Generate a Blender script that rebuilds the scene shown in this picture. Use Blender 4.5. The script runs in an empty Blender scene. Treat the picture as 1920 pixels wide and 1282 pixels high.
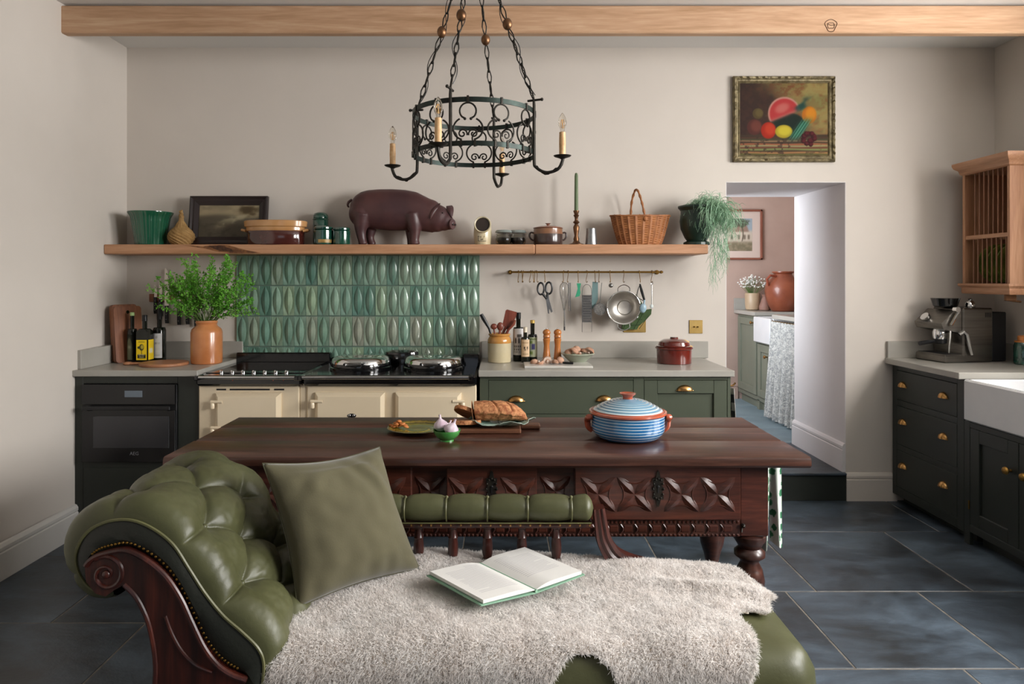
import bpy, math, random
import numpy as np
from mathutils import Vector, Matrix, Euler, noise as mnoise
C = bpy.context.scene.collection
SC = bpy.context.scene
PI = math.pi
def LS(*a, **k): return np.linspace(*a, **k).tolist()
# ------------------------------------------------------------------ camera
F, CX, CY, H = 1280.0, 940.0, 524.0, 1.40
cam = bpy.data.cameras.new('camera'); camo = bpy.data.objects.new('camera', cam); C.objects.link(camo)
camo.location = (0, 0, H); camo.rotation_euler = (PI/2, 0, 0)
cam.sensor_width = 36; cam.lens = 24.0; cam.clip_start = .05
cam.shift_x = (960-CX)/1920; cam.shift_y = -(641-CY)/1920
SC.camera = camo
def X(px, Y): return (px-CX)*Y/F
def Z(py, Y): return H-(py-CY)*Y/F
# ------------------------------------------------------------------ light
def srgb(h, k=1.0):
    h = h.lstrip('#'); o = []
    for i in (0, 2, 4):
        c = int(h[i:i+2], 16)/255
        o.append((c/12.92 if c <= .04045 else ((c+.055)/1.055)**2.4)*k)
    return o
w = bpy.data.worlds.new('world'); SC.world = w; w.use_nodes = True
bg = w.node_tree.nodes['Background']; bg.inputs[0].default_value = (.62, .74, 1, 1); bg.inputs[1].default_value = .35
def area(name, loc, direction, sx, sy, power, col):
    l = bpy.data.lights.new(name, 'AREA'); l.shape = 'RECTANGLE'; l.size = sx; l.size_y = sy
    l.energy = power; l.color = col; o = bpy.data.objects.new(name, l); C.objects.link(o)
    o.location = loc; o.rotation_euler = Vector(direction).to_track_quat('-Z', 'Z').to_euler(); return o
area('window_daylight_sink', (3.60, 2.45, 2.05), (-1, .28, -.22), 1.25, 1.40, 128, (1, .992, .98))
area('window_daylight_near', (3.60, .75, 2.00), (-1, .18, -.35), 1.25, 1.45, 215, (1, .99, .975))
area('window_daylight_behind', (-.35, -4.5, 1.75), (.1, 1, -.10), 2.4, 1.4, 5, (.88, .94, 1))
area('utility_room_daylight', (.85, 5.45, 1.65), (.75, .75, .12), 1.0, 1.3, 62, (.86, .93, 1))
SC.view_settings.view_transform = 'Standard'; SC.view_settings.look = 'None'
SC.view_settings.exposure = 0.0; SC.view_settings.gamma = 1.0; SC.view_settings.use_curve_mapping = False
SC.cycles.use_denoising = True
SC.cycles.max_bounces = 8; SC.cycles.diffuse_bounces = 5; SC.cycles.glossy_bounces = 4; SC.cycles.transmission_bounces = 8
SC.cycles.caustics_reflective = False; SC.cycles.caustics_refractive = False; SC.cycles.sample_clamp_indirect = 6
# ------------------------------------------------------------------ materials
def base_mat(name):
    m = bpy.data.materials.new(name); m.use_nodes = True; nt = m.node_tree
    return m, nt, nt.nodes['Principled BSDF']
def mapping(nt, scale, coord='Object'):
    tc = nt.nodes.new('ShaderNodeTexCoord'); mp = nt.nodes.new('ShaderNodeMapping')
    mp.inputs['Scale'].default_value = scale; nt.links.new(tc.outputs[coord], mp.inputs[0]); return mp
def noise(nt, mp, scale, detail=4, rough=.55, dist=0):
    n = nt.nodes.new('ShaderNodeTexNoise'); n.inputs['Scale'].default_value = scale; n.inputs['Detail'].default_value = detail
    n.inputs['Roughness'].default_value = rough; n.inputs['Distortion'].default_value = dist
    nt.links.new(mp.outputs[0], n.inputs['Vector']); return n
def ramp(nt, fac, stops):
    r = nt.nodes.new('ShaderNodeValToRGB'); e = r.color_ramp.elements
    while len(e) < len(stops): e.new(.5)
    for i, (p, c) in enumerate(stops): e[i].position = p; e[i].color = (*c[:3], 1)
    nt.links.new(fac, r.inputs[0]); return r
def bump(nt, b, fac, strength, dist=.01):
    n = nt.nodes.new('ShaderNodeBump'); n.inputs['Strength'].default_value = strength; n.inputs['Distance'].default_value = dist
    nt.links.new(fac, n.inputs['Height']); nt.links.new(n.outputs[0], b.inputs['Normal']); return n
def mat(name, c1, c2=None, rough=.5, metal=0, scale=6, stretch=(1, 1, 1), bmp=0, bscale=None, coat=0, spec=.5, trans=0, ior=1.45, lo=.35, hi=.65, detail=4, bdist=.004, sheen=0, alpha=1):
    m, nt, b = base_mat(name)
    c1 = srgb(c1) if isinstance(c1, str) else c1
    c2 = c1 if c2 is None else (srgb(c2) if isinstance(c2, str) else c2)
    mp = mapping(nt, stretch); n = noise(nt, mp, scale, detail)
    r = ramp(nt, n.outputs[0], [(lo, c1), (hi, c2)]); nt.links.new(r.outputs[0], b.inputs['Base Color'])
    b.inputs['Roughness'].default_value = rough; b.inputs['Metallic'].default_value = metal
    b.inputs['Coat Weight'].default_value = coat; b.inputs['Coat Roughness'].default_value = .12
    b.inputs['Specular IOR Level'].default_value = spec
    b.inputs['Transmission Weight'].default_value = trans; b.inputs['IOR'].default_value = ior
    b.inputs['Sheen Weight'].default_value = sheen; b.inputs['Alpha'].default_value = alpha
    if bmp:
        n2 = noise(nt, mp, bscale or scale, 5); bump(nt, b, n2.outputs[0], bmp, bdist)
    return m
def wood(name, dark, mid, light, axis='x', scale=3, rough=.45, bmp=.15, knots=False, coat=0):
    m, nt, b = base_mat(name)
    st = {'x': (.12, 1.6, 1.6), 'y': (1.6, .12, 1.6), 'z': (1.6, 1.6, .12)}[axis]
    mp = mapping(nt, st); n = noise(nt, mp, scale*3, 6, .6, 1.2); n2 = noise(nt, mp, scale*22, 3, .5, .3)
    mx = nt.nodes.new('ShaderNodeMix'); mx.data_type = 'FLOAT'; mx.inputs[0].default_value = .32
    nt.links.new(n.outputs[0], mx.inputs[2]); nt.links.new(n2.outputs[0], mx.inputs[3])
    r = ramp(nt, mx.outputs[0], [(.33, srgb(dark)), (.5, srgb(mid)), (.68, srgb(light))])
    nt.links.new(r.outputs[0], b.inputs['Base Color']); b.inputs['Roughness'].default_value = rough
    b.inputs['Coat Weight'].default_value = coat; b.inputs['Coat Roughness'].default_value = .2
    if bmp: bump(nt, b, mx.outputs[0], bmp, .003)
    return m
def vcol(name, rough=.6, coat=0, bmp=0):
    m, nt, b = base_mat(name); a = nt.nodes.new('ShaderNodeVertexColor'); a.layer_name = 'Col'
    nt.links.new(a.outputs[0], b.inputs['Base Color']); b.inputs['Roughness'].default_value = rough
    b.inputs['Coat Weight'].default_value = coat; b.inputs['Specular IOR Level'].default_value = .25
    if bmp:
        mp = mapping(nt, (1, 1, 1)); n = noise(nt, mp, 60, 3); bump(nt, b, n.outputs[0], bmp, .002)
    return m
wall_paint = mat('wall_paint', '#d1c9c0', '#ccc4bb', .85, scale=1.5, bmp=.05, bscale=30)
ceil_paint = mat('ceiling_paint', '#dcdad6', None, .9)
white_paint = mat('white_satin_paint', '#d3d0cb', '#cdcac4', .5, scale=2)
jamb_paint = mat('doorway_paint', '#dad6d6', '#d6d1d1', .8, scale=2)
pink_paint = mat('pink_plaster_paint', '#b79d90', '#ae9386', .85, scale=2)
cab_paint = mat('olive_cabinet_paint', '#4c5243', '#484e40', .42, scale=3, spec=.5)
cab_shaded = mat('shaded_cabinet_paint', '#2c302b', '#292c28', .38, scale=3, spec=.5)  # same paint as above, shade on the side cabinets put into the colour
util_paint = mat('sage_cabinet_paint', '#76796a', '#707365', .5, scale=3)
stone = mat('worktop_stone', '#aaa79f', '#9c9890', .28, scale=4, stretch=(.5, 1, 1), bmp=.03, detail=7)
slate = None
def slate_mat(name, a, b_, c, rlo, rhi):
    m, nt, b = base_mat(name); mp = mapping(nt, (.8, 1.5, 1)); oi = nt.nodes.new('ShaderNodeObjectInfo')
    add = nt.nodes.new('ShaderNodeVectorMath'); add.operation = 'ADD'; sc_ = nt.nodes.new('ShaderNodeVectorMath'); sc_.operation = 'SCALE'
    sc_.inputs['Scale'].default_value = 9; cm = nt.nodes.new('ShaderNodeCombineXYZ')
    for i in range(3): nt.links.new(oi.outputs['Random'], cm.inputs[i])
    nt.links.new(cm.outputs[0], sc_.inputs[0]); nt.links.new(mp.outputs[0], add.inputs[0]); nt.links.new(sc_.outputs[0], add.inputs[1])
    n = noise(nt, add, 2.2, 8, .66, .4); n2 = noise(nt, add, 26, 4, .6)
    r = ramp(nt, n.outputs[0], [(.36, srgb(a)), (.50, srgb(b_)), (.66, srgb(c))])
    hs = nt.nodes.new('ShaderNodeHueSaturation'); mr = nt.nodes.new('ShaderNodeMapRange'); mr.inputs[3].default_value = .8; mr.inputs[4].default_value = 1.2
    nt.links.new(oi.outputs['Random'], mr.inputs[0]); nt.links.new(mr.outputs[0], hs.inputs['Value']); nt.links.new(r.outputs[0], hs.inputs['Color'])
    nt.links.new(hs.outputs[0], b.inputs['Base Color'])
    rr = nt.nodes.new('ShaderNodeMapRange'); rr.inputs[3].default_value = rlo; rr.inputs[4].default_value = rhi
    nt.links.new(n.outputs[0], rr.inputs[0]); nt.links.new(rr.outputs[0], b.inputs['Roughness'])
    mx = nt.nodes.new('ShaderNodeMath'); mx.operation = 'MULTIPLY_ADD'; mx.inputs[1].default_value = .25
    nt.links.new(n2.outputs[0], mx.inputs[0]); nt.links.new(n.outputs[0], mx.inputs[2])
    bump(nt, b, mx.outputs[0], .35, .012); return m
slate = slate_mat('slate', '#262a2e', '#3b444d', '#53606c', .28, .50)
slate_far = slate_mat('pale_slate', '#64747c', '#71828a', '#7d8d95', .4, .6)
grout = mat('grout', '#7f7970', '#5f5a54', .9, scale=20)
oak = wood('oak', '#a07350', '#b58562', '#c79a78', 'x', 3, .55)
oak_beam = wood('oak_beam', '#a5805e', '#ba9474', '#cbaa8a', 'x', 3, .6)
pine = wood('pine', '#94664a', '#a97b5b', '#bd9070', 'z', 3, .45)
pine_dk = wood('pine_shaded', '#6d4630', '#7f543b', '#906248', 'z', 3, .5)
pine_y = wood('pine_along', '#94664a', '#a97b5b', '#bd9070', 'y', 3, .45)
dark_wood = wood('dark_walnut', '#2a1714', '#3e231c', '#583226', 'x', 3, .33, .25, coat=.25)
dark_wood_top = wood('dark_tabletop', '#2f1c16', '#42281f', '#603c30', 'x', 3.4, .30, .22, coat=.2)
carve_wood = wood('carved_wood', '#33180f', '#4a251b', '#643426', 'x', 5, .34, .2, coat=.3)
mahog = wood('mahogany', '#240d09', '#3b1710', '#552418', 'z', 4, .34, .1, coat=.2)
leather = mat('green_leather', '#424329', '#515236', .42, scale=5, bmp=.2, bscale=130, coat=.0, detail=6, bdist=.002)
leather_shaded = mat('shaded_green_leather', '#181a14', '#1f2119', .5, scale=5, bmp=.2, bscale=120)  # low light on the headrest front put into a darker copy of the leather
piping_m = mat('leather_piping', '#62613f', '#565537', .4)
brass = mat('aged_brass', '#b58a4a', '#a27a3e', .28, 1, scale=10)
brass_cup = mat('polished_brass', '#b78c58', '#a87f4c', .25, 1, scale=10)
brass_dk = mat('dull_brass', '#927038', '#7a5c2c', .42, 1, scale=10)
steel = mat('stainless_steel', '#c8c8c8', '#b8b8b8', .22, 1, scale=10)
steel_br = mat('brushed_steel', '#7d7973', '#6d6963', .36, 1, scale=10, stretch=(.2, 1, 8))
chrome = mat('chrome', '#dedede', None, .08, 1)
iron = mat('wrought_iron', '#24221f', '#37322b', .5, .6, scale=30, bmp=.3, bscale=60)
iron_band = mat('iron_band', '#242523', '#34413c', .42, .7, scale=9, bmp=.25, bscale=50)
bronze = mat('bronze', '#7d5a3e', '#60432e', .38, .8, scale=14)
black_gloss = mat('black_enamel', '#0c0c0e', None, .09, spec=.6, coat=.5)
black_glass = mat('black_glass', '#141416', None, .06, spec=.6)
black_mat = mat('black_plastic', '#151517', '#1c1c1e', .4)
cream_en = mat('cream_enamel', '#e4d3b6', '#e0ceb0', .16, scale=2, coat=.6)
white_cer = mat('white_fireclay', '#d9d9da', '#d3d4d6', .12, coat=.6)
cream_cer = mat('cream_stoneware', '#cfc3a4', '#c3b592', .3, scale=8, coat=.4)
cer_shade = mat('shaded_stoneware_inside', '#2c2019', '#221914', .6)  # stoneware darkened to paint the shade in the salt jar mouth
honey_glaze = mat('honey_glaze', '#b8813f', '#c6924e', .22, scale=8, coat=.6)
terra = mat('terracotta', '#a2563a', '#8e4630', .5, scale=8)
terra_gl = mat('glazed_terracotta', '#a24b33', '#b2563a', .2, coat=.6)
brown_gl = mat('brown_glaze', '#3c1712', '#48201a', .12, coat=.9)
red_gl = mat('brick_red_glaze', '#591b13', '#6a241a', .14, scale=9, coat=.9)
tan_gl = mat('tan_glaze', '#bf9060', '#b3824f', .22, scale=9, coat=.6)
jar_glaze = mat('orange_salt_glaze', '#c58250', '#b26d3e', .3, scale=7, coat=.45)
green_gl = mat('emerald_glaze', '#1f5a40', '#17503a', .12, scale=6, coat=.9)
dgreen_gl = mat('dark_green_glaze', '#182e24', '#20392b', .45, scale=18, coat=.4, bmp=.2)
lgreen_gl = mat('bowl_green_glaze', '#4f9a4a', '#3f873f', .14, coat=.9)
green_glass = mat('green_glass', '#123a30', '#1b4c3c', .05, spec=.8, coat=.8, scale=12)
clear_glass = mat('clear_glass', '#eef3f1', None, .02, trans=1, ior=1.35)
bottle_dk = mat('dark_bottle_glass', '#0c0f09', '#12160d', .06, spec=.5, coat=.15)
wicker = mat('wicker', '#8a5530', '#a56b3e', .6, scale=30, bmp=.4, bscale=90)
gourd_m = mat('woven_straw', '#8f6f42', '#a98654', .75, scale=40, bmp=.6, bscale=80)
pig_m = mat('oxblood_pottery', '#40282a', '#523331', .46, scale=5, bmp=.15, bscale=40, coat=.1)
candle_g = mat('green_wax', '#5a6b4a', '#627352', .45)
candle_m = mat('wax_sleeve', '#c89a68', '#dcb585', .5, scale=60)
leaf_m = mat('bright_leaf', '#4c9a2a', '#8acb52', .5, scale=18, spec=.3)
stem_m = mat('green_stem', '#4f6b33', '#62763d', .6)
trail_m = mat('pale_trailing_leaf', '#93b394', '#7ba383', .6, scale=14)
velvet = mat('olive_velvet', '#4f4a34', '#5b563e', .9, scale=3, bmp=.12, bscale=220, sheen=.22)
fleece = mat('cream_fleece', '#f1ebe6', '#f8f5f2', .85, scale=9, sheen=.2)
def translucent(m, f, col):
    nt = m.node_tree; b = nt.nodes['Principled BSDF']; t = nt.nodes.new('ShaderNodeBsdfTranslucent'); t.inputs[0].default_value = (*col, 1); mx = nt.nodes.new('ShaderNodeMixShader'); mx.inputs[0].default_value = f
    out = [n for n in nt.nodes if n.type == 'OUTPUT_MATERIAL'][0]; nt.links.new(b.outputs[0], mx.inputs[1]); nt.links.new(t.outputs[0], mx.inputs[2]); nt.links.new(mx.outputs[0], out.inputs[0])
translucent(fleece, .45, (.95, .92, .90)); translucent(leaf_m, .35, (.25, .50, .08))
hide = mat('sheep_hide', '#d8cbbd', '#e2d6c8', .9, scale=9)
paper = mat('paper', '#e2e0dc', '#dcdad6', .8)
cover_g = mat('green_book_cloth', '#86ad94', '#7aa288', .7)
print_m = mat('grey_print', '#bfbcbe', None, .8)
mush_m = mat('mushroom_skin', '#a87a60', '#c8a48c', .7, scale=20)
mush_w = mat('mushroom_flesh', '#d5c3b4', '#c9b2a0', .7, scale=20)
bread_c = mat('bread_crust', '#8a4a28', '#c48a5c', .75, scale=55, bmp=.9, bscale=70, lo=.3, hi=.62, bdist=.008)
bread_i = mat('bread_crumb', '#7d5433', '#946744', .9, scale=40, bmp=.5, bscale=60)
garlic_m = mat('garlic_skin', '#d9cdd4', '#c3a9b8', .5, scale=22)
nut_m = mat('almond_skin', '#a8622f', '#c0783f', .6, scale=50)
celadon = mat('celadon_leaf_glaze', '#6f9184', '#8fb0a3', .2, scale=20, coat=.6)
handle_blk = mat('black_handle', '#121214', None, .35)
acacia = wood('chopping_wood', '#5f3520', '#7d4a2c', '#96603c', 'z', 4, .5)
board_m = wood('round_board_wood', '#8c5a3c', '#a26e4c', '#b5825e', 'x', 4, .5)
mill_m = wood('turned_beech', '#a05f28', '#b87133', '#c98344', 'z', 5, .3, coat=.4)
marble = mat('pale_marble', '#cfccc6', '#bfbbb4', .25, scale=5, detail=8)
gilt = mat('gilt_frame', '#5f543c', '#958866', .5, .35, scale=26, bmp=.8, bscale=34, bdist=.012)
red_wood = mat('red_brown_frame', '#7b4634', '#8a5341', .45)
ebony = mat('ebonised_frame', '#1f1414', '#281b1a', .3)
bulb_glass = mat('bulb_glass', '#f3efe6', None, .03, trans=1, ior=1.2)
filament = mat('filament', '#c08a3c', None, .3, .5)
# ------------------------------------------------------------------ mesh builder
class B:
    def __init__(s): s.v = []; s.f = []; s.m = []
    def quadmesh(s, P, closeu=False, closev=False, mi=0):
        nu, nv = len(P), len(P[0]); o = len(s.v)
        for r in P: s.v.extend(tuple(p) for p in r)
        for i in range(nu if closeu else nu-1):
            for j in range(nv if closev else nv-1):
                a, b = i, (i+1) % nu; c, d = j, (j+1) % nv
                s.f.append((o+a*nv+c, o+b*nv+c, o+b*nv+d, o+a*nv+d)); s.m.append(mi)
        return s
    def poly(s, pts, mi=0):
        o = len(s.v); s.v.extend(tuple(p) for p in pts); s.f.append(tuple(range(o, o+len(pts)))); s.m.append(mi); return s
    def box(s, x0, x1, y0, y1, z0, z1, b=0.0, mi=0, M=None):
        if x0 > x1: x0, x1 = x1, x0
        if y0 > y1: y0, y1 = y1, y0
        if z0 > z1: z0, z1 = z1, z0
        b = min(b, (x1-x0)/2.01, (y1-y0)/2.01, (z1-z0)/2.01); o = len(s.v)
        if b <= 0:
            vs = [(x, y, z) for x in (x0, x1) for y in (y0, y1) for z in (z0, z1)]
            fs = [(0, 1, 3, 2), (4, 6, 7, 5), (0, 4, 5, 1), (2, 3, 7, 6), (0, 2, 6, 4), (1, 5, 7, 3)]
        else:
            vs = []; fs = []; idx = {}
            for ix, x in enumerate((x0, x1)):
                for iy, y in enumerate((y0, y1)):
                    for iz, z in enumerate((z0, z1)):
                        sx, sy, sz = (1, -1)[ix], (1, -1)[iy], (1, -1)[iz]
                        for k, p in enumerate(((x, y+sy*b, z+sz*b), (x+sx*b, y, z+sz*b), (x+sx*b, y+sy*b, z))):
                            idx[ix, iy, iz, k] = len(vs); vs.append(p)
            I = lambda a, b_, c, k: idx[a, b_, c, k]
            for t in (0, 1):
                fs.append((I(t, 0, 0, 0), I(t, 1, 0, 0), I(t, 1, 1, 0), I(t, 0, 1, 0)))
                fs.append((I(0, t, 0, 1), I(1, t, 0, 1), I(1, t, 1, 1), I(0, t, 1, 1)))
                fs.append((I(0, 0, t, 2), I(1, 0, t, 2), I(1, 1, t, 2), I(0, 1, t, 2)))
                for u in (0, 1):
                    fs.append((I(0, t, u, 1), I(1, t, u, 1), I(1, t, u, 2), I(0, t, u, 2)))
                    fs.append((I(t, 0, u, 0), I(t, 1, u, 0), I(t, 1, u, 2), I(t, 0, u, 2)))
                    fs.append((I(t, u, 0, 0), I(t, u, 1, 0), I(t, u, 1, 1), I(t, u, 0, 1)))
                    for q in (0, 1): fs.append((I(t, u, q, 0), I(t, u, q, 1), I(t, u, q, 2)))
        if M is not None: vs = [tuple(M @ Vector(p)) for p in vs]
        s.v.extend(vs); s.f.extend(tuple(o+i for i in f) for f in fs); s.m.extend([mi]*len(fs)); return s
    def lathe(s, prof, c=(0, 0, 0), seg=32, sx=1, sy=1, M=None, mis=None, fn=None):
        P = []
        for k, (r, z) in enumerate(prof):
            ring = []
            for j in range(seg):
                a = 2*PI*j/seg; rr = r*(fn(a, z, k) if fn else 1)
                p = Vector((rr*math.cos(a)*sx, rr*math.sin(a)*sy, z))
                if M is not None: p = M @ p
                ring.append((p.x+c[0], p.y+c[1], p.z+c[2]))
            P.append(ring)
        o = len(s.v)
        for r in P: s.v.extend(r)
        for i in range(len(P)-1):
            for j in range(seg):
                d = (j+1) % seg
                s.f.append((o+i*seg+j, o+i*seg+d, o+(i+1)*seg+d, o+(i+1)*seg+j)); s.m.append(mis[i] if mis else 0)
        if prof[0][0] > 1e-6: s.f.append(tuple(o+j for j in range(seg-1, -1, -1))); s.m.append(mis[0] if mis else 0)
        if prof[-1][0] > 1e-6: s.f.append(tuple(o+(len(P)-1)*seg+j for j in range(seg))); s.m.append(mis[-1] if mis else 0)
        return s
    def tube(s, path, r, seg=8, closed=False, mi=0, flat=1.0, up=None):
        pts = [Vector(p) for p in path]; n = len(pts)
        R = r if isinstance(r, (list, tuple)) else [r]*n
        T = []
        for i in range(n):
            a = pts[(i-1) % n] if closed else pts[max(0, i-1)]; b = pts[(i+1) % n] if closed else pts[min(n-1, i+1)]
            t = b-a; T.append(t.normalized() if t.length > 1e-9 else Vector((0, 0, 1)))
        u = Vector(up) if up else (Vector((0, 0, 1)) if abs(T[0].z) < .9 else Vector((1, 0, 0)))
        u = (u-T[0]*u.dot(T[0])).normalized(); P = []
        for i in range(n):
            u = (u-T[i]*u.dot(T[i]));
            u = u.normalized() if u.length > 1e-6 else T[i].orthogonal().normalized()
            b = T[i].cross(u)
            P.append([pts[i]+R[i]*(u*math.cos(2*PI*j/seg)+b*math.sin(2*PI*j/seg)*flat) for j in range(seg)])
        o = len(s.v); s.quadmesh(P, closed, True, mi)
        if not closed:
            s.f.append(tuple(o+j for j in range(seg-1, -1, -1))); s.m.append(mi)
            s.f.append(tuple(o+(n-1)*seg+j for j in range(seg))); s.m.append(mi)
        return s
    def prism(s, poly, a, b, axis='y', mi=0):
        def mk(p, t): return {'x': (t, p[0], p[1]), 'y': (p[0], t, p[1]), 'z': (p[0], p[1], t)}[axis]
        n = len(poly); o = len(s.v); s.v.extend(mk(p, a) for p in poly); s.v.extend(mk(p, b) for p in poly)
        s.f.append(tuple(o+i for i in range(n))); s.f.append(tuple(o+n+i for i in range(n-1, -1, -1)))
        for i in range(n): j = (i+1) % n; s.f.append((o+i, o+n+i, o+n+j, o+j))
        s.m.extend([mi]*(n+2)); return s
    def ball(s, c, rx, ry=None, rz=None, seg=16, rings=10, M=None, mi=0):
        ry = ry or rx; rz = rz or rx
        prof = [(math.sin(PI*i/rings), -math.cos(PI*i/rings)) for i in range(rings+1)]
        S = Matrix.Diagonal((rx, ry, rz)); S = (M.to_3x3() @ S) if M is not None else S
        n = len(s.m); s.lathe([(max(r, 0), z) for r, z in prof], c, seg, M=S); s.m[n:] = [mi]*(len(s.m)-n); return s
    def xf(s, M):
        s.v = [tuple(M @ Vector(p)) for p in s.v]; return s
WL = {}
def link(o, parent):
    C.objects.link(o)
    if parent is not None: o.parent = parent
def obj(name, b, m, parent=None, smooth=35, local=False, cols=None):
    me = bpy.data.meshes.new(name); off = Vector((0, 0, 0))
    if parent is not None and not local: off = WL.get(parent.name, Vector((0, 0, 0)))
    v = b.v if off.length == 0 else [(p[0]-off.x, p[1]-off.y, p[2]-off.z) for p in b.v]
    me.from_pydata(v, [], b.f)
    ms = m if isinstance(m, (list, tuple)) else [m]
    for q in ms: me.materials.append(q)
    if len(ms) > 1: me.polygons.foreach_set('material_index', b.m)
    if cols is not None:
        a = me.color_attributes.new('Col', 'FLOAT_COLOR', 'POINT'); a.data.foreach_set('color', np.asarray(cols, dtype=np.float32).ravel())
    me.validate()
    import bmesh as _b
    bm = _b.new(); bm.from_mesh(me); _b.ops.remove_doubles(bm, verts=bm.verts, dist=1e-6) if cols is None else None
    _b.ops.recalc_face_normals(bm, faces=bm.faces); bm.to_mesh(me); bm.free()
    if smooth:
        me.polygons.foreach_set('use_smooth', [True]*len(me.polygons))
        try: me.set_sharp_from_angle(angle=math.radians(smooth))
        except Exception: pass
    o = bpy.data.objects.new(name, me); link(o, parent)
    WL[o.name] = WL.get(parent.name, Vector((0, 0, 0))) if parent is not None else Vector((0, 0, 0))
    return o
def tag(o, label=None, cat=None, group=None, kind=None):
    if label: o['label'] = label
    if cat: o['category'] = cat
    if group: o['group'] = group
    if kind: o['kind'] = kind
    return o
def thing(name, label, cat, loc=(0, 0, 0), rz=0, group=None):
    o = bpy.data.objects.new(name, None); C.objects.link(o); o.location = loc; o.rotation_euler = (0, 0, rz); o.empty_display_size = .05
    WL[o.name] = Vector(loc); return tag(o, label, cat, group)
def struct(name, b, m, parent=None, smooth=35):
    o = obj(name, b, m, parent, smooth)
    if parent is None: o['kind'] = 'structure'
    return o
def dup(root, loc=None, rz=None, label=None, group=None, rot=None):
    def cp(o, p):
        c = o.copy(); C.objects.link(c); c.parent = p
        for ch in [x for x in o.children]: cp(ch, c)
        return c
    r = cp(root, None)
    if loc is not None: r.location = loc; WL[r.name] = Vector(loc)
    if rz is not None: r.rotation_euler = (0, 0, rz)
    if rot is not None: r.rotation_euler = rot
    if label: r['label'] = label
    if group: r['group'] = group
    return r
def catmull(pts, n, closed=False):
    P = [Vector(p) for p in pts]; m = len(P); out = []; segs = m if closed else m-1
    for k in range(n):
        t = k*segs/(n if closed else n-1); i = min(int(t), segs-1); f = t-i
        g = lambda j: P[j % m] if closed else P[max(0, min(m-1, j))]
        a, b, c, d = g(i-1), g(i), g(i+1), g(i+2)
        out.append(.5*((2*b)+(c-a)*f+(2*a-5*b+4*c-d)*f*f+(3*b-a-3*c+d)*f**3))
    return out
def panel(name, origin, ux, uy, w, h, fn, m, parent, nx=60, ny=50, flipn=False):
    """a flat printed / painted surface: colours per vertex from fn(u, v) in sRGB 0..1, v up"""
    u = np.linspace(0, 1, nx+1); v = np.linspace(0, 1, ny+1); U, V = np.meshgrid(u, v, indexing='ij')
    c = np.clip(fn(U, V), 0, 1); c = np.where(c <= .04045, c/12.92, ((c+.055)/1.055)**2.4)
    o = Vector(origin); ux = Vector(ux); uy = Vector(uy)
    P = [[o+ux*(w*a)+uy*(h*b) for b in v.tolist()] for a in u.tolist()]; b = B().quadmesh(P)
    rgba = np.concatenate([c.reshape(-1, 3), np.ones((c.shape[0]*c.shape[1], 1))], 1)
    return obj(name, b, m, parent, smooth=None, cols=rgba)
def blend(img, mask, col): return img*(1-mask[..., None])+np.array(col)*mask[..., None]
def hexc(h): return [int(h[i:i+2], 16)/255 for i in (1, 3, 5)]
def sm(x, e): return 1/(1+np.exp(np.clip(x/e, -40, 40)))      # 1 inside where x<0
def vnoise(U, V, s, seed=0):
    rg = np.random.RandomState(seed); out = 0
    for k in range(4):
        n = int(s*2**k)+3; g = rg.rand(n+2, n+2); x = U*n; y = V*n; i = x.astype(int); j = y.astype(int); fx = x-i; fy = y-j
        fx = fx*fx*(3-2*fx); fy = fy*fy*(3-2*fy)
        out = out+(g[i, j]*(1-fx)*(1-fy)+g[i+1, j]*fx*(1-fy)+g[i, j+1]*(1-fx)*fy+g[i+1, j+1]*fx*fy)/2**k
    return out/1.875
def text(body, size, loc, rot, m, parent, name='lettering', align='CENTER', ext=.0004):
    cu = bpy.data.curves.new(name, 'FONT'); cu.body = body; cu.size = size; cu.align_x = align; cu.extrude = ext; cu.resolution_u = 2
    t = bpy.data.objects.new(name+'_src', cu); C.objects.link(t); bpy.context.view_layer.update()
    me = bpy.data.meshes.new_from_object(t.evaluated_get(bpy.context.evaluated_depsgraph_get())); bpy.data.objects.remove(t); bpy.data.curves.remove(cu)
    me.name = name; me.materials.clear(); me.materials.append(m)
    o = bpy.data.objects.new(name, me); link(o, parent); off = WL.get(parent.name, Vector()) if parent else Vector()
    o.location = Vector(loc)-off; o.rotation_euler = rot; return o
def remesh(b, voxel, smooth_it=6, disp=None):
    me = bpy.data.meshes.new('tmp'); me.from_pydata(b.v, [], b.f); t = bpy.data.objects.new('tmp', me); C.objects.link(t)
    md = t.modifiers.new('r', 'REMESH'); md.mode = 'VOXEL'; md.voxel_size = voxel
    if smooth_it: s_ = t.modifiers.new('s', 'SMOOTH'); s_.iterations = smooth_it; s_.factor = .6
    bpy.context.view_layer.update()
    e = bpy.data.meshes.new_from_object(t.evaluated_get(bpy.context.evaluated_depsgraph_get()))
    o = B(); o.v = [tuple(v.co) for v in e.vertices]; o.f = [tuple(p.vertices) for p in e.polygons]; o.m = [0]*len(o.f)
    bpy.data.objects.remove(t); return o
def ease(t): return t*t*(3-2*t)
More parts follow.
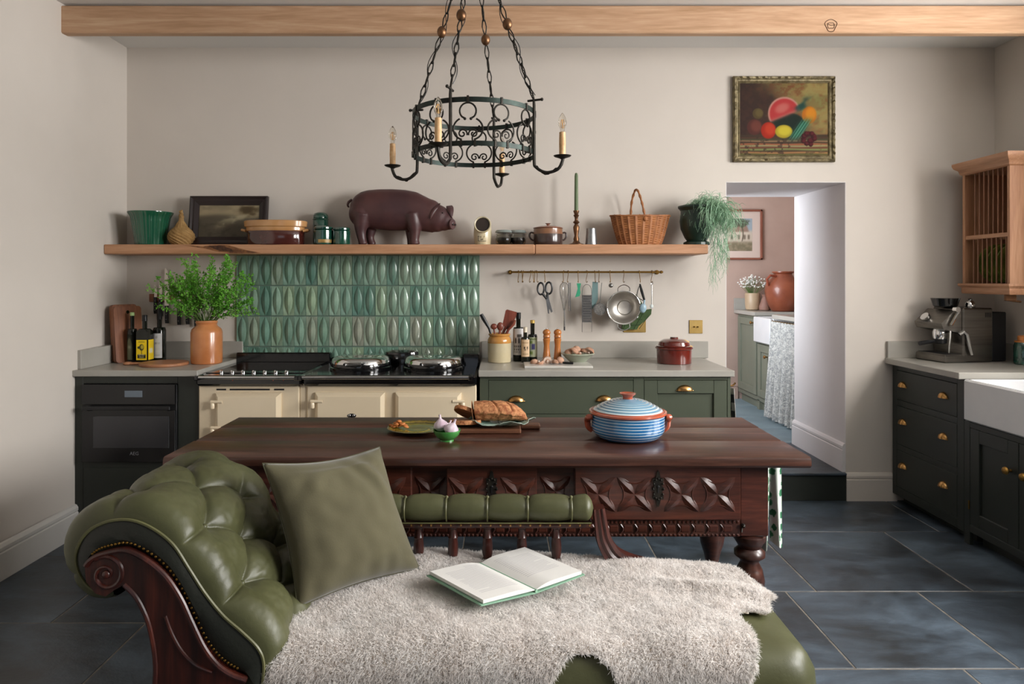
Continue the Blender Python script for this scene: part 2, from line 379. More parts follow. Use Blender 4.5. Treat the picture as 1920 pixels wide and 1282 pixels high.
# ================================================================== SETTING
YW, XL, XR, ZC = 4.33, -2.375, 3.129, 2.87          # back wall, left wall, right wall, ceiling
DX0, DX1, DZ, DY = X(1361, YW), X(1586, YW), Z(341, YW), 5.08   # doorway through the thick wall
b = B()
for x0, x1, z0, z1 in ((XL-.15, DX0, -.05, ZC), (DX1, XR+.15, -.05, ZC), (DX0, DX1, DZ, ZC)): b.box(x0, x1, YW, DY, z0, z1)
back = struct('wall_back', b, wall_paint, smooth=None)
b = B()   # painted lining of the doorway (reveals and soffit)
b.box(DX1-.004, DX1+.01, YW+.001, DY+.002, .18, DZ); b.box(DX0-.01, DX0+.004, YW+.001, DY+.002, .18, DZ); b.box(DX0, DX1, YW+.001, DY+.002, DZ-.004, DZ+.01)
struct('trim_1', b, jamb_paint, smooth=None)
b = B()   # left wall, a little out of true beside the cabinets
prof = [(XL, YW+.1), (XL, 4.1), (-2.338, 3.78), (-2.335, 3.70), (-2.372, 3.2), (XL, 2.6), (XL, -4.8)]
b.quadmesh([[(x, y, -.05), (x, y, ZC)] for x, y in prof]); b.box(XL-.2, XL-.05, -4.8, YW+.1, -.05, ZC)
struct('wall_left', b, wall_paint)
b = B(); wy0, wy1, wz0, wz1 = 1.80, 3.12, 1.22, 2.74; vy0, vy1 = .10, 1.40
b.box(XR, XR+.62, wy1, YW+.1, -.05, ZC).box(XR, XR+.62, -4.8, vy0, -.05, ZC).box(XR, XR+.62, vy1, wy0, -.05, ZC).box(XR, XR+.62, vy0, vy1, -.05, wz0).box(XR, XR+.62, vy0, vy1, wz1, ZC).box(XR, XR+.62, wy0, wy1, -.05, wz0).box(XR, XR+.62, wy0, wy1, wz1, ZC)
struct('wall_right', b, wall_paint, smooth=None)
b = B(); bx0, bx1, bz0, bz1 = -1.55, .85, 1.05, 2.45; yb = -4.8
b.box(XL-.2, bx0, yb-.25, yb, -.05, ZC).box(bx1, XR+.62, yb-.25, yb, -.05, ZC).box(bx0, bx1, yb-.25, yb, -.05, bz0).box(bx0, bx1, yb-.25, yb, bz1, ZC)
struct('wall_behind', b, wall_paint, smooth=None)
def window(n, ax, c0, c1, z0, z1, at):
    f = B(); t = .05
    def bb(a0, a1, q0, q1):
        if ax == 'x': f.box(at, at+.05, a0, a1, q0, q1, .004)
        else: f.box(a0, a1, at, at+.05, q0, q1, .004)
    bb(c0, c0+t, z0, z1); bb(c1-t, c1, z0, z1); bb(c0, c1, z0, z0+t); bb(c0, c1, z1-t, z1)
    k = 3
    for i in range(1, k): q = c0+(c1-c0)*i/k; bb(q-.014, q+.014, z0, z1)
    q = (z0+z1)/2; bb(c0, c1, q-.014, q+.014)
    return struct('window_%d' % n, f, white_paint, smooth=None)
window(1, 'x', wy0, wy1, wz0, wz1, XR+.50); window(3, 'x', vy0, vy1, wz0, wz1, XR+.50); window(2, 'y', bx0, bx1, bz0, bz1, yb-.15)
struct('ceiling', B().box(XL-.2, XR+.25, -5.0, YW+.02, ZC, ZC+.1), ceil_paint, smooth=None)
# floor: grout bed and slate slabs, each its own piece
fl = struct('floor', B().box(XL-.2, XR+.25, -5.0, YW, -.06, -.0012), grout, smooth=None)
rs = random.Random(5)
def slab(x0, x1, y0, y1, m=slate, p=fl, z=0.0):
    g = .0024; dz = rs.uniform(0, .0012)
    obj('slab', B().box(x0+g, x1-g, y0+g, y1-g, z-.03, z+dz, .003), m, p, smooth=None)
rowsR = [(3.79, 4.34, [-.2, .55, 1.35, 2.43, 3.13]), (3.065, 3.79, [-.2, .25, .78, 1.415, 2.12, 3.13]), (2.456, 3.065, [-.2, .6, 1.275, 1.865, 2.5, 3.13]),
         (1.86, 2.456, [-.2, .35, .95, 1.66, 2.35, 3.13]), (1.2, 1.86, [-.2, .7, 1.5, 2.2, 3.13]), (.5, 1.2, [-.2, .9, 2, 3.13]), (-4.8, .5, [-.2, 1.5, 3.13])]
rowsL = [(3.45, 4.34, [-2.4, -1.7, -.9, -.2]), (2.785, 3.45, [-2.4, -1.838, -1.1, -.2]), (2.05, 2.785, [-2.4, -1.45, -.75, -.2]), (1.4, 2.05, [-2.4, -1.8, -1.05, -.2]), (.5, 1.4, [-2.4, -1.3, -.2]), (-4.8, .5, [-2.4, -1.2, -.2])]
for rows in (rowsR, rowsL):
    for y0, y1, xs in rows:
        for a, c in zip(xs, xs[1:]): slab(a, c, y0, y1)
# step and threshold of the doorway
struct('trim_2', B().box(DX0, DX1-.001, YW-.012, YW+.02, .0, .165, .003), cab_shaded, smooth=None)
struct('trim_3', B().box(DX0-.0, DX1-.006, YW-.028, DY+.02, .163, .18, .004), slate, smooth=None)
def skirt(name, x0, x1, y0, y1, z0, z1, d, m):   # d = direction it projects
    b = B(); h = z1-z0; pr = [(0, 0), (.020, 0), (.020, h-.045), (.015, h-.040), (.019, h-.032), (.019, h-.018), (.010, h-.004), (.0, h)]
    if d == '-y': b.quadmesh([[(x, y1-p[0], z0+p[1]) for p in pr] for x in (x0, x1)])
    if d == '-y':
        for x in (x0, x1): b.poly([(x, y1-p[0], z0+p[1]) for p in pr])
    if d in ('+x', '-x'):
        s = 1 if d == '+x' else -1
        b.quadmesh([[(x+s*p[0], y, z0+p[1]) for p in pr] for x, y in ((x0, y0), (x1, y1))])
        for x, y in ((x0, y0), (x1, y1)): b.poly([(x+s*p[0], y, z0+p[1]) for p in pr])
    return struct(name, b, m, smooth=None)
skirt('baseboard_left', -2.372, -2.336, -4.8, 3.745, 0, .172, '+x', white_paint)
skirt('baseboard_back', DX1-.004, 2.50, 0, YW, 0, .178, '-y', wall_paint)
skirt('baseboard_doorway', DX1-.004, DX1-.004, YW-.001, DY+.001, .18, .36, '-x', jamb_paint)
struct('trim_4', B().box(XL, XR, 3.63, 3.685, 2.711, 2.858, .006), oak_beam)     # ceiling beam
tag(bpy.data.objects['trim_4'], 'long square oak beam under the ceiling')
# knot in the beam
kb = B(); kx, kz = X(1558, 3.63), Z(48, 3.63)
kb.tube([(kx+.030*math.cos(a)*(1+.2*math.sin(3*a)), 3.6295, kz+.033*math.sin(a)) for a in LS(0, 2*PI, 20, endpoint=False)], .0018, 5, True)
kb.tube([(kx+.018*math.cos(a), 3.6295, kz+.020*math.sin(a)*(1+.3*math.cos(2*a))) for a in LS(0, 2*PI, 16, endpoint=False)], .0016, 5, True)
kb.tube([(kx-.02, 3.6295, kz+.012), (kx, 3.6293, kz), (kx+.022, 3.6295, kz+.004)], .0014, 5)
obj('knot', kb, mat('knot_dark', '#4a2c16', None, .7), bpy.data.objects['trim_4'])
# ------------------------------------------------------------------ utility room
b = B(); YU = 7.0
b.box(.2, 3.6, YU, YU+.1, .1, 2.7); struct('wall_utility_back', b, pink_paint, smooth=None)
struct('wall_utility_right', B().box(3.15, 3.25, DY, YU, .1, 2.7), pink_paint, smooth=None)
struct('wall_utility_left', B().box(.25, .35, DY, YU, .1, 2.7), pink_paint, smooth=None)
struct('ceiling_utility', B().box(.2, 3.6, DY, YU+.1, 2.6, 2.7), ceil_paint, smooth=None)
fu = struct('floor_utility', B().box(.2, 3.6, DY, YU+.1, .10, .172), grout, smooth=None)
for i in range(4):
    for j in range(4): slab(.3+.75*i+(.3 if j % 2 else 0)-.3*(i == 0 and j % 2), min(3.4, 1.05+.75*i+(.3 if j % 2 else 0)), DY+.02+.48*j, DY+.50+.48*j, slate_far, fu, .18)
skirt('baseboard_utility', .35, 2.42, 0, YU, .18, .34, '-y', pink_paint)
# cabinets run along the right side, faces at X=2.40
def shaker(b, ax, face, a0, a1, z0, z1, rail=.07, d=1, t=.022, rec=.012):
    """door with raised frame and recessed panel; ax 'y': face looks to -Y ; 'x': face looks to -X"""
    def bb(p0, p1, q0, q1, f0, f1, bev=.002):
        if ax == 'y': b.box(p0, p1, f0, f1, q0, q1, bev)
        else: b.box(f0, f1, p0, p1, q0, q1, bev)
    bb(a0, a0+rail, z0, z1, face, face+t); bb(a1-rail, a1, z0, z1, face, face+t)
    bb(a0+rail, a1-rail, z1-rail, z1, face, face+t); bb(a0+rail, a1-rail, z0, z0+rail, face, face+t)
    bb(a0+rail, a1-rail, z0+rail, z1-rail, face+rec, face+t, 0)
    return b
def knob(parent, p, axis='x', m=brass, r=.016, name='knob'):
    q = Euler((PI/2, 0, 0) if axis == 'y' else (0, -PI/2, 0)).to_matrix()
    return obj(name, B().lathe([(.008, 0), (.006, .01), (.007, .016), (r*.9, .020), (r, .026), (r*.8, .034), (0, .037)], p, 12, M=q), m, parent)
uc = thing('utility_cabinet', 'sage green shaker cabinet beside the utility room sink', 'cabinet', (2.7, 6.6, .18))
XU = 2.40
obj('body', B().box(XU+.02, 3.1, 6.425, 6.97, .26, 1.055, .002).box(XU+.02, 3.1, 6.03, 6.43, .26, .815, .002).box(XU+.05, 3.1, 6.05, 6.95, .18, .27).box(XU+.02, XU+.07, 6.4, 6.46, .18, .27), util_paint, uc)
d1 = obj('door', shaker(B(), 'x', XU, 6.44, 6.93, .31, 1.03), util_paint, uc); knob(d1, (XU, 6.50, .99), 'x', brass_cup)
d2 = obj('door', shaker(B(), 'x', XU, 6.04, 6.40, .31, .80), util_paint, uc); knob(d2, (XU, 6.16, .70), 'x', brass_cup)
us = thing('utility_sink', 'white butler sink seen through the doorway', 'sink', (2.7, 6.2, .84))
def sink(t, x0, x1, y0, y1, z0, z1, w=.03):
    b = B(); b.box(x0, x0+w, y0, y1, z0, z1, .008).box(x1-w, x1, y0, y1, z0, z1, .008).box(x0+w-.002, x1-w+.002, y0, y0+w, z0, z1, .008).box(x0+w-.002, x1-w+.002, y1-w, y1, z0, z1, .008).box(x0+.01, x1-.01, y0+.01, y1-.01, z0, z0+.03)
    return obj('basin', b, white_cer, t)
sink(us, XU-.035, 2.86, 6.02, 6.41, .82, 1.055)
ut = thing('utility_worktop', 'pale grey stone worktop over the sage cabinets in the utility room', 'worktop', (2.7, 6.3, 1.06))
obj('slab_top', B().box(XU-.02, 3.14, 6.42, 6.99, 1.058, 1.094, .003).box(2.87, 3.14, 5.98, 6.42, 1.058, 1.094).box(XU-.03, 3.14, 5.25, 5.985, 1.058, 1.094, .003), stone, ut)
obj('upstand', B().box(XU-.02, 3.13, 6.972, 6.992, 1.094, 1.21, .002), stone, ut)
# fabric curtain under the counter
cu = B(); P = []
for i in range(121):
    t = i/120; y = 5.99-.72*t; row = []
    for j in range(9):
        s = j/8; amp = .012+.022*s; row.append((XU-.012-amp*(1+math.sin(t*2*PI*13+.6*math.sin(t*9))) -.05*s*ease(1-t)*.4, y+.012*s*math.sin(t*40), 1.035-(.83)*s-.006*math.sin(t*61)*s))
    P.append(row)
cu.quadmesh(P)
def fabric_mat():
    m, nt, b_ = base_mat('leafy_curtain_print'); mp = mapping(nt, (1, 1, 1)); n = noise(nt, mp, 38, 7, .75, 1.5)
    r = ramp(nt, n.outputs[0], [(.40, srgb('#8f9092')), (.49, srgb('#aaa9a6')), (.56, srgb('#cdccc7')), (.68, srgb('#d8d5cf'))])
    nt.links.new(r.outputs[0], b_.inputs['Base Color']); b_.inputs['Roughness'].default_value = .9; return m
ct = thing('sink_curtain', 'grey leaf-print gathered curtain hanging under the utility worktop', 'curtain', (XU, 5.6, 1.03))
obj('cloth', cu, fabric_mat(), ct)
cr = B().tube([(XU-.022, 5.27, 1.035), (XU-.022, 6.0, 1.035)], .004, 6)
for i in range(14): y = 5.98-.05*i; cr.tube([(XU-.022+.008*math.cos(a), y, 1.035+.008*math.sin(a)) for a in LS(0, 2*PI, 8, endpoint=False)], .0016, 4, True)
obj('curtain_rail', cr, brass_dk, ct)
# watercolour on utility wall
wx1, wx0, wz1, wz0 = X(1429, 6.98), X(1429, 6.98)-.56, Z(393, 6.98), Z(487, 6.98)
wp = thing('watercolour_picture', 'framed watercolour of a farmhouse and tree on the pink utility wall', 'picture', ((wx0+wx1)/2, 6.98, wz0))
fw = .02; b = B().box(wx0, wx1, 6.965, 6.995, wz1-fw, wz1, .003).box(wx0, wx1, 6.965, 6.995, wz0, wz0+fw, .003).box(wx0, wx0+fw, 6.965, 6.995, wz0, wz1, .003).box(wx1-fw, wx1, 6.965, 6.995, wz0, wz1, .003)
obj('frame', b, red_wood, wp); obj('mount', B().box(wx0+fw, wx1-fw, 6.985, 6.995, wz0+fw, wz1-fw), mat('cream_mount', '#cdb9ad', None, .8), wp)
def wc(U, V):
    img = np.ones(U.shape+(3,))*np.array(hexc('#c2b4a4')); n = vnoise(U, V, 10, 3)
    img = blend(img, sm(.62-V, .02), hexc('#98a3ab')); roof = sm(np.abs(U-.52)-.34-(.75-V)*.3, .01)*sm(.58-V, .01)*sm(V-.80, .01)
    img = blend(img, roof, hexc('#93796a')); img = blend(img, sm(np.abs(U-.5)-.42, .01)*sm(.30-V, .01)*sm(V-.58, .01), hexc('#c9bba9'))
    for wxx, ww in ((.62, .03), (.78, .035), (.42, .03), (.9, .03)): img = blend(img, sm(np.abs(U-wxx)-ww, .006)*sm(np.abs(V-.43)-.07, .01), hexc('#776a5c'))
    img = blend(img, sm(V-.28, .02), hexc('#8d8069')*1 if False else hexc('#8d8069')); img = blend(img, sm(.5-n, .05)*sm(V-.26, .03)*.5, hexc('#5f5a45'))
    tree = sm((U-.5)**2/.16+(V-.86)**2/.022-1+(.5-n)*1.6, .1); img = blend(img, tree*.85, hexc('#4e5540'))
    img = blend(img, sm(np.abs(U-.72+.02*np.sin(V*9))-.012, .004)*sm(.3-V, .01)*sm(V-.85, .02), hexc('#4a4034')); return img
mx0, mx1, mz0, mz1 = wx0+.1, wx1-.10, wz0+.09, wz1-.09
panel('painting', (mx0, 6.984, mz0), (1, 0, 0), (0, 0, 1), mx1-mx0, mz1-mz0, wc, vcol('watercolour_paint', .8), wp, 60, 46)
# vases and urn on the utility worktop
zu = 1.094
vx, vy = X(1411, 6.82), 6.82
v1 = thing('flower_vase', 'beige cylinder vase of small white flowers in the utility room', 'vase', (vx, vy, zu))
obj('vessel', B().lathe([(.05, zu), (.066, zu+.01), (.072, zu+.06), (.074, zu+.165), (.070, zu+.172), (.062, zu+.168), (.062, zu+.02), (0, zu+.02)], (vx, vy, 0), 24), mat('beige_vase', '#b39c80', '#a88f74', .4), v1)
rf = random.Random(3); fb = B(); gb = B()
for i in range(110):
    a = rf.uniform(0, 2*PI); r = rf.uniform(0, .15); z = zu+.20+.13*rf.random()*(1-r*3)+.03; x, y = vx+r*math.cos(a)-.01, vy+r*math.sin(a)*.6
    fb.ball((x, y, z), .009, .009, .007, 6, 4)
    if i % 2: gb.tube([(vx, vy, zu+.12), (x, y, z-.005)], .0015, 4)
obj('blossoms', fb, mat('white_petals', '#e4e2dc', None, .7), v1)['kind'] = 'stuff'
obj('stems', gb, stem_m, v1)['kind'] = 'stuff'
vx2 = X(1431, 6.78)
tag(obj('bud_vase', B().lathe([(.03, 0), (.052, .006), (.055, .04), (.035, .10), (.022, .135), (.03, .16), (.024, .158), (.016, .13), (0, .05)], (0, 0, 0), 20), mat('dusty_pink_clay', '#8f6a60', '#82604f', .6)), 'small dusty pink bud vase between the beige vase and the terracotta urn', 'vase').location = (vx2, 6.74, zu)
ux_, uy_ = X(1472, 6.55), 6.60
u1 = thing('terracotta_urn', 'large glazed terracotta urn on the utility worktop', 'urn', (ux_, uy_, zu))
obj('vessel', B().lathe([(.095, zu), (.11, zu+.01), (.15, zu+.10), (.168, zu+.2), (.155, zu+.27), (.10, zu+.325), (.083, zu+.36), (.10, zu+.375), (.10, zu+.385), (.075, zu+.38), (.07, zu+.33), (0, zu+.3)], (ux_, uy_, 0), 32), mat('urn_terracotta', '#7d402b', '#8c4c34', .35, scale=8, coat=.3), u1)
for s in (-1, 1): obj('handle', B().tube([(ux_+s*.09, uy_-.05, zu+.34), (ux_+s*.15, uy_-.07, zu+.345), (ux_+s*.18, uy_-.07, zu+.31), (ux_+s*.165, uy_-.05, zu+.25)], .012, 8), terra if s < 0 else tan_gl, u1)
# ------------------------------------------------------------------ tiled splashback
tx0, tx1, tzt, tzb = X(443, 4.315), X(899, 4.315), Z(478, 4.315), Z(670, 4.315)
ts = thing('tiled_splashback', 'green relief tiled splashback behind the cooker', 'tiles', ((tx0+tx1)/2, YW, tzb))
tile_m, nt, bb_ = base_mat('green_glaze_tile')
oi = nt.nodes.new('ShaderNodeObjectInfo'); mp = mapping(nt, (1, 1, .5)); n = noise(nt, mp, 26, 4)
r1 = ramp(nt, oi.outputs['Random'], [(0, srgb('#6f9485')), (.18, srgb('#8da896')), (.36, srgb('#648a7d')), (.52, srgb('#93a98f')), (.68, srgb('#5c8275')), (.84, srgb('#869d8a')), (1, srgb('#959a8c'))])
r2 = ramp(nt, n.outputs[0], [(.3, (.58, .64, .62)), (.7, (1.12, 1.1, 1.06))])
mx = nt.nodes.new('ShaderNodeMix'); mx.data_type = 'RGBA'; mx.blend_type = 'MULTIPLY'; mx.inputs[0].default_value = 1
nt.links.new(r1.outputs[0], mx.inputs[6]); nt.links.new(r2.outputs[0], mx.inputs[7]); nt.links.new(mx.outputs[2], bb_.inputs['Base Color'])
bb_.inputs['Roughness'].default_value = .26; bb_.inputs['Coat Weight'].default_value = .35
ncol = 21; tw = (tx1-tx0)/ncol; th = 57.2*4.315/1280; g = .0012
def tile_mesh(w, h, full=True, ztop=None):
    """glazed tile: bevelled rim, sloping ground, pointed-oval boss with a ridge"""
    b = B(); y0 = 0.0; hw = w/2-g; hh = h/2-g; n = 8
    zs = [hh*(-.93+1.86*i/n) for i in range(n+1)]
    lens = lambda z: .70*hw*max(0.0, (1-(abs(z)/(hh*.93))**2))**.9
    P = []
    for i, z in enumerate(zs):
        L = lens(z); q = 1-(abs(z)/(hh*.93))**2
        P.append([(-hw, -.006, z), (-hw*.97, -.0075, z), (-L-.0008, -.0035, z), (-L, -.0065, z), (-L*.55, -.0065-.006*q, z), (0, -.0065-.0095*q, z), (L*.55, -.0065-.006*q, z), (L, -.0065, z), (L+.0008, -.0035, z), (hw*.97, -.0075, z), (hw, -.006, z)])
    if not full:
        P = P[n//2+1:]; P = [[(x, y, z-zs[-1]*.0) for x, y, z in r] for r in P]
    b.quadmesh(P)
    zb, zt = P[0][0][2], P[-1][0][2]
    for (z, ze) in ((zb, zb-.004), (zt, zt+.004)):
        row = P[0] if z == zb else P[-1]
        b.quadmesh([row, [(x, -.006, ze) for x, y, _ in row], [(x, 0, ze) for x, y, _ in row]])
    for s in (-1, 1): b.quadmesh([[(s*hw, -.006, zb-.004), (s*hw, -.006, zt+.004)], [(s*hw, 0, zb-.004), (s*hw, 0, zt+.004)]])
    return b
src = None; srcp = None
bk = obj('grout_bed', B().box(tx0, tx1, YW-.006, YW, tzb, tzt), mat('tile_grout', '#5f7468', None, .9), ts, smooth=None)
for row in range(4):
    for c in range(ncol):
        cx_ = tx0+tw*(c+.5); zc = tzt-th*(row+.5)
        if row < 3:
            if src is None: o = src = obj('tile', tile_mesh(tw, th), tile_m, ts, local=True, smooth=25)
            else: o = src.copy(); C.objects.link(o)
        else:
            if srcp is None: o = srcp = obj('tile', tile_mesh(tw, th, False), tile_m, ts, local=True, smooth=25)
            else: o = srcp.copy(); C.objects.link(o)
        o.parent = ts; o.location = (cx_-(tx0+tx1)/2, -.005-rs.uniform(0, .0015), zc-tzb); o.rotation_euler = (rs.uniform(-.012, .012), 0, rs.uniform(-.02, .02))
# ------------------------------------------------------------------ worktops
ZT = .905
wl = thing('worktop', 'grey stone worktop left of the cooker', 'worktop', (-2, 4, ZT))
xl1 = X(371, 3.72)
obj('slab_top', B().box(-2.352, xl1, 3.715, YW-.0, ZT-.033, ZT, .003), stone, wl)
obj('upstand', B().box(-2.35, xl1+.02, YW-.022, YW-.001, ZT, ZT+.105, .002).box(-2.362, -2.318, 3.765, YW-.02, ZT, ZT+.105, .002), stone, wl)
wr = thing('worktop', 'grey stone worktop between the cooker and the doorway', 'worktop', (.6, 4, ZT))
xr0, xr1 = -.125, X(1377, 3.72)
obj('slab_top', B().box(xr0, xr1, 3.715, YW, ZT-.035, ZT, .003), stone, wr)
obj('upstand', B().box(X(903, 4.31), X(1328, 4.31), YW-.022, YW-.001, ZT, ZT+.105, .002), stone, wr)
wq = thing('worktop', 'grey stone worktop on the right beside the butler sink', 'worktop', (2.8, 3.9, ZT))
obj('slab_top', B().box(2.432, XR, 3.63, YW, ZT-.036, ZT, .003).box(2.93, XR, 2.0, 3.63, ZT-.036, ZT, .003), stone, wq)
obj('upstand', B().box(2.44, XR-.02, YW-.022, YW-.001, ZT, ZT+.105, .002).box(XR-.021, XR-.001, 2.0, YW-.02, ZT, ZT+.105, .002), stone, wq)
# ------------------------------------------------------------------ cabinets
def cup(parent, p, axis='y', m=brass_cup, w=.044, h=.032, d=.024):
    """half-dome cup pull; open below"""
    b = B(); P = []
    for i in range(9):
        a = PI*i/8; row = []
        for j in range(7):
            e = PI/2*j/6; row.append((w*math.cos(a)*math.cos(e), -d*math.sin(e), h*math.sin(a)*math.cos(e)**.9 if True else 0))
        P.append(row)
    b.quadmesh(P)
    b.quadmesh([[(x*.9, y*.86, z*.86-.0005) for x, y, z in r] for r in P])
    b.box(-w*1.08, w*1.08, -.0025, 0, -.003, .003, .001)
    M = Matrix.Translation(p) @ (Matrix.Rotation(0, 4, 'Z') if axis == 'y' else Matrix.Rotation(-PI/2, 4, 'Z'))
    return obj('cup_handle', b.xf(M), m, parent, smooth=50)
FC = 3.74
ol = thing('oven_cabinet', 'shaded olive green painted cabinet housing the built-in oven', 'cabinet', (-2, 4, 0))
ox0, ox1 = X(156, FC), X(333, FC); oz1, oz0 = Z(719, FC), Z(866, FC)
b = B().box(-2.338, ox0, FC, 4.3, .1, ZT-.034, .002).box(ox1, xl1-.002, FC, 4.3, .1, ZT-.034, .002).box(ox0, ox1, FC, 4.3, oz1, ZT-.034, .002).box(ox0, ox1, FC, 4.3, .1, oz0, .0).box(-2.33, xl1-.01, FC+.05, 4.3, 0, .1)
obj('body', b, cab_shaded, ol)
obj('drawer_front', B().box(ox0+.003, ox1-.003, FC-.003, FC+.015, .13, oz0-.03, .002), cab_shaded, ol)
ov = thing('built_in_oven', 'black glass built-in oven in the left cabinet', 'oven', ((ox0+ox1)/2, FC, oz0))
obj('casing', B().box(ox0+.002, ox1-.002, FC-.006, 4.2, oz0+.002, oz1-.002, .003), black_mat, ov)
zs_ = Z(757, FC)
obj('control_panel', B().box(ox0+.003, ox1-.003, FC-.022, FC-.006, zs_, oz1-.003, .002), black_glass, ov)
dr = obj('door', B().box(ox0+.003, ox1-.003, FC-.022, FC-.006, oz0+.004, Z(768, FC), .002), black_glass, ov)
obj('window_glass', B().box(X(179, FC), X(331, FC)-.03, FC-.0235, FC-.021, Z(838, FC), Z(779, FC), .001), mat('oven_window', '#26272c', None, .10, spec=.9), dr)
obj('handle', B().box(ox0+.02, ox1-.02, FC-.05, FC-.038, Z(766, FC), Z(759, FC), .003).box(ox0+.03, ox0+.05, FC-.04, FC-.02, Z(766, FC), Z(760, FC)).box(ox1-.05, ox1-.03, FC-.04, FC-.02, Z(766, FC), Z(760, FC)), black_mat, dr)
obj('display', B().box(X(238, FC), X(271, FC), FC-.0235, FC-.021, Z(743, FC), Z(731, FC)), mat('grey_display', '#6a7580', None, .2), ov)
text('AEG', .026, (X(256, FC), FC-.0236, Z(851, FC)), (PI/2, 0, 0), mat('grey_logo', '#77777a', None, .4), dr, 'logo')
# right of the cooker
cg = thing('base_cabinet', 'olive green cabinet between the cooker and the doorway', 'cabinet', (.5, 4, 0))
cx0, cx1 = -.118, X(1370, FC); zt_, db = ZT-.036, Z(712, FC)
fr = B().box(cx0, cx1, FC+.02, 4.3, .1, zt_, .002)
def rails(b, xs, zs, f0, f1):
    for x0, x1 in xs: b.box(x0, x1, f0, f1, .1, zt_, .0015)
    for x0, x1, z0, z1 in zs: b.box(x0, x1, f0, f1, z0, z1, .0015)
dA0, dA1, dB0, dB1 = X(916, FC), X(1187, FC), X(1208, FC), X(1363, FC); zA1, zA0 = Z(713, FC), Z(776, FC)
rails(fr, [(cx0, dA0-.002), (dA1+.002, dB0-.002), (dB1+.002, cx1)], [(dA0-.002, dA1+.002, zA1+.002, zt_), (dB0-.002, dB1+.002, zA1+.002, zt_), (dA0-.002, dA1+.002, zA0-.035, zA0-.002), (dA0, dB1, .1, .15)], FC, FC+.021)
fr.box(cx0+.02, cx1-.02, FC+.06, 4.3, 0, .1); obj('body', fr, cab_paint, cg)
d = obj('drawer', B().box(dA0, dA1, FC, FC+.02, zA0, zA1, .002), cab_paint, cg); cup(d, (X(968, FC), FC-.001, Z(752, FC))); cup(d, (X(1133, FC), FC-.001, Z(751, FC)))
d = obj('drawer', B().box(dA0, dA1, FC, FC+.02, .42, zA0-.037, .002), cab_paint, cg)
d = obj('drawer', B().box(dA0, dA1, FC, FC+.02, .15, .41, .002), cab_paint, cg)
d = obj('door', shaker(B(), 'y', FC, dB0, dB1, .15, zA1, .072), cab_paint, cg); cup(d, (X(1284, FC), FC-.001, Z(732, FC)))
# right run, faces at X=2.47 looking left
XF = 2.47
def DY_(px): return XF*F/(px-CX)
rg = thing('drawer_cabinet', 'shaded olive green three-drawer cabinet in the right corner', 'cabinet', (2.8, 3.95, 0))
y0, y1 = 3.645, 4.31
b = B().box(XF+.02, XR-.001, y0, y1, .055, ZT-.037, .002).box(XF+.07, XR-.001, y0, y1, 0, .06)
zz = [(.656, .835), (.380, .616), (.113, .342)]; ya, yb_ = 3.70, 4.262
b.box(XF, XF+.021, y0, ya-.002, .055, ZT-.037, .0015).box(XF, XF+.021, yb_+.002, y1, .055, ZT-.037, .0015)
for a, c in ((.837, ZT-.037), (.618, .654), (.344, .378), (.055, .111)): b.box(XF, XF+.021, ya-.002, yb_+.002, a, c, .0015)
obj('body', b, cab_shaded, rg)
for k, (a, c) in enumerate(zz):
    d = obj('drawer', B().box(XF-.001, XF+.02, ya, yb_, a, c, .002), cab_shaded, rg)
    for yy in (3.81, 4.195): cup(d, (XF-.002, yy, (.740, .513, .243)[k]), 'x', brass_cup, .036, .034, .026)
sk = thing('sink_cabinet', 'shaded olive green double-door cabinet under the right sink', 'cabinet', (2.8, 3.2, 0))
b = B().box(XF+.02, XR-.001, 2.0, 3.64, .07, .65, .002).box(XF, XF+.021, 3.6, 3.643, .0, .65, .0015).box(XF, XF+.021, 2.0, 3.6, .62, .65, .0015).box(XF, XF+.021, 2.0, 3.6, .07, .11, .0015).box(XF, XF+.021, 2.85, 2.92, .0, .65, .0015).box(XF+.07, XR-.001, 2.0, 3.6, 0, .07)
obj('body', b, cab_shaded, sk)
d = obj('door', shaker(B(), 'x', XF, 3.262, 3.598, .112, .618, .068), cab_shaded, sk); knob(d, (XF, 3.31, .474), 'x', brass, .02)
d = obj('door', shaker(B(), 'x', XF, 2.925, 3.258, .112, .618, .068), cab_shaded, sk); knob(d, (XF, 3.2, .474), 'x', brass, .02)
obj('hinge', B().tube([(XF-.002, 3.603, .19), (XF-.002, 3.603, .235)], .004, 6), brass_dk, sk)
bs = thing('butler_sink', 'large white fireclay butler sink at the right edge', 'sink', (2.7, 3.2, .655))
sink(bs, XF-.018, 2.93, 2.87, 3.625, .655, .872, .028)
# ================================================================== RANGE COOKER
FA = 3.72
ak = thing('range_cooker', 'cream enamel cast iron range cooker with black hob and chrome lids', 'cooker', (-.87, 4.0, 0))
a0, a1, am0, am1 = X(371.5, FA), X(894, FA), X(561, FA), X(575, FA); zc = Z(722, FA)
obj('body', B().box(a0+.002, am0, FA, 4.28, .09, zc, .006).box(am0+.001, am1-.001, FA+.012, 4.28, .09, zc, .002).box(am1, a1-.002, FA, 4.28, .09, zc, .006), cream_en, ak)
obj('plinth', B().box(a0+.01, a1-.01, FA+.05, 4.28, 0, .09), black_mat, ak)
obj('top_plate', B().box(a0, am0+.022, FA-.035, 4.30, zc, zc+.058, .012).box(am0+.024, a1, FA-.035, 4.30, zc, zc+.058, .012), black_gloss, ak)
zh = zc+.058
obj('rear_upstand', B().box(X(443, 4.26), X(619, 4.26), 4.255, 4.302, zh-.01, zh+.062, .006).box(X(869, 4.2), a1, 4.10, 4.302, zh-.01, zh+.07, .006).box(X(622, 4.28), X(869, 4.2), 4.28, 4.302, zh-.01, zh+.03, .004), black_gloss, ak)
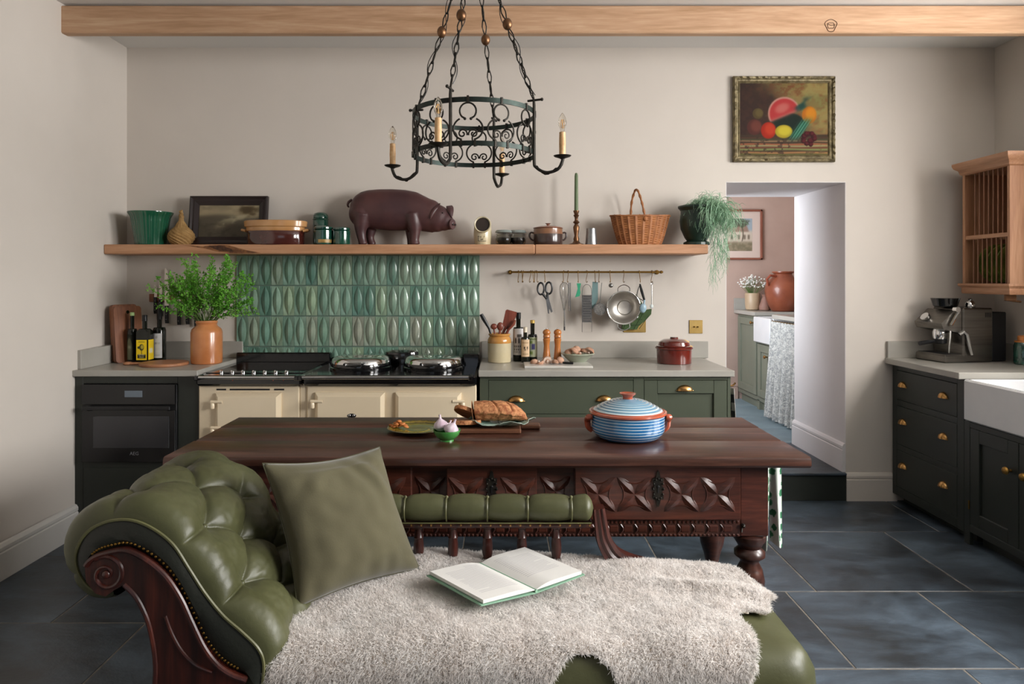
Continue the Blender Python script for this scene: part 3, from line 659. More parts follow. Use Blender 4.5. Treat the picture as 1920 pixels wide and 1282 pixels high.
def rail_(x0, x1, br):
    r = obj('towel_rail', B().tube([(x0, FA-.085, zh-.004), (x1, FA-.085, zh-.004)], .0095, 14), steel, ak)
    for x in br: obj('rail_bracket', B().box(x-.012, x+.012, FA-.098, FA-.02, zh-.02, zh+.006, .005), black_gloss, r)
rail_(a0+.03, am0+.014, (a0+.03, am0+.012)); rail_(am0+.03, a1-.03, (am0+.03, a1-.03))
def hob_lid(cx, cy):
    R = .172; z = zh
    l = obj('hob_lid', B().lathe([(R*1.04, z), (R*1.05, z+.012), (R*1.0, z+.016), (R*1.0, z+.030), (R*.985, z+.036), (R*.97, z+.052), (R*.9, z+.066), (R*.80, z+.072), (0, z+.075)], (cx, cy, 0), 56, mis=[1, 1, 1, 1, 0, 0, 0, 0]), [chrome, black_gloss], ak)
    h = B().tube([(cx-.055, cy-R*1.0, z+.045), (cx-.055, cy-R*1.2, z+.045), (cx+.055, cy-R*1.2, z+.045), (cx+.055, cy-R*1.0, z+.045)], .006, 8)
    hh = obj('lid_handle', h, black_mat, l); co = B()
    co.tube([(cx-.045+.09*t/119, cy-R*1.2+.011*math.cos(t*.9), z+.045+.011*math.sin(t*.9)) for t in range(120)], .0022, 5)
    obj('coil_grip', co, steel, hh)
hob_lid(X(677, 4.0), 4.0); hob_lid(X(813, 4.0), 4.0)
obj('warming_plate', B().lathe([(.10, zh), (.105, zh+.06), (.10, zh+.075), (.06, zh+.085), (0, zh+.086)], (X(755, 4.22), 4.19, 0), 36, sy=.6), black_gloss, ak)
for i in range(7):
    x = X(411+20.5*i, 3.70); obj('rail_reflection', B().lathe([(.011, zh), (.012, zh+.016), (.009, zh+.02), (0, zh+.021)], (x, FA+.012, 0), 12).box(x-.002, x+.002, FA-.004, FA+.002, zh+.002, zh+.024), chrome, ak)  # chrome pegs shaped for the row of towel rail reflections
obj('hob_glass', B().box(a0+.02, am0+.01, FA+.05, 4.24, zh, zh+.004, .001), black_glass, ak)
def range_door(x0, x1, z0, z1, hinge, nm='oven_door'):
    y = FA; e = .020; t = .034
    b = B(); b.quadmesh([[(x0, y+.001, z0), (x0, y+.001, z1)], [(x0, y-.012, z0), (x0, y-.012, z1)]]).quadmesh([[(x1, y-.012, z0), (x1, y-.012, z1)], [(x1, y+.001, z0), (x1, y+.001, z1)]])
    o = [(x0, z0), (x1, z0), (x1, z1), (x0, z1)]; i_ = [(x0+e, z0+e), (x1-e, z0+e), (x1-e, z1-e), (x0+e, z1-e)]
    for k in range(4):
        p, q, r, s = o[k], o[(k+1) % 4], i_[(k+1) % 4], i_[k]
        b.poly([(p[0], y-.012, p[1]), (q[0], y-.012, q[1]), (r[0], y-t, r[1]), (s[0], y-t, s[1])]); b.poly([(p[0], y+.001, p[1]), (q[0], y+.001, q[1]), (q[0], y-.012, q[1]), (p[0], y-.012, p[1])])
    b.poly([(p[0], y-t, p[1]) for p in i_])
    d = obj(nm, b, cream_en, ak, smooth=20)
    xx = x0-.010 if hinge == 'l' else x1+.010; s = 1 if hinge == 'l' else -1
    for zz_ in (z1-.045, z1-.185):
        if zz_ < z0: continue
        obj('hinge' if hinge == 'l' else 'latch', B().tube([(xx-s*.008, y-.030, zz_), (xx+s*.055, y-.032, zz_)], .0085, 10).lathe([(.011, -.036), (.012, -.030), (.012, -.012), (.009, -.006)], (xx, y-.03, zz_), 12), cream_en, d)
        if hinge == 'r': break
    return d
range_door(X(406, FA), X(528, FA), .42, Z(736, FA), 'l'); range_door(X(406, FA), X(528, FA), .13, .38, 'l')
range_door(X(592, FA), X(722, FA), .50, Z(735, FA), 'l'); range_door(X(592, FA), X(722, FA), .13, .45, 'l')
range_door(X(742, FA), X(865, FA), .50, Z(735, FA), 'r'); range_door(X(742, FA), X(865, FA), .13, .45, 'r')
vt = B()
for p, q in ((406, 424), (431, 506), (514, 533)): vt.box(X(p, FA), X(q, FA), FA-.0015, FA+.002, Z(731.5, FA), Z(728.5, FA))
obj('vent_slots', vt, black_mat, ak)
bd = obj('badge', B().ball((X(658, 3.67), FA-.030, Z(779, 3.69)), .034, .006, .016, 24, 8), black_gloss, ak)
obj('badge_relief', B().ball((X(654, 3.67), FA-.036, Z(779, 3.69)), .007, .002, .008, 10, 6).ball((X(662, 3.67), FA-.036, Z(779, 3.69)), .007, .002, .008, 10, 6), steel, bd)
for px, m_ in ((441, terra_gl), (516, terra_gl), (535, terra_gl)): obj('indicator_lamp', B().ball((X(px, FA), FA-.034, Z(711.5, FA)), .003, seg=8, rings=5), m_, ak)
# ================================================================== PLATE RACK
RX, RY0, RY1, RZ0, RZ1 = 2.83, 3.80, 4.19, 1.315, 2.09
pr_ = thing('plate_rack', 'wall-mounted pine plate rack in the right corner', 'plate rack', (2.97, 4.0, RZ0))
def ply(ax, *a): return obj('panel', B().box(*a, .002), pine if ax == 'z' else pine_y, pr_)
sd = obj('side', B().box(RX, XR-.002, RY0, RY0+.02, RZ0+.03, RZ1-.03, .002), pine, pr_); obj('side', B().box(RX, XR-.002, RY1-.02, RY1, RZ0+.03, RZ1-.03, .002), pine, pr_)
obj('back_board', B().box(XR-.012, XR-.002, RY0+.02, RY1-.02, RZ0+.04, RZ1-.04), pine, pr_)
pf = [(0, 0), (-.010, .008), (-.016, .03), (-.034, .045), (-.040, .062), (-.040, .075), (0, .075)]
cb = B()
def mould(b, prof, x, y0, y1, z, xr):
    for yy, s in ((y0, 1), (y1, -1)): pass
    ring = [[(xr, y0+p[0], z+p[1]) for p in prof], [(x+p[0], y0+p[0], z+p[1]) for p in prof], [(x+p[0], y1-p[0], z+p[1]) for p in prof], [(xr, y1-p[0], z+p[1]) for p in prof]]
    b.quadmesh(ring); b.poly([r[0] for r in ring]); b.poly([r[-1] for r in ring]); b.poly([r[-2] for r in ring])
mould(cb, pf, RX, RY0, RY1, RZ1-.055, XR-.002); obj('cornice', cb, pine_y, pr_)
lb = B(); mould(lb, [(0, 0), (-.004, .006), (-.004, .035), (-.018, .05), (-.018, .062), (0, .062)], RX, RY0, RY1, RZ0-.0, XR-.002); obj('base_board', lb, pine_y, pr_)
zm = Z(441, 4.0)
obj('rail', B().box(RX+.004, RX+.026, RY0+.02, RY1-.02, zm-.018, zm+.006, .003), pine_y, pr_)
obj('rail', B().box(XR-.09, XR-.07, RY0+.02, RY1-.02, zm-.018, zm+.006, .003), pine_y, pr_)
for i in range(8):
    y = RY0+.045+.038*i
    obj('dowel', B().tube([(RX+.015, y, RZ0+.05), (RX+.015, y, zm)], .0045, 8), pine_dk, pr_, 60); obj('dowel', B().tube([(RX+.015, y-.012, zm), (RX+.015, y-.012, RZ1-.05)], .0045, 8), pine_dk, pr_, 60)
    obj('dowel', B().tube([(XR-.08, y, RZ0+.05), (XR-.08, y, RZ1-.05)], .0045, 8), pine_dk, pr_, 60)
plate_m = mat('green_plate_glaze', '#5d6c30', '#8a9648', .2, scale=14, coat=.6)
psrc = None
for k, (y, ds) in enumerate(((4.09, 'furthest of the three green plates in the pine rack'), (4.015, 'middle one of the three green plates in the pine rack'), (3.94, 'nearest of the three green plates in the pine rack'))):
    c = (2.965, y, RZ0+.065+.115)
    if psrc is None:
        M = Matrix.Rotation(PI/2, 4, 'X')
        psrc = obj('plate', B().lathe([(0, .004), (.06, .004), (.072, .010), (.112, .020), (.115, .017), (.074, .005), (.06, 0), (0, 0)], (0, 0, 0), 40, M=M), plate_m); o = psrc
    else: o = psrc.copy(); C.objects.link(o)
    o.location = c; o.rotation_euler = (0, 0, -.12); tag(o, ds, 'plate', 'green plates in the rack')
# ================================================================== COFFEE MACHINE (front looks left)
cm_ = thing('coffee_machine', 'brushed steel espresso machine with grinder hopper in the right corner', 'coffee machine', (2.645, 4.04, ZT), math.radians(8))
def lo(name, b, m, p=cm_, **k): return obj(name, b, m, p, local=True, **k)
lo('body', B().box(.10, .30, 0, .24, .005, .325, .008), steel_br); lo('rear_casing', B().box(.30, .40, .01, .23, .005, .30, .006), black_mat)
lo('drip_tray', B().box(-.02, .12, 0, .24, 0, .046, .006).box(-.012, .11, .01, .23, .044, .05, .001), steel_br)
lo('grille', B().box(-.01, .105, .015, .225, .049, .052, .0005), black_mat)
hd = lo('brew_head', B().prism([(-.02, .20), (.11, .17), (.11, .31), (.055, .315), (-.035, .235)], .012, .228, 'y'), steel_br)
vs_ = B()
for i in range(5): vs_.box(.245+.009*i, .249+.009*i, -.001, .003, .27, .298)
lo('vent_slots', vs_, black_mat)
gh = lo('group_head', B().lathe([(.036, .135), (.040, .15), (.040, .18), (.034, .20)], (.03, .10, 0), 24), chrome); lo('filter_holder', B().lathe([(.033, .108), (.037, .112), (.038, .136), (0, .136)], (.03, .10, 0), 24).tube([(.0, .10, .122), (-.06, .09, .118), (-.12, .08, .112)], [.008, .012, .013], 10), black_mat)
lo('steam_wand', B().tube([(.03, .02, .20), (.022, .01, .16), (.012, .006, .10), (.008, .004, .06)], [.006, .005, .005, .004], 8), steel)
lo('steam_arm', B().tube([(.06, -.012, .17), (.085, -.018, .185), (.105, -.018, .17), (.125, -.018, .10), (.14, -.018, .05)], [.010, .012, .012, .011, .010], 10), steel)
lo('pressure_gauge', B().tube([(-.012, .16, .262), (-.024, .16, .272)], .027, 20), chrome)
lo('steam_dial', B().tube([(.04, -.002, .318), (.04, -.03, .318)], .016, 16), chrome)
lo('control_strip', B().tube([(.015, -.003, .225), (.06, -.008, .305)], .009, 8), chrome)
lo('hopper', B().lathe([(.05, .325), (.065, .335), (.078, .378), (.08, .382), (.072, .382), (0, .376)], (.085, .12, 0), 30), mat('smoked_plastic', '#0c0c0d', None, .1, coat=.4))
lo('tamper', B().lathe([(.026, .325), (.028, .33), (.027, .35), (.018, .365), (.008, .37), (.012, .378), (0, .384)], (.20, .06, 0), 20), chrome)
sock = thing('wall_socket', 'black double socket on the wall behind the coffee machine', 'socket', (X(1883, 4.32), YW, Z(607, 4.32)))
q = WL[sock.name]; obj('face_plate', B().box(q.x-.045, q.x+.045, YW-.009, YW-.0005, q.z-.045, q.z+.045, .002), black_mat, sock)
jx, jy = X(1916, 3.98), 3.98
aj = thing('storage_jar', 'dark green glass jar with a wooden lid at the right edge', 'jar', (jx, jy, ZT))
obj('vessel', B().lathe([(.034, ZT), (.04, ZT+.006), (.041, ZT+.11), (.034, ZT+.13)], (jx, jy, 0), 24), green_glass, aj); obj('lid', B().lathe([(.037, ZT+.13), (.037, ZT+.138), (.022, ZT+.140), (.022, ZT+.165), (.014, ZT+.17), (0, ZT+.17)], (jx, jy, 0), 20), mill_m, aj)
# hook under the rack
tag(obj('rack_hook', B().box(2.84, 2.90, 3.84, 3.86, RZ0-.035, RZ0, .003).tube([(2.85, 3.85, RZ0-.03), (2.93, 3.85, RZ0-.04)], .006, 6), bronze), 'small dark bracket fixed under the pine plate rack', 'bracket')
# ================================================================== SHELF
ZS0, ZS1, YS = Z(476, 4.07), Z(458, 4.07), 4.07
sh = thing('shelf', 'long thick oak shelf across the back wall', 'shelf', (-.5, YW, ZS0))
xj, xe = X(1003, YS), X(1328, YS)
def sbox(x0, x1): return B().box(x0, x1, YS, YW+.001, ZS0, ZS1, .005)
obj('board', sbox(XL+.004, xj), oak, sh); b = sbox(xj+.001, xe); obj('board', b, oak, sh)
# burr in the front edge
P = [(340, 459), (380, 462), (393, 460), (410, 459), (428, 459.5), (440, 463), (462, 469), (490, 474), (455, 475), (432, 474.5), (420, 473), (405, 471), (385, 466), (360, 462)]
obj('burr', B().poly([(X(p, YS), YS-.0006, Z(q, YS)) for p, q in P]), mat('burr_wood', '#5e3a22', '#8a5c38', .7, scale=30, lo=.4, hi=.6), sh, smooth=None)
P = [(392, 461), (412, 460), (433, 466), (440, 472), (415, 471), (400, 466)]
obj('burr', B().poly([(X(p, YS), YS-.001, Z(q, YS)) for p, q in P]), mat('burr_dark', '#2e1a10', '#55331e', .7, scale=50), sh, smooth=None)
YI = 4.20
def S(px, Y=YI): return X(px, Y)
def hpx(n, Y=YI): return n*Y/F
# 1 fluted pot
pt = thing('plant_pot', 'empty emerald green fluted pot at the left end of the shelf', 'pot', (S(282.5), YI, ZS1))
h = hpx(62); fl_ = lambda a, z, k: 1+.011*math.cos(a*34)*(1 if 1 < k < 9 else 0)
obj('vessel', B().lathe([(hpx(25), ZS1), (hpx(26.5), ZS1+.003)]+[(hpx(26.5+7.5*(i/6)**1.2), ZS1+.003+h*.82*(i/6)) for i in range(1, 7)]+[(hpx(36), ZS1+h*.9), (hpx(39.5), ZS1+h*.98), (hpx(39.5), ZS1+h), (hpx(37), ZS1+h*.98), (hpx(30), ZS1+h*.7), (0, ZS1+h*.6)], (S(282.5), YI, 0), 204, fn=fl_), green_gl, pt)
# 2 woven gourd
gx = S(340); gd = thing('woven_bottle', 'small straw-wrapped bottle beside the green pot', 'bottle', (gx, YI, ZS1)); h = hpx(68)
rb = lambda a, z, k: 1+.05*math.cos(a*13+z*330)
obj('vessel', B().lathe([(hpx(17), ZS1)]+[(hpx(23.5)*math.sin(PI*(.22+.62*i/21)), ZS1+h*.5*i/21+.002) for i in range(22)]+[(hpx(8), ZS1+h*.6), (hpx(4.5), ZS1+h*.68), (hpx(4), ZS1+h*.78)], (gx, YI, 0), 130, fn=rb), gourd_m, gd)
obj('stopper', B().tube([(gx+.004*math.sin(t*1.3), YI+.004*math.cos(t*1.3), ZS1+h*(.76+.02*t)) for t in range(12)], [.012, .013, .014, .013, .011, .010, .009, .009, .010, .009, .006, .003], 8), gourd_m, gd)
# 3 small dark framed painting, leaning
lx0, lx1 = S(357.5, 4.26), S(503, 4.26); hh = (456-363)*4.26/F
pa = thing('framed_picture', 'small dark landscape in a black frame leaning on the shelf', 'picture', ((lx0+lx1)/2, 4.24, ZS1)); pa.rotation_euler = (-.12, 0, 0)
wd = lx1-lx0; b = B(); e = .055
pf2 = [(0, 0), (0, -.026), (.008, -.03), (.02, -.022), (.03, -.024), (e, -.010), (e, 0)]
def frame_mesh(b, w, h, prof):
    rings = []
    for k in range(4):
        sx, sz = ((-1, 0), (1, 0), (1, 1), (-1, 1))[k]
        rings.append([(sx*(w/2-p[0]), p[1], p[0] if sz == 0 else h-p[0]) for p in prof])
    b.quadmesh(rings, True, False); return b
obj('frame', frame_mesh(b, wd, hh, pf2), ebony, pa, local=True, smooth=20)
def land(U, V):
    n = vnoise(U, V, 7, 8); img = np.ones(U.shape+(3,))*np.array(hexc('#3a352b')); img = blend(img, sm(.66-V+.05*np.sin(U*5), .03), hexc('#6f6550')); img = blend(img, sm(.80-V, .05)*sm(.5-n, .1), hexc('#5b5342'))
    img = blend(img, sm(np.abs(V-.30-.75*(U-.25))-.09-(.5-n)*.3, .03)*sm(.3-U, .03)*.8, hexc('#77705a')); img = blend(img, sm((U-.82)**2/.02+(V-.83)**2/.02-1+(.5-n)*2, .3), hexc('#33291a')); img = blend(img, sm(n-.42, .03)*sm(V-.5, .05)*.6, hexc('#2a261d')); return np.clip(img*1.35, 0, 1)
panel('painting', (-wd/2+e, -.006, e), (1, 0, 0), (0, 0, 1), wd-2*e, hh-2*e, land, vcol('dark_oil_paint', .35), pa, 60, 40)
bpy.data.objects[[o.name for o in pa.children if o.name.startswith('painting')][0]].location = (0, 0, 0)
for o in pa.children:
    if o.name.startswith('painting'):
        for v in o.data.vertices: v.co += WL[pa.name]
# 4 oval brown terrine with cream rim
ex = S(517, 4.16); cb_ = thing('lidded_terrine', 'oval brown glazed terrine with a tan rim in front of the small dark picture', 'dish', (ex, 4.16, ZS1)); h = hpx(45, 4.16); r = hpx(59, 4.16)
obj('vessel', B().lathe([(r*.88, ZS1), (r*.90, ZS1+.004), (r*.91, ZS1+h*.56), (r*.905, ZS1+h*.57), (r*.93, ZS1+h*.60), (r*.93, ZS1+h*.72), (r*.985, ZS1+h*.76), (r*1.0, ZS1+h*.97), (r*.97, ZS1+h), (r*.9, ZS1+h), (r*.88, ZS1+h*.8), (0, ZS1+h*.8)], (ex, 4.16, 0), 56, sy=.55, mis=[0, 0, 0, 1, 1, 1, 1, 1, 0, 0, 0]), [brown_gl, tan_gl], cb_)
for s in (-1, 1): obj('handle', B().tube([(ex+s*r*.90, 4.13, ZS1+h*.58), (ex+s*r*1.03, 4.14, ZS1+h*.62), (ex+s*r*1.03, 4.18, ZS1+h*.62), (ex+s*r*.90, 4.19, ZS1+h*.58)], .008, 8), tan_gl, cb_)
# 5 green glass jars
def glass_jar(cx, cy, r, h, label, tall=False):
    t = thing('glass_jar', label, 'jar', (cx, cy, ZS1), 0, 'green glass jars on the shelf')
    obj('vessel', B().lathe([(r*.85, ZS1), (r*.97, ZS1+.004), (r, ZS1+h*.12), (r, ZS1+h*.74), (r*.86, ZS1+h*.80)], (cx, cy, 0), 28), green_glass, t)
    obj('lid', B().lathe([(r*.9, ZS1+h*.80), (r*.98, ZS1+h*.82), (r*.98, ZS1+h*.90), (r*.8, ZS1+h*.96), (r*.35, ZS1+h), (0, ZS1+h)], (cx, cy, 0), 28), green_glass, t)
    if tall: obj('collar', B().lathe([(r*1.0, ZS1+h*.76), (r*1.06, ZS1+h*.78), (r*1.0, ZS1+h*.80)], (cx, cy, 0), 24), green_glass, t)
    return t
glass_jar(S(600, 4.24), 4.255, hpx(14.5), hpx(64), 'tall green glass jar standing behind the two short ones', True)
j2 = glass_jar(S(606.5, 4.15), 4.15, hpx(18), hpx(36), 'short green glass jar with a gold label in front of the tall jar')
cxj = S(606.5, 4.15)
obj('label', B().quadmesh([[(cxj+hpx(18.3)*math.sin(a), 4.15-hpx(18.3)*math.cos(a), z) for z in (ZS1+.012, ZS1+.032)] for a in LS(-.3, 1.2, 10)]), mat('gold_label', '#b8975a', '#8a6a35', .4, scale=50), j2)
glass_jar(S(640.5, 4.15), 4.15, hpx(16), hpx(34), 'short plain green glass jar next to the pottery pig')
# 6 pig
K = 1/2544.0
pg = thing('pottery_pig', 'large oxblood pottery pig figure standing on the shelf', 'figurine', (S(755), YI, ZS1))
def PP(u, v, y=0): return (X(640+u/8.348, YI), YI+y, ZS1+(964-v)/8.348*YI/F)
b = B()
def E(u, v, y, ru, ry, rv, rot=0): b.ball(PP(u, v, y*K), ru*K*1.08, ry*K*1.08, rv*K*1.08, 24, 14, M=Matrix.Rotation(rot, 4, 'Y'))
tp_ = [(128, 400), (140, 320), (170, 255), (230, 180), (310, 128), (420, 98), (600, 84), (800, 82), (1000, 94), (1180, 128), (1320, 200), (1440, 262)]; bo_ = [(128, 440), (150, 540), (200, 620), (300, 672), (450, 696), (600, 722), (800, 736), (1000, 732), (1200, 735), (1440, 768)]; wy_ = [(128, 20), (160, 100), (230, 165), (400, 205), (700, 222), (950, 208), (1150, 200), (1300, 178), (1440, 155)]
ip_ = lambda T, u: float(np.interp(u, [t_[0] for t_ in T], [t_[1] for t_ in T])); Pg = []
for u in LS(128, 1440, 44):
    a_, b2_, w2_ = ip_(tp_, u), ip_(bo_, u), ip_(wy_, u)*K; cz_ = (a_+b2_)/2; Pg.append([PP(u, cz_+(b2_-a_)/2*math.sin(t_), w2_*math.cos(t_)-.012*max(0, u-1150)/290) for t_ in LS(0, 2*PI, 41)[:-1]])
b.quadmesh(Pg, False, True).poly(Pg[0]).poly(Pg[-1]); E(330, 470, 0, 195, 205, 200); E(1130, 520, 0, 150, 205, 190)
E(1360, 480, -20, 220, 160, 225, .4); E(1500, 545, -40, 190, 150, 200, .4); E(1610, 590, -60, 140, 110, 140, .4); E(1690, 630, -80, 95, 80, 90); E(1450, 640, -30, 180, 120, 100, .1)
def limb(pts, y):
    P_ = [PP(u, v, y*K*1.0) for u, v, r in pts]; b.tube(catmull(P_, 14), [float(np.interp(i, np.linspace(0, 13, len(pts)), [p[2]*K for p in pts])) for i in range(14)], 14)
limb([(350, 480, 150), (330, 640, 115), (325, 760, 82), (345, 880, 66), (365, 960, 72)], -95)
limb([(420, 520, 140), (440, 700, 90), (430, 840, 62), (470, 958, 66)], 100)
limb([(1120, 480, 140), (1150, 640, 118), (1165, 780, 80), (1155, 880, 72), (1165, 960, 84)], -95)
limb([(1050, 500, 130), (1070, 700, 90), (1080, 860, 66), (1090, 958, 72)], 100)
rm = remesh(b, .0042, 16)
rm.v = [(x, y, max(z, ZS1)) for x, y, z in rm.v]
obj('body', rm, pig_m, pg, smooth=80)
M = Matrix.Rotation(-.55, 4, 'Z') @ Matrix.Rotation(PI/2, 4, 'Y') @ Matrix.Rotation(.15, 4, 'X')
sn = obj('snout', B().lathe([(.022, -.020), (.026, 0), (.0285, .006), (.0265, .011), (0, .010)], PP(1735, 642, -.048), 24, sx=1.15, M=M), pig_m, pg)
for s in (-1, 1):
    p = Vector(PP(1775, 648, -.052))+M.to_3x3() @ Vector((0, s*.010, .0)); obj('nostril', B().ball((p.x+.002, p.y-.003, p.z), .0042, .004, .007, 8, 6), ebony, sn)
def ear(cx, cy, cz, tipx, tipy, tipz, wv):
    P = []; a = Vector((cx, cy, cz)); t = Vector((tipx, tipy, tipz)); w_ = Vector(wv)
    for i in range(9):
        s = i/8; q = a.lerp(t, s); wid = math.sin(PI*min(1, .25+.75*s))**.8*(1-.15*s) if s < 1 else .02
        P.append([q+w_*(wid*k)+Vector((0, -.012*(1-k*k)*math.sin(PI*s), .010*math.sin(PI*s))) for k in (-1, -.5, 0, .5, 1)])
    bb = B().quadmesh(P); P2 = [[p+Vector((0, .005, -.004)) for p in r] for r in P]; bb.quadmesh(P2)
    ed = [r[0] for r in P]+[r[-1] for r in P[::-1]]; ed2 = [r[0] for r in P2]+[r[-1] for r in P2[::-1]]; bb.quadmesh([ed, ed2], False, True); return bb
e1 = PP(1500, 335, -.045); t1 = PP(1420, 560, -.085); obj('ear', ear(*e1, t1[0], t1[1], t1[2], (.030, 0, .012)), pig_m, pg)
e1 = PP(1690, 345, -.015); t1 = PP(1740, 540, -.055); obj('ear', ear(*e1, t1[0], t1[1], t1[2], (.022, .01, .004)), pig_m, pg)
obj('tail', B().tube(catmull([PP(165, 250, 0), PP(120, 290, -.01), PP(105, 340, -.01), PP(125, 370, -.005)], 10), [.008, .008, .008, .008, .007, .007, .006, .006, .005, .003], 8), pig_m, pg)
for u, v in ((1560, 480), (1640, 640)): pass
obj('eye', B().ball(PP(1600, 470, -.068), .0045, seg=10, rings=6), ebony, pg)
# 7 salt pig
sx_ = S(905, 4.18); sp = thing('salt_pig', 'cream stoneware salt jar with a wide round mouth and stamped label', 'jar', (sx_, 4.18, ZS1)); r = hpx(16.5, 4.18); h = hpx(55, 4.18)
P = []
for i in range(15):
    t = i/14; z = ZS1+h*.98*t; lean = -.0*t; rr = r*(.90+.12*math.sin(PI*min(1, t*1.25))) if t < .75 else r*(.97*math.sqrt(max(0, 1-((t-.62)/.40)**2))+.03)
    P.append([(sx_+rr*math.cos(a), 4.18+rr*math.sin(a)*1.05, z) for a in LS(0, 2*PI, 32, endpoint=False)])
obj('vessel', B().quadmesh(P, False, True).poly(P[0]).poly(P[-1]), cream_cer, sp)
Mx = Matrix.Rotation(PI/2-.16, 4, 'X'); mc = (sx_+.001, 4.18-r*1.07, ZS1+h*.675)
obj('mouth_rim', B().lathe([(r*.80, -.012), (r*.94, -.004), (r*.96, .006), (r*.90, .012), (r*.82, .010), (r*.76, .0)], mc, 36, M=Mx), cream_cer, sp)
obj('mouth_shade', B().lathe([(r*.80, .003), (0, .0025)], mc, 32, M=Mx), cer_shade, sp)  # flat dark disc painted as the shaded hollow
yy = 4.18-r*1.03
text('SALT', .013, (sx_, yy-.0005, ZS1+h*.245), (PI/2, 0, 0), ebony, sp); text('JAR', .011, (sx_-.002, yy-.0005, ZS1+h*.165), (PI/2, 0, 0), ebony, sp)
b = B(); x0, x1, z0, z1 = sx_-.027, sx_+.024, ZS1+h*.12, ZS1+h*.30
b.box(x0, x0+.002, yy-.001, yy+.003, z0, z1).box(x0, x0+.008, yy-.001, yy+.003, z1-.002, z1).box(x0, x1, yy-.001, yy+.003, z0, z0+.002); obj('stamped_border', b, ebony, sp)
# 8 clip jars
for px, yy_, m_, ds in ((944.5, 4.17, mat('sand_coloured_grain', '#b8a078', '#a08660', .9, scale=90), 'clip-top glass jar of pale grain on the shelf'), (971, 4.20, mat('black_beans', '#20150f', '#382318', .6, scale=90), 'clip-top glass jar of dark beans on the shelf')):
    cx_ = S(px, yy_); t = thing('clip_jar', ds, 'jar', (cx_, yy_, ZS1), 0, 'clip jars on the shelf'); r = hpx(15.5, yy_); h = hpx(29, yy_)
    obj('glass', B().lathe([(r*.7, ZS1), (r*.85, ZS1+.003), (r, ZS1+h*.3), (r*.95, ZS1+h*.5), (r*.82, ZS1+h*.66), (r*.86, ZS1+h*.74), (r*.80, ZS1+h*.74), (r*.78, ZS1+h*.64), (r*.9, ZS1+h*.46), (r*.92, ZS1+h*.3), (r*.66, ZS1+.006), (0, ZS1+.006)], (cx_, yy_, 0), 28), clear_glass, t)
    obj('contents', B().lathe([(0, ZS1+.008), (r*.64, ZS1+.008), (r*.88, ZS1+h*.3), (r*.84, ZS1+h*.48), (0, ZS1+h*.5)], (cx_, yy_, 0), 24), m_, t)
    obj('lid', B().lathe([(r*.82, ZS1+h*.78), (r*1.03, ZS1+h*.80), (r*1.05, ZS1+h*.87), (r*.92, ZS1+h*.97), (r*.4, ZS1+h*.95), (0, ZS1+h*.95)], (cx_, yy_, 0), 28), mat('lid_glass', '#b9c4c0', None, .06, trans=.6), t)
    obj('wire_clip', B().tube([(cx_+r*.95*math.cos(a), yy_+r*.95*math.sin(a), ZS1+h*.69) for a in LS(0, 2*PI, 24, endpoint=False)], .0018, 5, True).tube([(cx_+r*.9, yy_-r*.3, ZS1+h*.7), (cx_+r*1.15, yy_-r*.3, ZS1+h*.74), (cx_+r*1.1, yy_-r*.3, ZS1+h*.5)], .0018, 5), steel, t)
# 9 brown lidded pot
cx_ = S(1027.5, 4.18); t = thing('lidded_pot', 'brown stoneware pot with a tan lid and two loop handles', 'pot', (cx_, 4.18, ZS1)); r = hpx(27.5, 4.18); h = hpx(41, 4.18)
obj('vessel', B().lathe([(r*.93, ZS1), (r*.97, ZS1+.004), (r, ZS1+h*.15), (r, ZS1+h*.50), (r*.99, ZS1+h*.52), (r*.98, ZS1+h*.75), (r*.9, ZS1+h*.76)], (cx_, 4.18, 0), 40, mis=[0, 0, 0, 1, 1, 1]), [mat('umber_stoneware', '#4b3a33', '#3d2f2b', .25, coat=.5), mat('tan_stoneware', '#8f6448', '#7d563d', .3, coat=.5)], t)
ld = obj('lid', B().lathe([(r*.98, ZS1+h*.76), (r*1.02, ZS1+h*.77), (r*1.0, ZS1+h*.80), (r*.6, ZS1+h*.87), (r*.1, ZS1+h*.89), (r*.09, ZS1+h*.94), (r*.2, ZS1+h*1.0), (0, ZS1+h*.99)], (cx_, 4.18, 0), 36), mat('lid_stoneware', '#7a4a38', '#8a5a44', .3, coat=.5), t)
for s in (-1, 1): obj('handle', B().tube(catmull([(cx_+s*r*.97, 4.18, ZS1+h*.56), (cx_+s*r*1.18, 4.18, ZS1+h*.58), (cx_+s*r*1.26, 4.18, ZS1+h*.42), (cx_+s*r*1.15, 4.18, ZS1+h*.28), (cx_+s*r*.98, 4.18, ZS1+h*.22)], 12), .0055, 8), mat('umber_handle', '#3d2f2b', None, .3, coat=.4), t)
# 10 candlestick
cx_ = S(1080.5, 4.18); t = thing('candlestick', 'turned bronze candlestick on the shelf', 'candlestick', (cx_, 4.18, ZS1)); q = hpx(1, 4.18)
obj('stick', B().lathe([(q*14, ZS1), (q*14, ZS1+q*2), (q*8, ZS1+q*4), (q*5, ZS1+q*8), (q*5.5, ZS1+q*12), (q*3.5, ZS1+q*18), (q*5, ZS1+q*26), (q*6, ZS1+q*34), (q*3, ZS1+q*40), (q*6.5, ZS1+q*43), (q*3, ZS1+q*47), (q*3.2, ZS1+q*52), (q*5.5, ZS1+q*56), (q*3.5, ZS1+q*58), (q*5.5, ZS1+q*63), (q*5.5, ZS1+q*65), (0, ZS1+q*63)], (cx_, 4.18, 0), 24), bronze, t)
tag(obj('taper_candle', B().lathe([(q*4, ZS1+q*63), (q*3.8, ZS1+q*64), (q*3.3, ZS1+q*130), (q*2.2, ZS1+q*135), (0, ZS1+q*136)], (cx_, 4.18, 0), 16), candle_g), 'tall sage green taper candle in the bronze candlestick', 'candle')
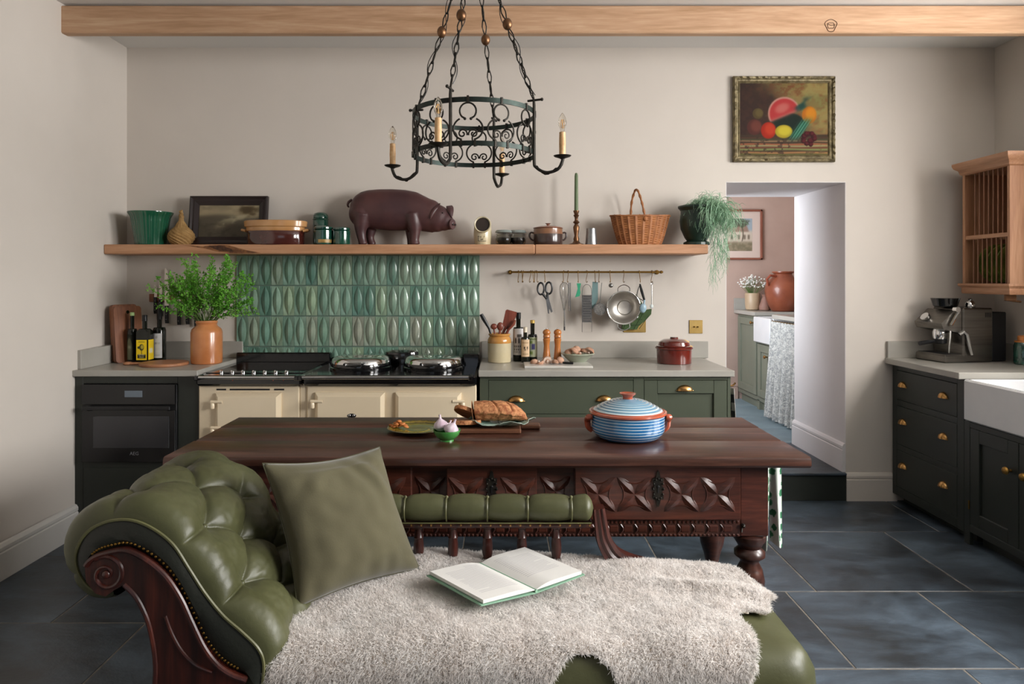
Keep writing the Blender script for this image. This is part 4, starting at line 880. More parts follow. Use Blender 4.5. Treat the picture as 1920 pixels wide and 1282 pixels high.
# 11 metal cup
cx_ = S(1108.5, 4.16); tag(obj('metal_beaker', B().lathe([(q*10.5, ZS1), (q*11.2, ZS1+.003), (q*9, ZS1+q*29), (q*9.2, ZS1+q*31), (q*8.4, ZS1+q*31), (q*8, ZS1+q*10), (0, ZS1+q*8)], (cx_, 4.16, 0), 28), mat('pewter', '#a9a9a8', '#8f8f90', .35, .9, scale=30)), 'small pewter beaker between the candlestick and the basket', 'cup')
# 12 basket
cx_, cy_ = S(1200, 4.17), 4.17; t = thing('wicker_basket', 'brown wicker shopping basket with a hoop handle on the shelf', 'basket', (cx_, cy_, ZS1)); q = hpx(1, 4.17)
nu, nv = 120, 26; P = []
for j in range(nv):
    tt = j/(nv-1); R = q*(38+17*tt**.75); row = []
    for i in range(nu):
        a = 2*PI*i/nu; stake = (i % 5 == 0); w_ = .0022*(1 if ((i//5+j) % 2) else -1)*(0 if stake else 1)+(.0038 if stake else 0)
        row.append((cx_+(R+w_)*math.cos(a), cy_+(R*.52+w_)*math.sin(a)*1.0, ZS1+.001+q*53*tt+.006*max(0, abs(math.cos(a))-.6)*tt*6*.35))
    P.append(row)
obj('woven_body', B().quadmesh(P, False, True).poly(P[0]), wicker, t, smooth=50)
rim = [P[-1][i] for i in range(0, nu, 2)]; rb = B()
rb.tube(rim, .005, 6, True); rb.tube([(p[0]+.004*math.cos(i*1.9), p[1], p[2]+.005*math.sin(i*1.9)) for i, p in enumerate(rim)], .003, 5, True); obj('rim', rb, wicker, t)
hp = catmull([(cx_+.012, cy_-.088, ZS1+q*50), (cx_-.004, cy_-.082, ZS1+q*75), (cx_-.018, cy_-.03, ZS1+q*100), (cx_-.026, cy_+.02, ZS1+q*103), (cx_-.038, cy_+.07, ZS1+q*82), (cx_-.040, cy_+.088, ZS1+q*52)], 40)
hb = B().tube(hp, .0055, 8)
for ph in (0, PI): hb.tube([p+Vector((.006*math.cos(i*.8+ph), .002*math.sin(i*.8+ph), .004*math.sin(i*.8+ph))) for i, p in enumerate(hp)], .0028, 5)
obj('handle', hb, wicker, t); obj('handle_wrap', B().ball((cx_+.013, cy_-.094, ZS1+q*47), .013, .009, .016, 12, 8), wicker, t)
# 13 urn with trailing plant
cx_, cy_ = S(1306, 4.16), 4.16; t = thing('plant_urn', 'dark green urn of pale trailing plant at the shelf end', 'planter', (cx_, cy_, ZS1)); q = hpx(1, 4.16)
obj('urn', B().lathe([(q*24, ZS1), (q*24, ZS1+q*5), (q*18, ZS1+q*8), (q*22, ZS1+q*14), (q*29, ZS1+q*30), (q*31, ZS1+q*45), (q*29, ZS1+q*58), (q*29, ZS1+q*64), (q*34, ZS1+q*70), (q*34, ZS1+q*73), (q*29, ZS1+q*71), (q*26, ZS1+q*60), (0, ZS1+q*58)], (cx_, cy_, 0), 40), dgreen_gl, t)
rp = random.Random(11); tb = B()
def strand(p, v, n, step, droop, r, branch=0):
    pts = [Vector(p)]; v = Vector(v)
    for i in range(n):
        v = (v+Vector((rp.gauss(0, .16), rp.gauss(0, .16), rp.gauss(0, .10)-droop*(i/n)))).normalized(); q_ = pts[-1]+v*step
        if q_.y > YW-.01: q_.y = YW-.01
        pts.append(q_)
        if branch and rp.random() < .55: strand(q_, v+Vector((rp.gauss(0, .8), rp.gauss(0, .8), rp.gauss(0, .5))), rp.randint(3, 5), step*.8, droop, r*.7)
    tb.tube(pts, [r*(1-.6*i/len(pts)) for i in range(len(pts))], 3)
for i in range(130):
    a = rp.uniform(-PI, PI); strand((cx_+q*12+q*14*math.cos(a), cy_+q*14*math.sin(a), ZS1+q*(60+rp.uniform(0, 14))), (rp.uniform(-.6, .7), rp.uniform(-.8, .5), rp.uniform(.3, 1.1)), rp.randint(6, 11), .013, .9, .0019, 1)
for i in range(200):
    a = rp.uniform(-PI*.8, PI*.3); strand((cx_+q*(20+rp.uniform(-14, 22)), cy_-q*rp.uniform(10, 36), ZS1+q*(58+rp.uniform(-8, 16))), (rp.uniform(-.4, .6), rp.uniform(-.7, .3), rp.uniform(-.3, .6)), rp.randint(8, 15), .0150, 1.0, .0018, 1)
for i in range(26):
    strand((cx_+q*(32+rp.uniform(-10, 16)), cy_-q*rp.uniform(22, 36), ZS1+q*rp.uniform(-6, 20)), (rp.uniform(-.15, .15), rp.uniform(-.2, .2), -1), rp.randint(8, 14), .0150, .8, .0016, 1)
for i in range(7):
    strand((cx_+q*(22+rp.uniform(-8, 8)), cy_-q*rp.uniform(26, 34), ZS1-q*rp.uniform(30, 45)), (rp.uniform(-.1, .05), 0, -1), rp.randint(7, 11), .0145, .9, .0011, 1)
obj('trailing_stems', tb, trail_m, t, smooth=None)['kind'] = 'stuff'
# ================================================================== UTENSIL RAIL
YR = 4.235; q = YR/F; zr = Z(510, YR)
ur = thing('utensil_rail', 'long brass hanging rail under the shelf', 'rail', (X(1100, YR), YR, zr))
obj('bar', B().tube([(X(955, YR), YR, zr), (X(1243, YR), YR, zr)], .0062, 12), brass_dk, ur)
for px in (957, 1238):
    x = X(px, YR); obj('bracket', B().tube([(x, YR+.0, zr), (x, YW-.001, zr)], .005, 8).lathe([(.014, 0), (.014, .006), (.006, .008)], (x, YW-.0005, zr), 14, M=Matrix.Rotation(PI/2, 4, 'X')).ball((x-(.006 if px < 1000 else -.006), YR, zr), .0095), brass_dk, ur)
hook0 = None
def hook(px, ds, lean=0.0, grp='empty brass hooks on the rail'):
    global hook0
    if hook0 is None:
        pts = [(0, -.011*math.cos(a)*1, .009*math.sin(a)+.001) for a in LS(-.3, PI+.2, 9)]
        pts = [(0, .010*math.cos(a), .010*math.sin(a)) for a in LS(-.4, PI, 9)]+[(0, -.006, -.022), (0, .002, -.045)]+[(0, .0095*math.cos(a)-.007, .0095*math.sin(a)-.055) for a in LS(.2, -PI*.95, 8)]
        hook0 = obj('hook', B().tube(pts, .0019, 6), brass_dk, smooth=60); o = hook0
    else: o = hook0.copy(); C.objects.link(o)
    o.location = (X(px, YR), YR, zr+.0005); o.rotation_euler = (0, lean, rs.uniform(-.5, .5)); tag(o, ds, 'hook', grp); return o
ET = [(972, .05), (978, -.12), (981, .1), (995, .15), (999, -.1), (1003, .06), (1006, -.08)]
for k, (px, l) in enumerate(ET): hook(px, 'empty brass hook on the rail, %s' % ['first from the left end', 'second from the left end', 'third from the left end', 'fourth from the left end, starting the close bunch', 'fifth from the left end, inside the close bunch', 'sixth from the left end, inside the close bunch', 'seventh from the left end, nearest the scissors'][k], l)
HG = [(1021, 'scissors'), (1057, 'balloon whisk'), (1065, 'slim tongs'), (1084, 'green peeler'), (1100, 'flat grater'), (1115, 'grey-blue scraper'), (1123, 'small sieve'), (1144, 'tea ball'), (1169, 'steel colander'), (1199, 'black-handled brush'), (1222, 'long spoon')]
for px, nm in HG: hook(px, 'brass hook holding the %s' % nm, rs.uniform(-.1, .1), 'brass hooks in use')
zb_ = zr-.058
def U(px, py, y=YR-.006): return (X(px, YR), y, Z(py, YR))
t = thing('kitchen_scissors', 'black-handled kitchen scissors hanging open on the rail', 'scissors', U(1021, 528))
for s, c0 in ((-1, (1015, 541)), (1, (1028, 540))):
    r_ = catmull([U(c0[0]+6*math.cos(a)+s*1, c0[1]+11*math.sin(a)) for a in LS(0, 2*PI, 12, endpoint=False)], 24, True); obj('handle', B().tube(r_, .006, 8, True).tube([U(c0[0]-s*1, c0[1]+8), U(1025, 560)], .008, 8), handle_blk, t)
obj('blade', B().prism([(X(a, YR), Z(c, YR)) for a, c in ((1021, 558), (1028, 556), (1036, 584), (1033, 586))], YR-.009, YR-.006), steel, t); obj('blade', B().prism([(X(a, YR), Z(c, YR)) for a, c in ((1023, 558), (1029, 555), (1030, 588), (1027, 587))], YR-.005, YR-.003), steel, t)
t = thing('balloon_whisk', 'wire balloon whisk hanging handle down on the rail', 'whisk', U(1057, 528)); b = B()
for k in range(5):
    a = PI*k/5; b.tube(catmull([(X(1057.5+9*f*math.cos(a), YR), YR-.012+.03*f*math.sin(a), Z(y_, YR)) for f, y_ in ((.15, 582), (.5, 565), (1, 545), (.8, 534), (0, 529), (-.8, 534), (-1, 545), (-.5, 565), (-.15, 582))], 26), .0009, 4)
obj('wires', b, steel, t); obj('handle', B().tube([U(1057.5, 580, YR-.012), U(1058, 612, YR-.012)], .0055, 10), steel, t); obj('end_cap', B().tube([U(1058, 612, YR-.012), U(1058, 619, YR-.012)], .005, 8), handle_blk, t)
t = thing('slim_tongs', 'slim steel tongs hanging beside the whisk', 'tongs', U(1067, 528))
obj('arm', B().box(X(1065.5, YR), X(1067.3, YR), YR-.012, YR-.010, Z(583, YR), Z(530, YR)), steel, t); obj('arm', B().box(X(1068.5, YR), X(1070, YR), YR-.006, YR-.004, Z(583, YR), Z(530, YR)), steel, t)
t = thing('bag_clip', 'small green plastic peeler hanging on the rail', 'peeler', U(1084, 530)); t.name = 'peeler'; WL['peeler'] = WL['bag_clip']
obj('handle', B().prism([(X(a, YR), Z(c, YR)) for a, c in ((1081, 531), (1089, 531), (1087, 541), (1088, 549), (1086, 555), (1078, 557), (1081, 548), (1083, 541))], YR-.014, YR-.005), mat('green_plastic', '#3fa57c', '#369470', .35), t)
t = thing('box_grater', 'flat steel grater hanging on the rail', 'grater', U(1100, 530)); t.name = 'grater'; WL['grater'] = WL['box_grater']
gb = B(); gx0, gx1, gz0, gz1 = X(1091, YR), X(1109, YR), Z(604, YR), Z(553, YR)
gb.tube([(gx0, YR-.01, Z(622, YR)), (gx0, YR-.01, gz1), *[(X(1100-8.5*math.cos(a), YR), YR-.01, Z(545-12*math.sin(a), YR)) for a in LS(0, PI, 9)], (gx1, YR-.01, gz1), (gx1, YR-.01, Z(622, YR))], .0016, 6, True); obj('wire_frame', gb, steel, t)
gp = B().box(gx0, gx1, YR-.012, YR-.010, gz0, gz1)
for i in range(11):
    for j in range(5): x = gx0+.008+(gx1-gx0-.016)*(j+.5*(i % 2))/4.5; z = gz0+.008+(gz1-gz0-.016)*i/10; gp.ball((x, YR-.0125, z), .0034, .003, .0022, 6, 4, mi=1)
obj('grating_plate', gp, [steel, handle_blk], t)
t = thing('dough_scraper', 'grey-blue plastic scraper hanging between the grater and the sieve', 'scraper', U(1115, 530))
obj('blade', B().prism([(X(a, YR), Z(c, YR)) for a, c in ((1111, 528), (1121, 529), (1121, 560), (1117, 570), (1110, 580), (1109, 560))], YR-.004, YR+.004), mat('grey_blue_plastic', '#5f7878', '#6b8585', .4), t)
def sieve(px, py, rpx, hx, hy, label):
    t = thing('sieve', label, 'sieve', U(hx, hy)); c = U(px, py, YR-.02)
    obj('rim', B().tube([(c[0]+rpx*q*math.cos(a), c[1], c[2]+rpx*q*math.sin(a)) for a in LS(0, 2*PI, 28, endpoint=False)], .0025, 6, True), steel, t)
    obj('mesh_bowl', B().lathe([(rpx*q, 0), (rpx*q*.8, .012), (rpx*q*.45, .02), (0, .022)], c, 28, M=Matrix.Rotation(-PI/2, 4, 'X')), mat('wire_mesh', '#8c8a86', '#6d6b68', .5, .7, scale=160, lo=.48, hi=.52, alpha=.75), t)
    obj('handle', B().tube([(c[0]-.001, c[1], c[2]+rpx*q), (X(hx, YR), YR-.008, Z(hy, YR))], .002, 6), steel, t)
sieve(1124, 579, 11, 1128, 530, 'small round sieve with a wire handle on the rail')
t = thing('tea_ball', 'little mesh tea ball hanging on the rail', 'tea infuser', U(1145, 530)); c = U(1145, 535, YR-.01); obj('ball', B().ball(c, .014, .010, .014, 14, 10), mat('pierced_steel', '#9a9894', '#5d5b58', .35, .8, scale=150, lo=.45, hi=.55), t)
# colander
t = thing('colander', 'round polished steel colander hanging on the rail', 'colander', U(1169, 545)); c = U(1168, 576, YR-.03); R = 31*q; M = Matrix.Rotation(-PI/2, 4, 'X') @ Matrix.Rotation(0, 4, 'Z')
cs = (X(1171, YR), 0, 0)
P = []
for rr, dy, off in ((1, 0, 0), (1.0, .004, 0), (.94, .004, 0), (.90, .012, .02), (.80, .035, .06), (.62, .055, .12), (.46, .062, .16), (.44, .056, .17), (.40, .066, .175), (.2, .068, .18), (.001, .068, .18)):
    P.append([(c[0]+R*(rr*math.cos(a)+off*1.0), c[1]+dy*1.0, c[2]+R*(rr*math.sin(a)-off*.15)) for a in LS(0, 2*PI, 48, endpoint=False)])
obj('bowl', B().quadmesh(P, False, True), mat('polished_steel', '#d0ccc6', '#bdb8b0', .38, 1, scale=7, stretch=(1, 1, 3)), t)
obj('rim', B().tube([(c[0]+R*math.cos(a), c[1], c[2]+R*math.sin(a)) for a in LS(0, 2*PI, 48, endpoint=False)], .0032, 8, True), chrome, t)
for s in (1, -1): obj('handle', B().tube(catmull([(c[0]-.036, c[1]+.004, c[2]+s*R*.94), (c[0]-.034, c[1]-.004, c[2]+s*R*1.2), (c[0], c[1]-.006, c[2]+s*R*1.36), (c[0]+.034, c[1]-.004, c[2]+s*R*1.2), (c[0]+.036, c[1]+.004, c[2]+s*R*.94)], 20), .0025, 6), steel, t)
t = thing('dish_brush', 'black-handled blue dish brush hanging beside the colander', 'brush', U(1199, 530))
obj('handle', B().tube([U(1198, 532, YR-.03), U(1201, 545, YR-.032), U(1206, 562, YR-.034)], [.005, .009, .007], 10), handle_blk, t); obj('loop', B().tube(catmull([U(1198, 534, YR-.03), U(1194, 545, YR-.03), U(1193, 556, YR-.03), U(1204, 563, YR-.03)], 12), .0025, 6), handle_blk, t)
obj('head', B().ball(U(1203, 577, YR-.04), .022, .012, .030, 16, 10, M=Matrix.Rotation(.1, 4, 'Y')).tube([U(1206, 562, YR-.04), U(1203, 580, YR-.045)], .006, 8), mat('pale_blue_plastic', '#8aa6b4', '#9cb6c2', .25), t)
t = thing('long_spoon', 'long thin steel spoon at the right end of the rail', 'spoon', U(1222, 530)); b = B().tube([U(1222, 534), U(1221.5, 572)], [.0035, .0028], 8); b.tube([(X(1222, YR)+.006*math.cos(a), YR-.006, Z(531, YR)+.008*math.sin(a)) for a in LS(0, 2*PI, 12, endpoint=False)], .002, 5, True)
obj('handle', b, steel, t); obj('bowl', B().ball(U(1221.5, 574), .011, .004, .013, 14, 8), mat('pale_enamel', '#c8d0ce', None, .2), t)
# quilted oven mitt
t = thing('oven_mitt', 'dark green quilted oven mitt hanging behind the colander', 'oven mitt', U(1195, 540, YR+.02))
pl = [(1178, 560), (1196, 552), (1206, 566), (1214, 582), (1226, 580), (1225, 590), (1214, 602), (1202, 612), (1198, 619), (1170, 619), (1172, 600), (1168, 588), (1170, 572)]
pb = B().prism([(X(a, YR), Z(c_, YR)) for a, c_ in pl], YW-.034, YW-.006); obj('mitt', pb, mat('green_quilt', '#3a4f2e', '#455a36', .9, scale=20, bmp=.5, bscale=40), t, smooth=60)
sb = B()
for k in range(4): sb.tube([U(1172+10*k, 618, YW-.0345), U(1190+10*k, 575+6*k, YW-.0345)], .0016, 4); sb.tube([U(1172, 612-14*k, YW-.0345), U(1205+3*k, 610-10*k, YW-.0345)], .0016, 4)
obj('quilting', sb, mat('dark_stitching', '#2b3b22', None, .9), t)
# brass sockets
for px, py, w_, h_, ds, tog in ((1190, 611, 42, 24, 'wide brass socket plate half hidden behind the oven mitt', 0), (1305, 612.5, 25, 25, 'square brass light switch right of the utensil rail', 1)):
    t = thing('switch_plate', ds, 'switch', (X(px, 4.325), YW, Z(py, 4.325))); q2 = 4.325/F; x, z = X(px, 4.325), Z(py, 4.325)
    obj('face_plate', B().box(x-w_*q2/2, x+w_*q2/2, YW-.006, YW-.0005, z-h_*q2/2, z+h_*q2/2, .0015), mat('satin_brass', '#c2a468', '#b59658', .35, .85, scale=12), t)
    if tog:
        for s in (-1, 1): obj('toggle', B().ball((x+s*.011, YW-.010, z), .005, .008, .005, 10, 6), brass_dk, t)
# ================================================================== LEFT WORKTOP THINGS
def at(px, py, z=ZT):      # point on a horizontal plane seen at this pixel
    Y = (H-z)*F/(py-CY); return X(px, Y), Y
def label_wrap(parent, cx, cy, r, z0, z1, a0, a1, fn, m, n=26, nm='label'):
    U_ = np.linspace(0, 1, n+1); V_ = np.linspace(0, 1, n+1); UU, VV = np.meshgrid(U_, V_, indexing='ij'); c = np.clip(fn(UU, VV), 0, 1); c = np.where(c <= .04045, c/12.92, ((c+.055)/1.055)**2.4)
    b = B().quadmesh([[(cx+r*math.sin(a0+(a1-a0)*u), cy-r*math.cos(a0+(a1-a0)*u), z0+(z1-z0)*v) for v in V_.tolist()] for u in U_.tolist()])
    return obj(nm, b, m, parent, cols=np.concatenate([c.reshape(-1, 3), np.ones(((n+1)**2, 1))], 1))
lab_m = vcol('printed_label', .55)
# chopping boards leaning in the corner
for k, (x0, x1, z1, y, tl, ds) in enumerate(((-2.345, -2.20, 1.29, 4.27, .0, 'rear wooden chopping board, leaning against the left wall corner'), (-2.27, -2.13, 1.285, 4.20, .05, 'front wooden chopping board with rounded corners in the left corner'))):
    w_, h_ = (.155, .17)[k], (.345, .335)[k]; x0 = (-2.270, -2.236)[k]-w_/2; x1 = x0+w_; y = (4.128, 4.10)[k]; t = tag(bpy.data.objects.new('chopping_board', None), ds, 'chopping board', 'chopping boards in the corner')
    t.name = 'chopping_board'; C.objects.link(t); t.location = ((x0+x1)/2, y, ZT); WL[t.name] = Vector(t.location); t.rotation_euler = (-.09, 0, math.radians(60))
    pts = []
    rr = .02
    for cx_, cz_, a0_ in ((w_/2-rr, h_-rr, 0), (-w_/2+rr, h_-rr, PI/2), (-w_/2+rr, rr, PI), (w_/2-rr, rr, 1.5*PI)):
        pts += [(cx_+rr*math.cos(a0_+a), cz_+rr*math.sin(a0_+a)) for a in LS(0, PI/2, 5)]
    obj('board', B().prism(pts, -.014, .014), acacia, t, local=True)
    obj('hanging_hole', B().prism([(.01*math.cos(a), h_-.035+.01*math.sin(a)) for a in LS(0, 2*PI, 12, endpoint=False)], -.0145, -.013), bottle_dk, t, local=True)
def bottle(name, label, cx, cy, r, h, body, neck_r, m, cap_m, cap_h, sq=False, shoulder=.62, z0=None):
    z0 = ZT if z0 is None else z0; t = thing(name, label, 'bottle', (cx, cy, z0)); sh_ = h*shoulder; nb = h*(shoulder+.16)
    fn = (lambda a, z, k: (1/max(abs(math.cos(a)), abs(math.sin(a))))**.8 if z < z0+sh_+.001 else 1) if sq else None
    obj('vessel', B().lathe([(r*.9, z0), (r, z0+.005), (r, z0+sh_), (r*.86, z0+sh_+h*.05), (neck_r*1.3, nb), (neck_r, nb+.02), (neck_r, z0+h-cap_h), (neck_r*.8, z0+h-cap_h)], (cx, cy, 0), 32, fn=fn), m, t)
    obj('cap', B().lathe([(neck_r*1.1, z0+h-cap_h), (neck_r*1.12, z0+h-.002), (neck_r*.9, z0+h), (0, z0+h)], (cx, cy, 0), 20), cap_m, t); return t
x_, y_ = X(248, 4.07), 4.07
t = bottle('oil_bottle', 'dark oil bottle with a pale green cap and arched label at the left', x_, y_, .028, .30, 0, .011, bottle_dk, mat('pale_green_cap', '#a9c585', None, .4), .02)
label_wrap(t, x_, y_, .0288, ZT+.02, ZT+.17, -.7, .5, lambda U, V: blend(blend(np.ones(U.shape+(3,))*np.array(hexc('#5e6048')), sm(np.abs(U-.5)-.3, .05)*sm(np.abs(V-.5)-.05, .02), hexc('#8a8a70')), sm(.86-V+(np.abs(U-.5)**2)*1.2*-1, .02), hexc('#20231a')), lab_m)
x_, y_ = X(271.5, 4.05), 4.05
t = bottle('square_oil_bottle', 'square dark bottle with a bright yellow label', x_, y_, .036, .285, 0, .013, bottle_dk, handle_blk, .035, True, .66)
def yl(U, V):
    img = np.ones(U.shape+(3,))*np.array(hexc('#e8c71f')); img = blend(img, sm(np.abs(V-.18)-.09, .01)*sm(np.abs(U-.5)-.38, .01), hexc('#1c1a12'))
    img = blend(img, sm((U-.50)**2/.05+(V-.63)**2/.025-1, .08), hexc('#3b3a22')); img = blend(img, sm((U-.55)**2/.022+(V-.65)**2/.011-1, .1), hexc('#b8a840')); img = blend(img, sm(np.abs(U-.5+.1*(V-.4))-.025, .008)*sm(np.abs(V-.38)-.13, .02), hexc('#3b3a22'))
    img = blend(img, sm((U-.22)**2/.012+(V-.62)**2/.004-1, .1), hexc('#3b3a22'))
    img = blend(img, sm(np.abs(V-.9)-.018, .006)*sm(np.abs(U-.5)-.3, .01), hexc('#8a7a1e')); return img
panel('label', (x_-.031, y_-.0372, ZT+.022), (1, 0, 0), (0, 0, 1), .062, .118, yl, lab_m, t, 40, 60)
panel('label', (x_+.0372, y_-.031, ZT+.022), (0, 1, 0), (0, 0, 1), .062, .118, lambda U, V: blend(np.ones(U.shape+(3,))*np.array(hexc('#e8c71f')), sm(np.abs(V-.45)-.12, .01)*sm(np.abs(U-.5)-.3, .02), hexc('#d9d3b0')), lab_m, t, 20, 30)
label2 = B(); 
text('EXTRA', .011, (x_, y_-.0378, ZT+.048), (PI/2, 0, 0), lab := mat('pale_lettering', '#d8cf9a', None, .6), t); text('VIRGIN', .009, (x_, y_-.0378, ZT+.037), (PI/2, 0, 0), lab, t)
x_, y_ = X(299, 4.13), 4.13
t = bottle('wine_bottle', 'slender dark wine bottle with a white label', x_, y_, .0375, .315, 0, .0135, bottle_dk, handle_blk, .06, False, .60)
def wl_(U, V):
    img = np.ones(U.shape+(3,))*np.array(hexc('#cfd2d4')); img = blend(img, sm(np.abs(V-.60)-.022, .006)*sm(np.abs(U-.5)-.28, .01)*(.5+.5*np.sign(np.sin(U*60))), hexc('#3b3b40'))
    img = blend(img, sm(np.abs(V-.85)-.05, .01)*sm(np.abs(U-.5)-.1, .01)*(.5+.5*np.sign(np.sin(U*90+V*60))), hexc('#55565a'))
    for vv in (.75, .4, .33, .18, .12): img = blend(img, sm(np.abs(V-vv)-.006, .004)*sm(np.abs(U-.5)-.3, .02), hexc('#8f9296'))
    return img
label_wrap(t, x_, y_, .0383, ZT+.025, ZT+.172, -.85, .85, wl_, lab_m)
# round board with handle
bx_, by_ = at(308, 684); t = thing('round_board', 'round wooden serving board with a ring handle lying on the left worktop', 'serving board', (bx_, by_, ZT))
obj('board', B().lathe([(.128, ZT), (.132, ZT+.004), (.132, ZT+.013), (.128, ZT+.017), (0, ZT+.017)], (bx_, by_, 0), 48), board_m, t)
hx = bx_-.20; obj('handle', B().box(hx+.0, bx_-.11, by_-.016, by_+.016, ZT+.001, ZT+.015, .005), board_m, t)
obj('handle_ring', B().tube([(hx-.012+.018*math.cos(a), by_+.018*math.sin(a), ZT+.009) for a in LS(0, 2*PI, 18, endpoint=False)], .008, 8, True), board_m, t)
# stoneware jar of foliage
jx, jy = X(387.5, 4.05), 4.05; q = 4.05/F; t = thing('foliage_jar', 'orange stoneware jar of bright green leafy stems', 'vase', (jx, jy, ZT)); h = 80*q
obj('vessel', B().lathe([(q*26, ZT), (q*27.5, ZT+.004), (q*28, ZT+h*.1), (q*28, ZT+h*.72), (q*26, ZT+h*.80), (q*19.5, ZT+h*.87), (q*18, ZT+h*.91), (q*19.5, ZT+h*.96), (q*18.5, ZT+h), (q*15, ZT+h*.98), (q*15, ZT+h*.85), (0, ZT+h*.8)], (jx, jy, 0), 40), jar_glaze, t)
rp = random.Random(21); st = B(); lf = B()
def leaf(b, p, d, L, w_):
    d = d.normalized(); s = d.cross(Vector((rp.gauss(0, 1), rp.gauss(0, 1), rp.gauss(0, 1))))
    s = s.normalized() if s.length > 1e-4 else Vector((1, 0, 0)); n = s.cross(d)
    o = len(b.v); b.v += [tuple(p), tuple(p+d*L*.5+s*w_+n*w_*.3), tuple(p+d*L), tuple(p+d*L*.5-s*w_+n*w_*.3), tuple(p+d*L*.5)]; b.f += [(o, o+1, o+4), (o+1, o+2, o+4), (o+2, o+3, o+4), (o+3, o, o+4)]; b.m += [0]*4
for i in range(85):
    a = rp.uniform(0, 2*PI); sp_ = rp.random()**.7; L = rp.uniform(.26, .44)*(1-.15*sp_)
    d = Vector((math.cos(a)*sp_*.95+.02, math.sin(a)*sp_*.55-.05, 1)); d.normalize()
    if i < 3: d = Vector((rp.uniform(-.9, -.6), -.1, .42)).normalized(); L = rp.uniform(.24, .30)
    elif i < 9: d = Vector((rp.uniform(.6, .9), -.1, .5)).normalized(); L = rp.uniform(.26, .32)
    p = Vector((jx+.035*math.cos(a)*rp.random(), jy+.035*math.sin(a)*rp.random(), ZT+h*.9)); pts = [p]; n = 11; dd = d.copy()
    for k in range(n):
        dd = (dd+Vector((rp.gauss(0, .07), rp.gauss(0, .07), rp.gauss(0, .04)-.012))).normalized(); pn = pts[-1]+dd*L/n; pn.y = min(pn.y, YW-.03); pts.append(pn)
        if k > 2:
            for _ in range(5+(k > 6)*2):
                ld = (dd*.6+Vector((rp.gauss(0, .8), rp.gauss(0, .8), rp.gauss(0, .6)))); base = pn+dd*rp.uniform(-.012, .012); base.y = min(base.y, YW-.02)
                if rp.random() < .5:
                    tw_ = base+ld.normalized()*rp.uniform(.010, .028); st.tube([base, tw_], .0006, 3)
                    for _2 in range(3): leaf(lf, tw_, Vector((rp.gauss(0, 1), rp.gauss(0, 1), rp.gauss(.4, 1))), rp.uniform(.010, .017), .0048)
                else: leaf(lf, base, ld, rp.uniform(.011, .019), .0052)
    st.tube(pts, [.0017*(1-.7*k/n) for k in range(n+1)], 4)
obj('stems', st, stem_m, t)['kind'] = 'stuff'; obj('leaves', lf, leaf_m, t, smooth=None)['kind'] = 'stuff'
# wall knife rack
YK = 4.30; q = YK/F
t = thing('knife_rack', 'wooden magnetic knife strip on the wall behind the foliage', 'knife rack', (X(325, YK), YW, Z(558, YK)))
obj('strip', B().box(X(277, YK), X(378, YK), YW-.016, YW-.001, Z(566, YK), Z(551, YK), .003), wood('strip_wood', '#6d3c22', '#7f4a2b', '#935b38', 'x'), t)
for px, top, mid, bot, w_, ds in ((290, 534, 557, 588, 5, 'smallest knife, first from the left on the strip'), (299.5, 528, 561, 592, 5.5, 'utility knife, second from the left on the strip'), (311, 502, 573, 606, 8, 'tall chef knife with the highest blade tip'), (334, 530, 576, 609, 6, 'carving knife behind the leaves, fourth from the left'), (350, 528, 577, 608, 6, 'bread knife behind the leaves, just left of the jar'), (366, 540, 578, 612, 5, 'knife nearest the stoneware jar, last on the strip')):
    k = thing('kitchen_knife', ds, 'knife', (X(px, YK), YW-.02, Z(mid, YK)), 0, 'knives on the wall strip'); x = X(px, YK); wq_ = w_*q
    obj('blade', B().prism([(x-wq_*.5, Z(mid, YK)), (x+wq_*.5, Z(mid, YK)), (x+wq_*.5, Z(top+.45*(mid-top), YK)), (x+wq_*.2, Z(top+6, YK)), (x-wq_*.3, Z(top, YK)), (x-wq_*.5, Z(top+4, YK))], YW-.0195, YW-.0175), mat('knife_steel', '#ded5ca', None, .35, .35) if px == 290 else bpy.data.materials['knife_steel'], k)
    hb_ = obj('handle', B().prism([(x-.0085, Z(mid, YK)), (x+.0085, Z(mid, YK)), (x+.009, Z(bot-6, YK)), (x+.011, Z(bot, YK)), (x-.006, Z(bot, YK)), (x-.008, Z(bot-5, YK))], YW-.028, YW-.012), handle_blk, k)
    rv = B()
    for f in (.22, .5, .78): rv.ball((x, YW-.0282, Z(mid+(bot-mid)*f, YK)), .0026, .001, .0026, 8, 5)
    obj('rivets', rv, steel, hb_)
# ================================================================== RIGHT WORKTOP THINGS
kx, ky = X(936.5, 4.12), 4.10; q = 4.10/F; h = 54*q
t = thing('utensil_crock', 'two-tone stoneware crock, honey glaze over cream, holding utensils', 'crock', (kx, ky, ZT))
obj('vessel', B().lathe([(q*20, ZT), (q*21.5, ZT+.004), (q*22, ZT+h*.66), (q*22.3, ZT+h*.67), (q*22, ZT+h*.78), (q*20, ZT+h*.86), (q*18.5, ZT+h*.9), (q*20.5, ZT+h*.94), (q*20.5, ZT+h*.985), (q*19, ZT+h), (q*16, ZT+h*.97), (q*16, ZT+h*.6), (0, ZT+h*.55)], (kx, ky, 0), 40, mis=[0, 0, 0]+[1]*9), [cream_cer, honey_glaze], t)
red_ut = wood('reddish_utensil_wood', '#5a2a20', '#74392a', '#8a4a38', 'z', 4, .4)
def spat(name, ds, path, r, m, head=None, hm=None, cat='utensil'):
    t = thing(name, ds, cat, path[0], 0, 'utensils in the crock'); obj('handle', B().tube(path, r, 10), m, t)
    if head: obj('head', head, hm or m, t)
def kp(px, py, y=4.08): return (X(px, y), y, Z(py, y))
spat('black_spoon', 'black curved handle leaning left out of the crock', [kp(925, 640), kp(917, 615), kp(907, 598), kp(902, 589)], [.006, .008, .012, .011], handle_blk)
